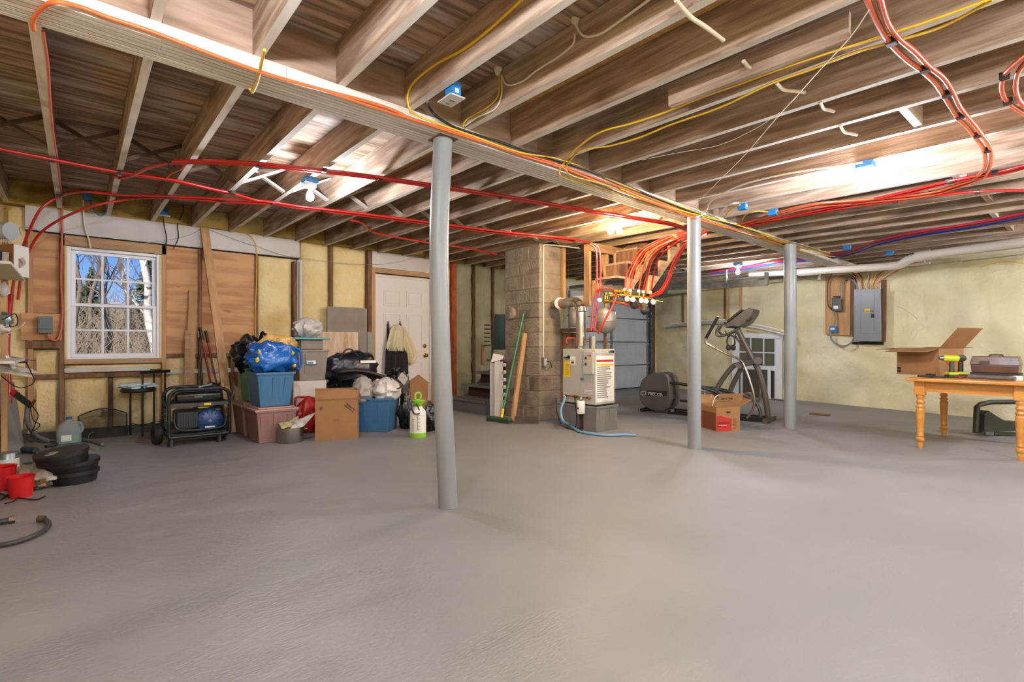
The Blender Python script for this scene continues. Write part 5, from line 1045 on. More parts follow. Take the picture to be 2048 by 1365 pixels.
o = MB().blob(q+V((-.055, .02, .215)), (.1, .09, .012), .6, seed=71, nu=16, nv=6).build('scraps', m_bagg); tag(o, 'pale scraps lying in the top black pan', 'scraps', kind='stuff')
q = at(42, 994); t = thing('red_bucket', 'small bright red bucket standing beside the paper sack', 'bucket', q); m_rb = mat('red bucket plastic', 'c4161a', rough=.3)
MB().lathe([(.001, 0), (.058, 0), (.068, .135), (.073, .137), (.071, .128), (.064, .13), (.054, .006), (.001, .006)], q, 26).build('bucket_body', m_rb, t)
q = at(2, 980); t = thing('red_bucket', 'second red bucket cut by the frame edge behind the first', 'bucket', q); MB().lathe([(.001, 0), (.07, 0), (.08, .16), (.084, .162), (.075, .155), (.066, .006), (.001, .006)], q, 26).build('bucket_body', m_rb, t)
q = at(10, 966); t = thing('paint_can', 'silver paint can at the frame edge behind the red buckets', 'can', q+V((0, .15, 0))); q = q+V((0, .15, 0)); MB().lathe([(.001, 0), (.065, 0), (.065, .19), (.06, .195), (.001, .19)], q, 24).build('can_body', m_galv, t); MB().lathe([(.066, .04), (.0665, .15)], q, 24).build('can_label', m_paper, t)
q0, q1 = at(40, 955), at(95, 985); c = (q0+q1)/2; ang = math.atan2(q1.y-q0.y, q1.x-q0.x)
t = thing('paper_sack', 'slumped clear plastic sack of brown material beside the red bucket', 'sack', c); M_ = Matrix.Translation(c+V((0, 0, .06))) @ Matrix.Rotation(ang, 4, 'Z')
MB(M_).blob((0, 0, 0), (.26, .11, .075), .22, seed=81, nu=36, nv=18, flat=.055, pw=.8).build('sack_body', mat('dusty clear sack', 'b5aa9b', '8a7a66', 'd6d0c6', scale=6, rough=.35, bump=.5), t)
MB(M_).blob((.19, -.02, -.01), (.07, .07, .05), .3, seed=82, nu=16, nv=10, flat=.04).build('contents', mat('brown filling', '6b4a2a', rough=.9), t)
q = at(68, 948); o = MB().tube([q+V((-.06, .03, .05)), q+V((.05, -.01, .05))], [.04, .045], 18).build('green_roll', mat('dark green roll', '20473c', rough=.5)); tag(o, 'small dark green roll lying behind the sack', 'roll')
MB().tube([q+V((-.06, .03, .05)), q+V((-.1, .05, .05))], .012, 8).build('core', m_black, o)
m_hose = mat('dark rubber hose', '3b3835', rough=.5)
t = thing('rubber_hose', 'dark rubber hose with a brass coupling curving on the bare floor in front', 'hose', at(60, 1085)); pts = [at(-20, 1100), at(20, 1094), at(60, 1082), at(90, 1066), at(98, 1053), at(90, 1045)]
MB().tube(smooth([p_+V((0, 0, .016)) for p_ in pts], 5), .0125, 10).build('hose_body', m_hose, t); e = at(90, 1045)+V((0, 0, .018)); MB().tube([e, e+V((-.03, .015, .004))], .018, 10).build('coupling', mat('dull brass', '6b5a45', rough=.4, metal=.7), t)
e = at(2, 1052)+V((0, 0, .02)); o = MB().tube([e+V((-.08, .0, 0)), e+V((.03, .01, 0))], .015, 10).build('hose_end', m_hose); MB().tube([e+V((.03, .01, 0)), e+V((.055, .012, 0))], .022, 6).build('hex_nut', MATS['dull brass'], o); tag(o, 'short hose end with a hexagonal nut at the frame edge', 'hose')
t = thing('pipe_insulation', 'black foam pipe insulation lying on the floor behind the pans', 'tube', at(55, 905)); MB().tube([at(8, 903)+V((0, 0, .03)), at(72, 908)+V((0, 0, .03))], .028, 16).build('foam_tube', mat('dark grey foam', '3a3d3e', rough=.8), t); MB().tube([at(70, 912)+V((0, 0, .02)), at(118, 905)+V((0, 0, .02))], .018, 12).build('foam_tube', MATS['dark grey foam'], t)
o = MB().tube(smooth([P(46, 858, z=.1), at(52, 872)+V((0, 0, .04)), at(75, 882)+V((0, 0, .02)), at(110, 886)+V((0, 0, .02)), at(160, 884)+V((0, 0, .02)), at(190, 888)+V((0, 0, .02)), at(205, 893)+V((0, 0, .02))], 5), .014, 10).build('grey_hose', mat('grey hose', '6b6c6c', rough=.5)); tag(o, 'long grey flexible hose running past the jug', 'hose')
o = MB().tube(smooth([at(186, 878)+V((0, 0, .07)), at(178, 880)+V((0, 0, .05)), at(178, 892)+V((0, 0, .01)), at(188, 902)+V((0, 0, .01)), at(206, 898)+V((0, 0, .01)), at(208, 890)+V((0, 0, .01))], 5), .003, 6).build('green_wire', mat('green wire', '1f9a68', rough=.4)); tag(o, 'thin green wire curled at the end of the grey hose', 'wire')
for k, (pts, nm) in enumerate((([(0, 990), (20, 996), (45, 1000), (72, 1002), (90, 996)], 'black cord on the floor before the red bucket'), ([(0, 1004), (20, 990), (34, 994), (30, 1004), (10, 1010)], 'tangled black cord at the frame edge'))):
    o = MB().tube(smooth([at(*p_)+V((0, 0, .008)) for p_ in pts], 5), .005, 6).build('power_cable', m_blk); tag(o, nm, 'cord')
o = MB().blob(at(52, 1000)*0+at(138, 897)+V((0, 0, .012)), (.05, .03, .012), .2, seed=91, nu=12, nv=6).build('grey_sponge', m_bagw); tag(o, 'small pale block on the floor behind the pans', 'block')
for k, (px, py, nm) in enumerate(((102, 896, 'dark gun shaped tool lying on the insulation'), (52, 884, 'small rusty bracket on the floor by the wall corner'))):
    c = at(px, py)+V((0, 0, .02)); o = MB().cbox(c, (.09, .04, .025), rz=.5).build('hand_tool', m_blackp if k == 0 else MATS['rusty steel'], bevel=.006); MB().cbox(c+V((.03, .03, .005)), (.03, .06, .02), rz=.3).build('handle', m_blackp, o); tag(o, nm, 'tool')
# shelf and clutter
def PL(px, py, d=4.55): return P(px, py, d=d)
t = thing('shelf_rack', 'rough wooden rack at the wall corner holding odds and ends', 'shelf', (-.45, 6.0, 0))
po = PL(9, 700); MB().box(po.x-.02, po.x+.02, po.y-.02, po.y+.02, 0, 1.62).build('post', m_lum, t); MB().box(-.57, -.53, 5.2, 5.24, 0, 1.62).build('post', m_lum, t)
z1_ = PL(10, 716).z; MB().box(-.572, -.34, 5.1, 6.3, z1_-.02, z1_).build('shelf_board', m_gird, t); z2_ = PL(10, 556).z; MB().box(-.572, -.36, 5.1, 6.35, z2_-.02, z2_).build('shelf_board', m_gird, t)
ca, cb, cc = P(-12, 552, d=4.45), P(27, 556, d=4.4), P(57, 553, d=4.58); hc = .27
t = thing('carton', 'small carton, brown on one side and white on the other, on the upper rack board', 'box', V((cb.x, cb.y, z2_)))
def face(a, c, m, nm, off):
    a = V((a.x, a.y, z2_+.002)); c = V((c.x, c.y, z2_+.002)); return MB().prism([a, c, c+V((0, 0, hc)), a+V((0, 0, hc))], off).build(nm, m, t)
face(ca, cb, m_card, 'brown_side', (-.002, -.004, 0)); face(cb, cc, m_paper, 'white_side', (.004, -.006, 0)); d4 = ca+(cc-cb)
MB().prism([V((k.x, k.y, z2_+.004)) for k in (ca, cb, cc, d4)], (0, 0, hc-.006)).build('box_body', m_card, t)
MB().prism([P(3, 537, d=4.40), P(17, 538, d=4.385), P(18, 505, d=4.385), P(4, 504, d=4.40)], (0, .003, 0)).build('shipping_label', m_paper, t)
MB().prism([P(-2, 537, d=4.40), P(3, 537, d=4.395), P(4, 504, d=4.395), P(-2, 500, d=4.40)], (0, .003, 0)).build('blue_tape', mat('dark blue tape', '1d3c66'), t)
for k in range(5): MB().blob(P(38+k*2.5, 521+(k % 3)*5, d=4.46), (.016, .012, .02), .4, seed=k, nu=8, nv=6).build('torn_patch', mat('torn paper', 'b9a394', rough=.8), t)
t = thing('grey_drum', 'light grey plastic cylinder with a toothed edge above the carton', 'container', P(10, 480, d=4.5)); MB().tube([P(-20, 463, d=4.5), P(22, 463, d=4.5)], .078, 28).build('cylinder', mat('light grey plastic', 'a9adb2', rough=.4), t)
for k in range(8): MB().cbox(P(-4+k*4, 482, d=4.43), (.006, .006, .03)).build('tooth', m_white, t)
z_ = z1_
t = thing('trim_strips', 'stack of grooved grey trim strips sticking out of the lower rack board', 'trim', PL(40, 735, 4.4))
for k in range(4): MB().beam(PL(-10, 727+k*5, 4.35-.02*k), PL(64-k*4+(k % 2)*14, 741+k*4, 4.45), .05, .018).build('strip', m_gird, t)
t = thing('label_maker', 'dark red gadget with a metal arm on the lower rack board', 'tool', PL(38, 722, 4.4)); MB().cbox(PL(38, 722, 4.4), (.1, .06, .04), rz=.6).build('tool_body', mat('maroon plastic', '5a1626', rough=.4), t, bevel=.008); MB().beam(PL(10, 712, 4.38), PL(70, 722, 4.4), .02, .006).build('metal_arm', m_galv, t); MB().beam(PL(14, 712, 4.37), PL(28, 738, 4.35), .03, .008).build('bracket', m_paper, t)
o = MB().tube(smooth([PL(2, 752, 4.35), PL(25, 770, 4.35), PL(45, 776, 4.35), PL(68, 765, 4.35), PL(62, 745, 4.35), PL(52, 725, 4.37)], 6), .004, 6).build('power_cable', m_blk); tag(o, 'thin black cord looping under the grooved trim strips', 'cord')
t = thing('caulking_gun', 'red and black caulking gun hanging by cords at the wall corner', 'tool', PL(48, 800, 4.5)); a, c = PL(26, 785, 4.5), PL(62, 812, 4.5); MB().tube([a, c], .026, 16).build('barrel', m_blackp, t); MB().tube([a, a.lerp(c, .2)], .029, 16).build('red_collar', m_redh, t); MB().tube([c, PL(70, 800, 4.5)], .012, 8).build('trigger', mat('copper', 'b0653a', rough=.35, metal=1), t)
for k, (pts, nm) in enumerate((([(60, 812), (66, 840), (80, 850), (66, 862), (52, 850), (58, 822)], 'black wire loop hanging from the caulking gun'), ([(56, 812), (48, 840), (50, 875), (62, 884)], 'black wire dropping to the floor at the wall corner'), ([(64, 812), (76, 830), (70, 850), (62, 872), (80, 886), (110, 884)], 'black wire trailing from the caulking gun towards the jug'))):
    o = MB().tube(smooth([PL(a, c, 4.6) for a, c in pts], 5), .004, 6).build('black_wire', m_blk); tag(o, nm, 'wire')
o = MB().tube(smooth([PL(56, 812, 4.6), PL(54, 835, 4.6), PL(60, 856, 4.65), PL(75, 874, 4.8), PL(95, 882, 5.0)], 5), .02, 10).build('flexible_duct', mat('grey hose', '6b6c6c', rough=.5)); tag(o, 'thick grey flexible conduit dropping from the wall corner to the floor', 'conduit')
a = [PL(0, 888, 4.55), PL(50, 880, 4.75), PL(28, 765, 4.8), PL(0, 760, 4.6)]; a[0].z = a[1].z = .005
o = MB().prism(a, (0, .015, 0)).build('cement_board', mat('grey cement panel', '7d7b76', rough=.8)); tag(o, 'grey tapered panel leaning behind the rack post', 'panel')
for k, (px, py, nm, m) in enumerate(((6, 655, 'white gadget with wires above the lower rack board', m_paper), (4, 580, 'crumpled white plastic under the carton', m_bagw), (12, 640, 'shiny valve clamped on the red riser tube', m_galv))):
    o = MB().blob(PL(px, py, 4.5), (.05, .04, .06 if k else .045), .3, seed=k+5, nu=14, nv=8).build(('wall_gadget', 'plastic_bag', 'tube_valve')[k], m); tag(o, nm, ('gadget', 'bag', 'valve')[k])
for k, (pts, nm) in enumerate((([(5, 640), (30, 628), (34, 650), (10, 655)], 'black wire ring around the shiny valve'), ([(12, 670), (40, 655), (50, 645)], 'white stick pointing out from the rack'))):
    o = MB().tube(smooth([PL(a, c, 4.45) for a, c in pts], 5), .004 if k == 0 else .005, 6).build('thin_wire' if k == 0 else 'white_stick', m_blk if k == 0 else m_wc); tag(o, nm, 'wire' if k == 0 else 'stick')
for k in range(3): 
    o = MB().box(-.56, -.43, 4.55+k*.14, 4.66+k*.14, 0, .1+k*.03).build('grey_block', m_tote, bevel=.006); tag(o, ('nearest', 'middle', 'farthest')[k]+' grey block at the foot of the rack along the frame edge', 'block')
# electrical box and board on the window wall
t = thing('sub_panel', 'small grey electrical box on a brown board left of the window', 'electrical box', P(90, 650, Y=WY-.03))
MB().box(X(42), X(124), WY-.03, WY-.005, zt(681, 100), zt(628, 100)).build('backing_board', m_plyw, t); MB().box(X(52), X(124), WY-.04, WY-.005, zt(697, 100), zt(683, 100)).build('strip_board', m_stud, t)
MB().box(X(77), X(106), WY-.10, WY-.03, zt(667, 90), zt(634, 90)).build('box_cover', mat('slate grey enamel', '5b6669', rough=.4), t, bevel=.004); MB().box(X(78), X(105), WY-.103, WY-.10, zt(659, 90)-.002, zt(659, 90)+.002).build('cover_seam', m_ink, t)
tub('red_conduit', [P(124, 412, Y=WY-.05), P(124, 470, Y=WY-.04), P(122, 560, Y=WY-.045), P(125, 620, Y=WY-.05), P(121, 665, Y=WY-.06), P(112, 681, Y=WY-.07), P(98, 676, Y=WY-.07), P(96, 668, Y=WY-.07)], .011, mat('salmon cable', 'c8624a', rough=.5), 'salmon coloured cable running down the stud into the small grey box', 'cable')
tub('red_conduit', [PC(86, 62, .005), PC(96, 130, .005), PC(100, 200, .005), PC(106, 262, .005), PC(118, 340, .005), P(124, 412, Y=WY-.05)], .006, mat('salmon cable', 'c8624a', rough=.5), 'thin salmon cable along the first window joist', 'cable')
for (px, py, nm, nx) in ((175, 392, 'blue box on the rim board with a looping cable above the window', 0), (328, 424, 'blue box with a white outlet and plugged in black cord over the window', 1)):
    q = P(px, py, Y=WY-.12); t = thing('junction_box', nm, 'electrical box', q, 'blue plastic boxes on the joists'); MB().cbox(q, (.07, .06, .09)).build('box_body', m_bluebox, t, bevel=.003)
    if nx: MB().cbox(q+V((0, -.02, -.05)), (.11, .06, .012)).build('cover_plate', m_white, t)
tub('plug_cable', [P(326, 432, Y=WY-.14), P(328, 450, Y=WY-.1), P(333, 475, Y=WY-.05), P(331, 498, Y=WY-.04)], .006, m_blk, 'black cord plugged into the white outlet over the window', 'cord')
tub('plug_cable', [P(366, 408, Y=WY-.14), P(366, 425, Y=WY-.1), P(355, 450, Y=WY-.04), P(357, 475, Y=WY-.04), P(347, 498, Y=WY-.04)], .005, m_blk, 'second black cord hanging on the white header board', 'cord')
tub('blue_cable', [P(178, 395, Y=WY-.13), P(184, 412, Y=WY-.16), P(196, 430, Y=WY-.18), P(210, 428, Y=WY-.18), P(216, 405, Y=WY-.2), P(218, 385, Y=WY-.25)], .007, mat('steel blue cable', '3c6c88', rough=.4), 'steel blue cable loop hanging above the window', 'cable')
tub('white_cable', [P(166, 400, Y=WY-.1), P(167, 425, Y=WY-.04), P(170, 455, Y=WY-.04), P(178, 480, Y=WY-.04), P(181, 497, Y=WY-.06)], .008, m_wc, 'white cable running down to the window frame', 'cable')
tub('thin_wire', [P(42, 470, Y=WY-.1), P(40, 455, Y=WY-.1), P(60, 455, Y=WY-.05), P(85, 465, Y=WY-.05), P(118, 473, Y=WY-.05), P(160, 492, Y=WY-.06), P(225, 500, Y=WY-.06), P(280, 488, Y=WY-.05), P(340, 480, Y=WY-.04), P(380, 470, Y=WY-.04), P(402, 458, Y=WY-.06)], .0025, m_gc, 'thin grey wire straggling across the top of the window', 'wire')
tub('thin_wire', [P(420, 460, Y=WY-.05), P(450, 472, Y=WY-.05), P(490, 486, Y=WY-.05), P(520, 495, Y=WY-.05), P(560, 509, Y=WY-.05), P(600, 516, Y=WY-.05), P(700, 528, Y=WY-.05), P(770, 528, Y=WY-.05), P(840, 515, Y=WY-.08)], .0025, m_gc, 'thin wire sagging along the white header towards the entry door', 'wire')
tub('yellow_cable', [P(470, 462, Y=WY-.06), P(495, 468, Y=WY-.05), P(508, 482, Y=WY-.05), P(513, 500, Y=WY-.04), P(513, 560, Y=WY-.03), P(510, 640, Y=WY-.03), P(513, 700, Y=WY-.03)], .006, m_yc, 'yellow cable running down the stud right of the plywood', 'cable')
tub('salmon_cable', [P(906, 640, Y=WY-.05), P(906, 545, Y=WY-.05), P(909, 530, Y=WY-.06), P(930, 524, Y=WY-.06), P(980, 532, Y=WY-.06), P(1008, 538, Y=WY-.06)], .006, m_pexo, 'orange cable bending along the top of the foam bays by the chimney', 'cable')
# ================================================================ ELLIPTICAL TRAINER
EO = V((6.42, 4.45, 0)); e1 = V((.17, -.985, 0)).normalized(); e2 = V((.985, .17, 0)).normalized()
def PE(px, py, off=0):
    D = P(px, py, d=1)-V((0, 0, 1)); C0 = V((0, 0, 1)); t_ = ((EO+e2*off-C0).dot(e2))/D.dot(e2); return C0+D*t_
t = thing('elliptical_trainer', 'large grey elliptical trainer with a round rear housing and upright console', 'exercise machine', (6.55, 3.7, 0))
m_eg = mat('dark grey machine plastic', '4d4a47', rough=.4); m_egm = mat('taupe painted steel', '544c45', rough=.35); m_chr = mat('worn chrome tube', 'a99d90', rough=.25, metal=.85)
oc = [(1277, 785), (1279, 772), (1284, 760), (1293, 751), (1305, 746.5), (1320, 745.5), (1331, 749), (1337, 757), (1340, 775), (1341, 800), (1337, 816), (1328, 823), (1312, 823), (1298, 819), (1286, 811), (1279, 799)]
MB().prism([PE(a, c)*1 for a, c in oc], e2*.10).build('rear_housing', m_eg, t, bevel=.02, seg=3)
MB().prism([PE(a, c)+e2*.10+V((0, 0, .0)) for a, c in [(1310, 752), (1334, 762), (1338, 800), (1330, 816), (1300, 812)]], e2*.16).build('flywheel_cover', m_blackp, t, bevel=.01)
MB().prism([PE(a, c)+e2*.26 for a, c in oc], e2*.09).build('rear_housing', m_eg, t, bevel=.02, seg=3)
q = PE(1295, 794)-e2*.004; MB().prism([PE(1294, 792)-e2*.002, PE(1334, 793)-e2*.002, PE(1334, 782.5)-e2*.002, PE(1294, 781)-e2*.002], -e2*.003).build('name_plate', m_ink, t)
text('PRECOR', .062, PE(1296.5, 790.5)-e2*.007, e1, (0, 0, 1), mat('silver print', 'c9cbcc', rough=.5), t, space=.95)
MB().tube([PE(1287+5*math.cos(a), 787+4*math.sin(a))-e2*.004 for a in [2*math.pi*j/14 for j in range(14)]], .003, 6, closed=True).build('round_logo', MATS['silver print'], t)
q = PE(1284, 818); q.z = .03; MB().tube([q-e2*.01, q+e2*.37], .03, 14).build('transport_wheel', m_blackp, t)
a, c = PE(1338, 823, .08), PE(1541, 847, .08); a.z = c.z = .03
for of in (-.03, .2): MB().beam(a+e2*of, c+e2*of, .045, .055).build('base_rail', m_blackp, t)
MB().beam(c-e2*.14-e1*.03, c+e2*.3-e1*.03, .06, .05).build('front_foot', m_egm, t); MB().beam(PE(1345, 822, .0)*1, PE(1345, 822, .35), .05, .03).build('rear_crossbar', m_egm, t)
for of, dx in ((0.02, 0), (.26, 22)):
    MB().tube(smooth([PE(1341+dx*.2, 766, of), PE(1380+dx*.5, 772, of), PE(1432+dx, 781, of)], 4), .018, 10).build('pedal_arm', m_blackp, t)
    MB().beam(PE(1402+dx, 775, of), PE(1446+dx, 789, of), .11, .03).build('foot_pedal', m_blackp, t, bevel=.008)
    MB().tube(smooth([PE(1425+dx*1.4, 794, of), PE(1442+dx*1.2, 764, of), PE(1458+dx*1.0, 742, of), PE(1470+dx*.6, 731, of), PE(1480+dx*.5, 729, of)], 5), .032, 14).build('swing_arm', m_egm, t)
    MB().tube([PE(1408+dx, 786, of), PE(1418+dx, 798, of)], .012, 8).build('link_rod', m_chr, t)
MB().tube([PE(1360, 802, .05), PE(1428, 806, .05)], .018, 10).build('lower_link', m_blackp, t)
MB().tube([PE(1478, 731, -.04), PE(1478, 731, .32)], .045, 18).build('pivot_hub', m_egm, t)
MB().beam(PE(1478, 731, .13), PE(1519, 722, .13), .11, .07).build('hub_bridge', m_egm, t, bevel=.012); MB().tube([PE(1516, 722, .02), PE(1516, 722, .26)], .05, 18).build('front_hub', m_egm, t)
MB().tube(smooth([PE(1475, 660, .13), PE(1490, 688, .13), PE(1504, 716, .13), PE(1518, 745, .13), PE(1530, 790, .13), PE(1537, 840, .13)], 5), .036, 16).build('mast', m_egm, t)
MB().tube(smooth([PE(1488, 790, .1), PE(1506, 800, .1), PE(1519, 818, .1), PE(1522, 842, .1)], 5), .022, 12).build('curved_brace', m_egm, t); MB().tube(smooth([PE(1480, 792, .1), PE(1500, 788, .1), PE(1507, 800, .1)], 4), .022, 10).build('curved_brace', m_egm, t)
for of, sh in ((-.08, 0), (.36, 26)):
    if sh == 0:
        MB().tube(smooth([PE(1412, 677, of), PE(1412, 686, of), PE(1419, 691, of), PE(1450, 707, of), PE(1480, 720, of), PE(1490, 736, of), PE(1502, 770, of), PE(1508, 795, of), PE(1506, 818, of), PE(1494, 837, of)], 5), .0145, 12).build('moving_handle', m_chr, t)
        MB().tube([PE(1412, 677, of), PE(1436, 634, of)], .021, 12).build('grip', m_blackp, t)
    else: MB().tube(smooth([PE(1470, 672, of), PE(1480, 686, of), PE(1494, 700, of), PE(1515, 735, of), PE(1520, 790, of), PE(1510, 812, of)], 5), .0145, 12).build('moving_handle', m_chr, t)
MB().tube(smooth([PE(1440, 651, .02), PE(1433, 664, .02), PE(1436, 672, .02), PE(1452, 670, .04), PE(1478, 656, .1)], 5), .017, 12).build('fixed_handlebar', m_egm, t)
MB().tube(smooth([PE(1444, 650, .3), PE(1438, 663, .3), PE(1448, 670, .28), PE(1470, 664, .2), PE(1478, 656, .13)], 5), .015, 12).build('fixed_handlebar', m_egm, t)
MB().prism([PE(a, c, -.02) for a, c in ((1450, 657), (1452, 648), (1470, 634), (1486, 622), (1496, 616.5), (1507, 618), (1504, 630), (1492, 646), (1476, 655), (1462, 653))], e2*.32).build('console', m_eg, t, bevel=.012)
MB().prism([PE(a, c, -.012)-V((0, 0, -.004)) for a, c in ((1454, 646), (1470, 633.5), (1485, 621.5), (1482, 620), (1468, 630), (1453, 643))], e2*.28).build('display', m_ink, t)
MB().tube([PE(1474, 654, .13), PE(1476, 664, .13)], .04, 12).build('console_neck', m_eg, t); MB().tube(smooth([PE(1492, 640, -.03), PE(1498, 642, -.03), PE(1503, 636, -.03)], 3), .012, 8).build('side_hook', m_blackp, t)
t = thing('headphones', 'black padded headphones hanging from the elliptical handlebar', 'headphones', PE(1462, 690, -.02)); MB().tube(smooth([PE(1456+8*0, 692, -.02), PE(1454, 684, -.02), PE(1456, 675, -.02), PE(1462, 671, -.02), PE(1468, 676, -.02), PE(1470, 685, -.02), PE(1468, 692, -.02)], 4), .011, 8).build('headband', m_blackp, t)
for px in (1457, 1467): MB().blob(PE(px, 696, -.02), (.035, .03, .04), .1, nu=14, nv=8).build('ear_cup', m_blackp, t)
MB().tube([PE(1450, 662, 0), PE(1456, 674, -.01)], .008, 8).build('strap', m_blackp, t); MB().tube([PE(1474, 664, 0), PE(1468, 675, -.01)], .008, 8).build('strap', m_blackp, t)
# ================================================================ BOX BY THE MIDDLE COLUMN
c0, c1 = at(1433, 864.5), at(1480, 863); rz = math.atan2(c1.y-c0.y, c1.x-c0.x); w = (c1-c0).length; nrm = V((-math.sin(rz), math.cos(rz), 0)); dd = .42; hh = .285
m_redb = mat('red carton print', 'b3241c', rough=.6)
t, M_ = carton('moving_box', 'open tan and red printed cardboard box on the floor beside the middle column', (c0+c1)/2+nrm*dd/2, w, dd, hh, rz, (1, 1, .0, 1), fl=.17, tilt=(22, 60, 40, 62))
a_, e_ = w/2, dd/2
MB(M_).box(-a_+.004, a_*.28, -e_-.0015, -e_-.0002, .006, hh*.53).build('red_panel', m_redb, t); MB(M_).prism([(-a_+.004, -e_-.0015, hh*.53), (a_*.0, -e_-.0015, hh*.53), (-a_+.05, -e_-.0015, hh*.66), (-a_+.004, -e_-.0015, hh*.62)], (0, .0013, 0)).build('red_panel', m_redb, t)
MB(M_).box(-a_-.0015, -a_-.0002, -e_+.01, e_-.01, .01, hh*.75).build('brown_panel', mat('dark print', '6d3b22', rough=.7), t); MB(M_).box(-a_-.003, -a_-.0015, e_-.10, e_-.004, .004, hh*.9).build('red_strip', m_redb, t)
R3 = M_.to_3x3(); text('amour', .055, M_ @ V((-a_+.02, -e_-.002, hh*.31)), R3 @ V((1, 0, 0)), (0, 0, 1), m_ink, t)
MB(M_).box(-a_+.03, -a_+.13, -e_-.0025, -e_-.0015, hh*.24, hh*.255).build('white_line', m_paper, t)
for k in range(8): MB(M_).box(a_*.42, a_*.42+.03+.012*((k*7) % 3), -e_-.0015, -e_-.0002, .03+k*.016, .036+k*.016).build('print_line', mat('brown print', '6b4527'), t)
MB(M_).blob((0, -e_-.001, hh*.78), (.03, .002, .011), .1, nu=14, nv=6).build('hand_hole', m_ink, t)
fo = M_ @ V((-a_+.03, -e_-.075, hh+.105)); fu = R3 @ V((0, -math.sin(rad(22)), math.cos(rad(22)))); text('Let us help.', .034, M_ @ V((-a_+.025, -e_-.045, hh+.092)), R3 @ V((1, 0, 0)), fu, m_ink, t)
text('home delivery services', .013, M_ @ V((-a_+.025, -e_-.034, hh+.068)), R3 @ V((1, 0, 0)), fu, m_ink, t)
o = MB().tube(smooth([M_ @ V(p_) for p_ in ((-.06, .05, .2), (-.03, .02, .36), (.02, .0, .40), (.04, .02, .34), (.02, .06, .2))], 5), .006, 8).build('white_cable', m_wc); tag(o, 'white cord looping out of the tan and red box', 'cord')
o = MB(M_).blob((0, .02, .16), (.11, .16, .09), .35, seed=19, nu=20, nv=12).build('packed_bits', m_bagw); tag(o, 'pale packed things inside the tan and red box', 'packing')
# ================================================================ LEANING WINDOW AND WALL THINGS (right wall)
t = thing('leaning_window', 'white framed glass window unit leaning on the pale foam wall', 'window', P(1520, 800, w=.12))
def wl4(q, m, nm, w0=.12, th=.03, par=None):
    p4 = [P(a, c, w=w0) for a, c in q]; return MB().prism([p4[3], p4[2], p4[1], p4[0]], (th, 0, 0)).build(nm, m, par or t)
wl4([(1464, 674), (1478, 672), (1478, 801), (1464, 800)], m_vinyl, 'side_jamb'); wl4([(1549, 676), (1563, 674), (1563, 803), (1549, 802)], m_vinyl, 'side_jamb'); wl4([(1470, 666), (1564, 669), (1564, 679), (1470, 675)], m_vinyl, 'head_jamb')
wl4([(1478, 730), (1549, 733), (1549, 742), (1478, 738)], m_vinyl, 'meeting_rail', .14); m_gl = mat('dim glass', '6f705f', rough=.08, alpha=.75)
wl4([(1478, 676), (1549, 679), (1549, 732), (1478, 730)], m_gl, 'glass_pane', .10, .008)
for px in (1500, 1526): wl4([(px, 676), (px+2.5, 676), (px+2.5, 731), (px, 731)], m_vinyl, 'grid_bar', .105, .01)
wl4([(1478, 703), (1549, 705), (1549, 707.5), (1478, 705.5)], m_vinyl, 'grid_bar', .106, .01)
wl4([(1478, 742), (1549, 742), (1549, 800), (1478, 799)], mat('dark screen', '4c463c', rough=.8), 'lower_screen', .10, .008)
t2 = thing('screen_frame', 'smaller white screen frame leaning in front of the white window unit', 'screen', P(1510, 800, w=.25)); 
for q4 in ([(1481, 735), (1485, 735), (1485, 800), (1481, 800)], [(1535, 736), (1541, 736), (1541, 801), (1535, 801)], [(1485, 735), (1535, 736), (1535, 740), (1485, 739)], [(1485, 797), (1535, 798), (1535, 801), (1485, 800)]): wl4(q4, m_vinyl, 'frame_bar', .22, .015, t2)
wl4([(1485, 739), (1535, 740), (1535, 798), (1485, 797)], mat('grey insect screen', '5a554b', rough=.8, alpha=.8), 'screen_mesh', .215, .004, t2)
t = thing('siding_strips', 'white trim strips resting in a long bundle along the foam wall behind the trainer', 'trim', P(1450, 650, w=.2))
for k, (pts, r) in enumerate((([(1328, 653), (1400, 645), (1455, 643)], .016), ([(1332, 657), (1400, 651), (1452, 649)], .013), ([(1455, 643), (1500, 648), (1540, 656), (1588, 668)], .014), ([(1490, 652), (1540, 662), (1588, 674)], .012), ([(1340, 649), (1420, 641), (1450, 640)], .012))):
    MB().tube(smooth([P(a, c, w=.16+.02*k) for a, c in pts], 4), r, 6).build('strip', m_vinyl if k != 1 else m_galv, t)
for px in (1366, 1450): MB().beam(P(px, 650, w=.06), P(px, 575 if px < 1400 else 570, w=.06), .03, .03, (1, 0, 0)).build('hanging_post', m_stud, t)
o = MB().beam(P(1455, 645, w=.07), P(1455, 572, w=.07), .06, .03, (1, 0, 0)).build('wall_stud', m_lumh); tag(o, 'brown upright post on the pale foam wall behind the middle column', 'post')
o = MB().beam(P(1481, 622, w=.07), P(1481, 572, w=.07), .05, .03, (1, 0, 0)).build('wall_stud', m_lum); tag(o, 'short pale knotty post on the foam wall above the trainer console', 'post')
o = MB().beam(P(1546, 800, w=.35), P(1580, 803, w=.35), .12, .02).build('dark_plank', mat('rusty steel', '5a4a3d')); tag(o, 'dark flat piece on the floor beside the farthest column', 'plank')
a, c = at(1641, 829), at(1660, 829); o = MB().beam(at(1621, 829)+V((0, 0, .008)), at(1659, 832)+V((0, 0, .008)), .13, .016).build('wood_offcut', mat('brown offcut', '7a4f3c', rough=.8)); tag(o, 'flat brown wood offcut lying alone on the floor by the foam wall', 'offcut')
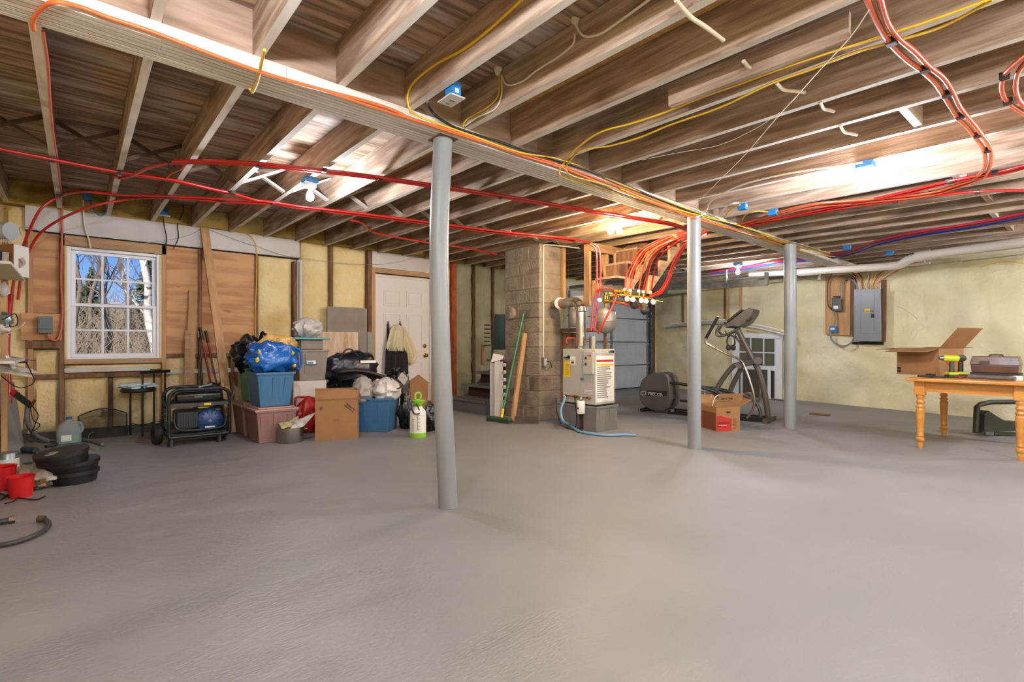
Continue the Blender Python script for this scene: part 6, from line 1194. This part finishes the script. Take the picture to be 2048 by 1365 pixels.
# electrical board
def wq(q, w0=.1, th=.03): p4 = [P(a, c, w=w0) for a, c in q]; return MB().prism([p4[3], p4[2], p4[1], p4[0]], (th, 0, 0))
t = thing('plywood_board', 'pale plywood backing board on the foam wall left of the electrical panel', 'board', P(1677, 610, w=.06))
wq([(1650, 548), (1701, 546), (1700, 671), (1650, 669)], .07, .03).build('board_face', mat('pale plywood', 'c79c6c', 'b5885a', scale=3, stretch=(4, 4, .8), rough=.7), t); wq([(1703, 546), (1710, 546), (1709, 672), (1703, 672)], .05, .05).build('side_board', m_stud, t)
t = thing('electrical_panel', 'tall grey electrical panel with a yellow sticker on the foam wall', 'electrical panel', P(1735, 630, w=.08))
wq([(1708, 580), (1761, 579), (1762, 683), (1708, 682)], .16, .10).build('panel_box', m_galv, t); wq([(1708, 579), (1761.5, 578.5), (1762.5, 683.5), (1708, 683)], .175, .012).build('panel_cover', mat('panel grey', '7e8487', rough=.4), t, bevel=.004)
wq([(1722, 586), (1748, 586), (1748, 668), (1722, 667)], .181, .005).build('panel_door', mat('panel grey', '7e8487'), t, bevel=.002); wq([(1729, 618), (1740, 618), (1740, 625), (1729, 625)], .184, .003).build('yellow_sticker', m_yel, t); wq([(1742, 628), (1748, 628), (1748, 636), (1742, 636)], .188, .006).build('door_latch', m_ink, t)
text('DANGER', .03, P(1729.6, 623.5, w=.186), P(1740, 624, w=.186)-P(1729.6, 623.5, w=.186), (0, 0, 1), m_ink, t)
wq([(1762, 560), (1772, 560), (1771, 684), (1763, 684)], .05, .04).build('side_stud', m_stud, t); wq([(1704, 684), (1766, 685), (1766, 690), (1704, 689)], .06, .04).build('dark_gap', m_ink, t)
t = thing('disconnect_switch', 'dark grey switch box on the plywood board beside the panel', 'switch', P(1673, 609, w=.14)); wq([(1663, 597), (1682, 596), (1683, 623), (1664, 623)], .16, .07).build('switch_body', mat('dark grey enamel', '4b4e50', rough=.4), t, bevel=.01); wq([(1667, 612), (1676, 612), (1676, 618), (1667, 618)], .163, .003).build('paper_label', m_paper, t); MB().beam(P(1667, 594, w=.14), P(1680, 594, w=.14), .03, .02).build('top_lug', m_ink, t)
t = thing('junction_box', 'blue box low on the plywood board beside the electrical panel', 'electrical box', P(1666, 659, w=.12), 'blue plastic boxes on the joists'); wq([(1659, 653), (1673, 653), (1673, 665), (1659, 665)], .14, .05).build('box_body', m_bluebox, t, bevel=.004); wq([(1661, 656), (1669, 656), (1669, 660), (1661, 660)], .143, .003).build('paper_label', m_paper, t)
tw = lambda nm, pts, r, m, lb, cat, grp=None, w0=.13: tag(MB().tube(smooth([P(a, c, w=w0) for a, c in pts], 5), r, 8).build(nm, m), lb, cat, grp)
m_con = mat('grey flexible conduit', '7c7b77', rough=.5)
tw('conduit', [(1683, 600), (1683, 580), (1684, 566), (1692, 558), (1704, 560), (1712, 568), (1716, 578)], .016, m_con, 'grey conduit arching from the dark switch over to the panel', 'conduit')
tw('conduit', [(1661, 666), (1663, 678), (1672, 688), (1688, 693), (1702, 686), (1708, 676)], .014, m_con, 'grey conduit looping from the blue box under to the panel', 'conduit')
tw('conduit', [(1668, 654), (1671, 640), (1669, 624)], .012, m_con, 'short grey conduit between the dark switch and the blue box', 'conduit')
tw('black_cable', [(1664, 548), (1656, 565), (1655, 590), (1656, 610), (1664, 620)], .010, m_bc, 'black cable dropping down the plywood board to the dark switch', 'cable')
ms = [m_yc, m_wc, m_oc, m_bc, m_yc, m_wc, m_oc, m_yc, m_redh]
nms = 'first second third fourth fifth sixth seventh eighth ninth tenth eleventh twelfth thirteenth fourteenth'.split()
for k in range(12):
    x0 = 1714+k*4; tw('branch_cable', [(x0, 580), (x0-2+3*math.sin(k), 568), (x0+(k-4)*2, 556), (x0+(k-5)*5, 546), (x0+(k-5)*8+R.uniform(-5, 5), 538)], .006, ms[k % 9], f'{nms[k]} of the cables fanning out over the panel, counted from the plywood board', 'cable', 'cables fanning out above the electrical panel', .12+.01*(k % 3))
for k in range(8):
    x0 = 1690+k*14; tw('loose_cable', [(x0-30, 543-k*.6), (x0, 540+R.uniform(-4, 5)-k*.7), (x0+30, 536+R.uniform(-4, 5)-k), (x0+60, 531-k)], .005, (m_yc, m_oc, m_wc)[k % 3], f'{nms[k]} loose cable running along the wall top from the farthest column', 'cable', 'loose cables along the top of the foam wall', .2+.02*k)
tw('white_string', [(1812, 555), (1830, 570), (1834, 590), (1832, 620), (1836, 640), (1826, 655), (1820, 672), (1824, 682), (1832, 672), (1834, 652), (1842, 648), (1848, 656), (1838, 662)], .004, m_wc, 'knotted pale string hanging on the foam wall above the open carton', 'string', None, .07)
tw('thin_wire', [(1795, 613), (1810, 620), (1825, 630), (1836, 640)], .002, m_gc, 'thin wire stapled slanting to the knotted string', 'wire', None, .06)
tw('yellow_cable', [(1960, 535), (1990, 526), (2020, 524), (2060, 529)], .005, m_yc, 'yellow cable along the wall top above the toolbox', 'cable', None, .25)
tw('white_cable', [(1800, 530), (1850, 529), (1900, 527), (1945, 516), (1982, 500)], .004, m_wc, 'thin white cable hanging under the drain pipe near the carton', 'cable', None, .5)
tw('grey_cable', [(1598, 550), (1612, 558), (1628, 559), (1642, 552)], .006, m_gc, 'grey cable drooping beside the farthest column', 'cable', None, .25)
# ================================================================ TABLE
m_pine = mat('honey pine', 'c98a3e', 'bb7b33', scale=3, stretch=(6, 1, 6), rough=.35, coat=.2)
tz = .678; ty0, ty1 = .30, 1.31; tx0, tx1 = 6.10, 7.36
LY = (.525, 1.215); LX = (6.20, 7.25)
t = thing('wooden_table', 'honey coloured wooden table with turned legs by the foam wall', 'table', ((tx0+tx1)/2, .87, 0))
ty0 = LY[0]-.1
MB().box(tx0, tx1, ty0, ty1, tz-.028, tz).build('table_top', m_pine, t, bevel=.006)
for x in LX:
    for y in LY:
        MB().box(x-.04, x+.04, y-.04, y+.04, tz-.16, tz-.029).build('leg_block', m_pine, t, bevel=.004)
        z1 = tz-.16; MB().lathe([(.019, 0), (.024, .05), (.022, .062), (.03, .07), (.036, .088), (.03, .104), (.023, .112), (.031, .12), (.031, .128), (.026, .138), (.029, .2), (.037, z1-.15), (.036, z1-.14), (.027, z1-.13), (.037, z1-.115), (.037, z1-.108), (.026, z1-.098), (.026, z1-.088), (.036, z1-.074), (.036, z1-.066), (.025, z1-.05), (.025, z1-.04), (.035, z1-.022), (.035, z1-.008), (.03, z1)], (x, y, 0), 22).build('leg', m_pine, t)
for q in ((LX[0]-.012, LX[0]+.012, LY[0]+.04, LY[1]-.04), (LX[1]-.012, LX[1]+.012, LY[0]+.04, LY[1]-.04), (LX[0]+.04, LX[1]-.04, LY[0]-.012, LY[0]+.012), (LX[0]+.04, LX[1]-.04, LY[1]-.012, LY[1]+.012)): MB().box(*q, tz-.13, tz-.029).build('apron', m_pine, t)
# carton on the table
B_ = V((6.75, 1.17, tz+.001)); a_v = V((.3, .954, 0)).normalized(); c_v = V((.954, -.3, 0)).normalized(); w, dd, hh = .40, .44, .285
t, M_ = carton('open_carton', 'open brown carton with raised flaps overhanging the table end', B_+a_v*w/2+c_v*dd/2, w, dd, hh, math.atan2(-a_v.y, -a_v.x), (1, .9, 1.05, 1.25), fl=.21, tilt=(100, 88, 95, 38))
MB(M_).box(-w/2+.006, -w/2+.04, -dd/2-.0015, -dd/2, .02, .08).build('printed_mark', m_ink, t); MB(M_).box(-w/2+.01, -w/2+.036, -dd/2-.002, -dd/2-.0014, .045, .049).build('mark_gap', m_card, t)
# drills
m_lg = mat('lime green drill plastic', 'b9c52c', rough=.4); m_dg = mat('dark green grey plastic', '32372c', rough=.45)
def PT(px, py, d): return P(px, py, d=d)
def drill(px, d, label, face=0):
    base = PT(px, 747, d); base.z = tz+.002; t = thing('cordless_drill', label, 'drill', base, 'lime and dark cordless drills on the table')
    MB().cbox(base+V((0, 0, .012)), (.10, .085, .024), rz=.6).build('battery_base', m_dg, t, bevel=.006); MB().cbox(base+V((0, 0, .038)), (.095, .08, .026), rz=.6).build('battery', m_lg, t, bevel=.008)
    MB().tube([base+V((0, 0, .05)), base+V((.005, 0, .16))], [.022, .018], 12).build('handle', m_dg, t)
    top = base+V((.0, 0, .185)); dv = V((-.8, .1, .0)) if face else V((-.5, .75, .05)); dv.normalize()
    MB().tube([top-dv*.05, top+dv*.07], [.034, .03], 16).build('motor_body', m_dg if face else m_lg, t); MB().tube([top+dv*.07, top+dv*.105], [.024, .016], 14).build('chuck', m_galv, t); MB().tube([top+dv*.02+V((0, 0, -.03)), top+dv*.035+V((0, 0, -.055))], .008, 8).build('trigger', m_redh, t); return t
drill(1903, 5.02, 'nearer cordless drill with its chuck turned to the carton'); drill(1921, 5.12, 'cordless drill beside the brown toolbox end', 1)
# toolbox
t = thing('toolbox', 'long scuffed brown metal toolbox on the table', 'toolbox', P(1990, 745, d=4.8)); m_tb = mat('brown enamel', '5f4034', '4a3028', scale=4, stretch=(1, 4, 1), rough=.3, coat=.4)
a, c = P(1940, 738, d=5.02), P(2040, 743, d=4.75); a.z = c.z = tz+.055; dv = (c-a).normalized(); sv = V((-dv.y, dv.x, 0));
if sv.x < 0: sv = -sv
def tb(p_, z0, z1, o0, o1, s0, s1, m, nm, bev=.006):
    A0, C0 = p_; M4 = [A0+dv*o0+V((0, 0, z0)), C0+dv*o1+V((0, 0, z0)), C0+dv*o1+sv*s1+V((0, 0, z0)), A0+dv*o0+sv*s1+V((0, 0, z0))]
    top = [A0+dv*(o0+s0)+sv*s0*.6+V((0, 0, z1)), C0+dv*(o1-s0)+sv*s0*.6+V((0, 0, z1)), C0+dv*(o1-s0)+sv*(s1-s0*.6)+V((0, 0, z1)), A0+dv*(o0+s0)+sv*(s1-s0*.6)+V((0, 0, z1))]
    return MB().hexa(M4+top).build(nm, m, t, bevel=bev)
tb((a, c), -.0, .07, .01, -.01, -.006, .2, m_tb, 'box_body'); tb((a, c), .071, .155, -.005, .005, .018, .205, m_tb, 'lid'); q = a.lerp(c, .2)
MB().hexa([q+V((0, 0, .065))-sv*.006, q+dv*.07+V((0, 0, .065))-sv*.006, q+dv*.07+V((0, 0, .065))+sv*.01, q+V((0, 0, .065))+sv*.01, q+V((0, 0, .115))-sv*.0, q+dv*.07+V((0, 0, .115))-sv*.0, q+dv*.07+V((0, 0, .115))+sv*.02, q+V((0, 0, .115))+sv*.02]).build('latch_plate', MATS['rusty steel'], t, bevel=.004)
MB().tube(smooth([a.lerp(c, .35)+V((0, 0, .156))+sv*.1, a.lerp(c, .4)+V((0, 0, .168))+sv*.1, a.lerp(c, .6)+V((0, 0, .168))+sv*.1, a.lerp(c, .65)+V((0, 0, .156))+sv*.1], 4), .006, 8).build('carry_handle', m_ink, t)
t = thing('tray', 'dark flat tray under the brown toolbox', 'tray', a+V((0, 0, -.05))); MB().hexa([a-dv*.0+V((0, 0, -.053)), c+V((0, 0, -.053)), c+sv*.22+V((0, 0, -.053)), a+sv*.22+V((0, 0, -.053)), a+V((0, 0, -.001)), c+V((0, 0, -.001)), c+sv*.22+V((0, 0, -.001)), a+sv*.22+V((0, 0, -.001))]).build('tray_body', m_ink, t)
a2, c2 = P(1938, 748, d=4.87), P(2030, 757, d=4.52); a2.z = c2.z = tz+.022; o = MB().tube([a2, a2.lerp(c2, .3), a2.lerp(c2, .31), c2], [.021, .021, .019, .02], 14).build('plastic_roll', mat('grey wrap roll', '6d6560', '5a524e', scale=9, rough=.35)); tag(o, 'grey wrapped roll lying in front of the brown toolbox', 'roll')
for k, (px, py, d, nm, m, s) in enumerate(((1850, 750, 5.05, 'dark pliers lying at the table corner', m_ink, (.07, .012, .01)), (1864, 748, 5.1, 'small black clamp on the table edge', m_ink, (.03, .02, .016)), (1880, 751, 5.0, 'flat dark tool in front of the carton', m_ink, (.12, .014, .006)), (1925, 752, 4.9, 'reddish pliers handle by the drills', mat('dull red handle', '7a2b20', rough=.5), (.06, .014, .01)), (2036, 748, 4.6, 'pale crumpled paper at the end of the table', m_paper, (.05, .03, .02)))):
    q = P(px, py, d=d); q.z = tz+s[2]+.001; o = MB().cbox(q, (s[0]*1.6, s[1]*2, s[2]*2), rz=-1.2+k*.3).build('hand_tool' if k < 4 else 'crumpled_paper', m, bevel=.003); MB().cbox(q+V((.02, .03, 0)), (s[0]*1.2, s[1]*1.4, s[2]*1.6), rz=-.5).build('handle', m, o); tag(o, nm, 'tool' if k < 4 else 'paper')
# bench tool under the table
t = thing('bench_tool', 'dark olive cast bench tool with an arched handle on the floor under the table', 'tool', P(2000, 868, z=0)); m_ol = mat('olive cast plastic', '3d3e34', rough=.45)
def PB(px, py, d=5.6): return P(px, py, d=d)
fw_ = V((CA, SA, 0))
MB().prism([PB(1958, 868), PB(1975, 871), PB(1976, 864), PB(2060, 862), PB(2060, 846), PB(2010, 842), PB(1990, 830), PB(1978, 822), PB(1970, 829), PB(1969, 864)], fw_*.1).build('cast_body', m_ol, t, bevel=.006)
b = MB(); pts = [PB(1960, 866), PB(1962, 816), PB(1970, 810), PB(1990, 806), PB(2060, 805)]; b.tube([p_+fw_*.05 for p_ in pts], .028, 8).build('arched_handle', m_ol, t)
MB().prism([PB(1972, 871, 5.58), PB(1988, 871, 5.58), PB(1988, 864, 5.58), PB(1972, 864, 5.58)], fw_*.08).build('foot_plate', m_galv, t); MB().beam(PB(1990, 868)+fw_*.05, PB(2060, 871)+fw_*.05, .1, .03).build('base_bar', m_ol, t)
# ================================================================ BLUE HOSE ON THE FLOOR
t = thing('water_hose', 'light blue hose curving from the boiler drain along the floor', 'hose', at(1190, 870)); pts = [(BX0-.06, 4.30, .386), P(1130, 798, d=6.15), P(1122, 820, d=6.1), P(1126, 842, d=6.0), at(1140, 856)+V((0, 0, .03)), at(1158, 866)+V((0, 0, .016)), at(1185, 871)+V((0, 0, .016)), at(1215, 874)+V((0, 0, .016)), at(1250, 873)+V((0, 0, .016)), at(1272, 874)+V((0, 0, .012))]
MB().tube(smooth(pts, 6), .015, 10).build('hose_body', mat('light blue hose', '6f9cb8', rough=.4), t); MB().tube([V((BX0-.055, 4.30, .386)), V((BX0-.075, 4.305, .375))], .017, 8).build('red_coupling', m_redh, t)
o = MB().tube(smooth([(BX0-.06, 4.12, .375), (BX0-.05, 4.12, .3), (BX0-.04, 4.11, .12), (BX0-.05, 4.12, .02), (BX0-.02, 4.2, .01)], 5), .006, 6).build('black_wire', m_blk); tag(o, 'black wire hanging from the boiler fittings between the totes', 'wire')
# ================================================================ OUTSIDE
m_bark = mat('grey brown bark', '5f5348', '7a6b5c', scale=6, stretch=(2, 2, .5), rough=.9); m_birch = mat('white birch bark', 'cfc8bd', 'a99f92', '4b443d', scale=5, stretch=(1, 1, 3), s3=4, lo3=.62, hi3=.68, rough=.8)
m_twig = mat('twig brown', '6b5d4e', '85745f', scale=5, rough=.9)
MB().grid(lambda u, v: V((-14+u*36, WB+.2+v*45, .25+v*2.2+.15*noise.noise(V((u*9, v*9, 2))))), 40, 30).build('ground', mat('leaf litter ground', '6f6353', '8c7e68', scale=3, rough=1))['kind'] = 'structure'
rt_ = random.Random(11)
def tree(base, top, r, label, bark, nb=9, name='bare_tree', sp=1.0):
    base = V(base); top = V(top); t = thing(name, label, 'tree', base, 'bare trees outside the window')
    pts = [base.lerp(top, k/6)+V((rt_.uniform(-.08, .08), rt_.uniform(-.08, .08), 0))*(k > 0) for k in range(7)]
    MB().tube(smooth(pts, 3), [r*(1-.6*i/18) for i in range(19)], 9).build('trunk', bark, t); b = MB()
    def branch(p, d, ln, rr, depth):
        q = [p]; dd_ = d.copy()
        for _ in range(4): dd_ = (dd_+V((rt_.uniform(-.25, .25), rt_.uniform(-.25, .25), rt_.uniform(-.05, .2)))).normalized(); q.append(q[-1]+dd_*ln/4)
        b.tube(q, [rr*(1-.2*i) for i in range(5)], 4, cap=False)
        if depth:
            for _ in range(3): k = rt_.randint(1, 4); branch(q[k], (dd_+V((rt_.uniform(-1, 1), rt_.uniform(-.8, .8), rt_.uniform(-.2, .8)))).normalized(), ln*.55, rr*.5, depth-1)
    L_ = (top-base).length
    for k in range(nb):
        f = rt_.uniform(.25, .98); p = base.lerp(top, f); branch(p, V((rt_.uniform(-1, 1), rt_.uniform(-.6, .6), rt_.uniform(.2, 1))).normalized(), L_*.3*sp, r*.26, 2)
    b.build('branches', bark, t); return t
def PO(px, py, Y): return P(px, py, Y=Y)
def gnd(px, Y): q = PO(px, 700, Y); return V((q.x, Y, .25+(Y-WB-.2)/45*2.2))
tree(gnd(212, 13), PO(205, 380, 13), .07, 'forked dark bare tree in the middle of the window view', m_bark, 8); tree(gnd(150, 12), PO(154, 400, 12), .05, 'slim bare tree at the wall corner side of the window view', m_bark, 5)
tree(gnd(318, 12), PO(262, 400, 12), .085, 'leaning white birch at the plywood side of the window view', m_birch, 6, 'birch_tree'); tree(gnd(255, 16), PO(238, 350, 16), .075, 'bare tree standing just left of the white birch', m_bark, 6); tree(gnd(170, 17), PO(215, 380, 17), .06, 'slanting bare tree behind the slim one', m_bark, 5)
tree(gnd(298, 19), PO(285, 380, 19), .07, 'straight bare tree far behind the birch', m_bark, 5)
b = MB()
for k in range(2600):
    Y = rt_.uniform(10, 30); x = rt_.uniform(-2.5, 4.5)*Y/16; z0 = .25+(Y-7.4)/45*2.2; h = rt_.uniform(.4, 1.9)*Y/20
    p = V((x, Y, z0)); d = V((rt_.uniform(-.8, .8), rt_.uniform(-.3, .3), 1)).normalized(); m_ = p+d*h*.5; e = m_+(d+V((rt_.uniform(-.7, .7), 0, rt_.uniform(-.4, .1)))).normalized()*h*.6
    b.tube([p, m_, e], [.012*Y/14, .009*Y/14, .003], 3, cap=False)
tag(b.build('thicket', m_twig), 'dense grey brown thicket of twigs beyond the window', 'undergrowth', kind='stuff')
for k, (px, Y, h, lb) in enumerate(((182, 24, 2.6, 'dark green young evergreen at the lower window panes'), (296, 24, 3.4, 'taller dark evergreen behind the white birch'), (140, 26, 3.2, 'evergreen at the wall corner side of the window'))):
    g_ = gnd(px, Y); t = thing('evergreen_tree', lb, 'tree', g_, 'evergreens outside the window'); MB().tube([g_, g_+V((0, 0, h))], [.07, .02], 7).build('trunk', m_bark, t); b = MB()
    for j in range(420):
        f = rt_.random()**.8; z = h*f; rr = (1-f)*h*.32+.05; a = rt_.uniform(0, 6.28); q = g_+V((0, 0, z+.1)); e = q+V((math.cos(a)*rr, math.sin(a)*rr, -.1*rr+rt_.uniform(-.1, .1)))
        b.tube([q, e], [.05, .012], 3, cap=False)
    b.build('needles', mat('evergreen needles', '3e4a30', '56603f', scale=6, rough=.9), t)
# distant wooded hill
def f(u, v):
    x = -30+u*80; return V((x, 52+6*noise.noise(V((u*6, v*2, 3))), 1.2+v*(3.0+1.2*noise.noise(V((u*14, 1, 8)))+.9*noise.noise(V((u*50, 1, 8))))))
o = MB().grid(f, 160, 10).build('distant_woods', mat('distant woods', '756b5f', '5c5a4a', '8f867a', scale=1.2, stretch=(2, 1, .5), s3=.4, rough=1)); tag(o, 'hazy grey brown wooded rise far beyond the window', 'woods', kind='stuff')
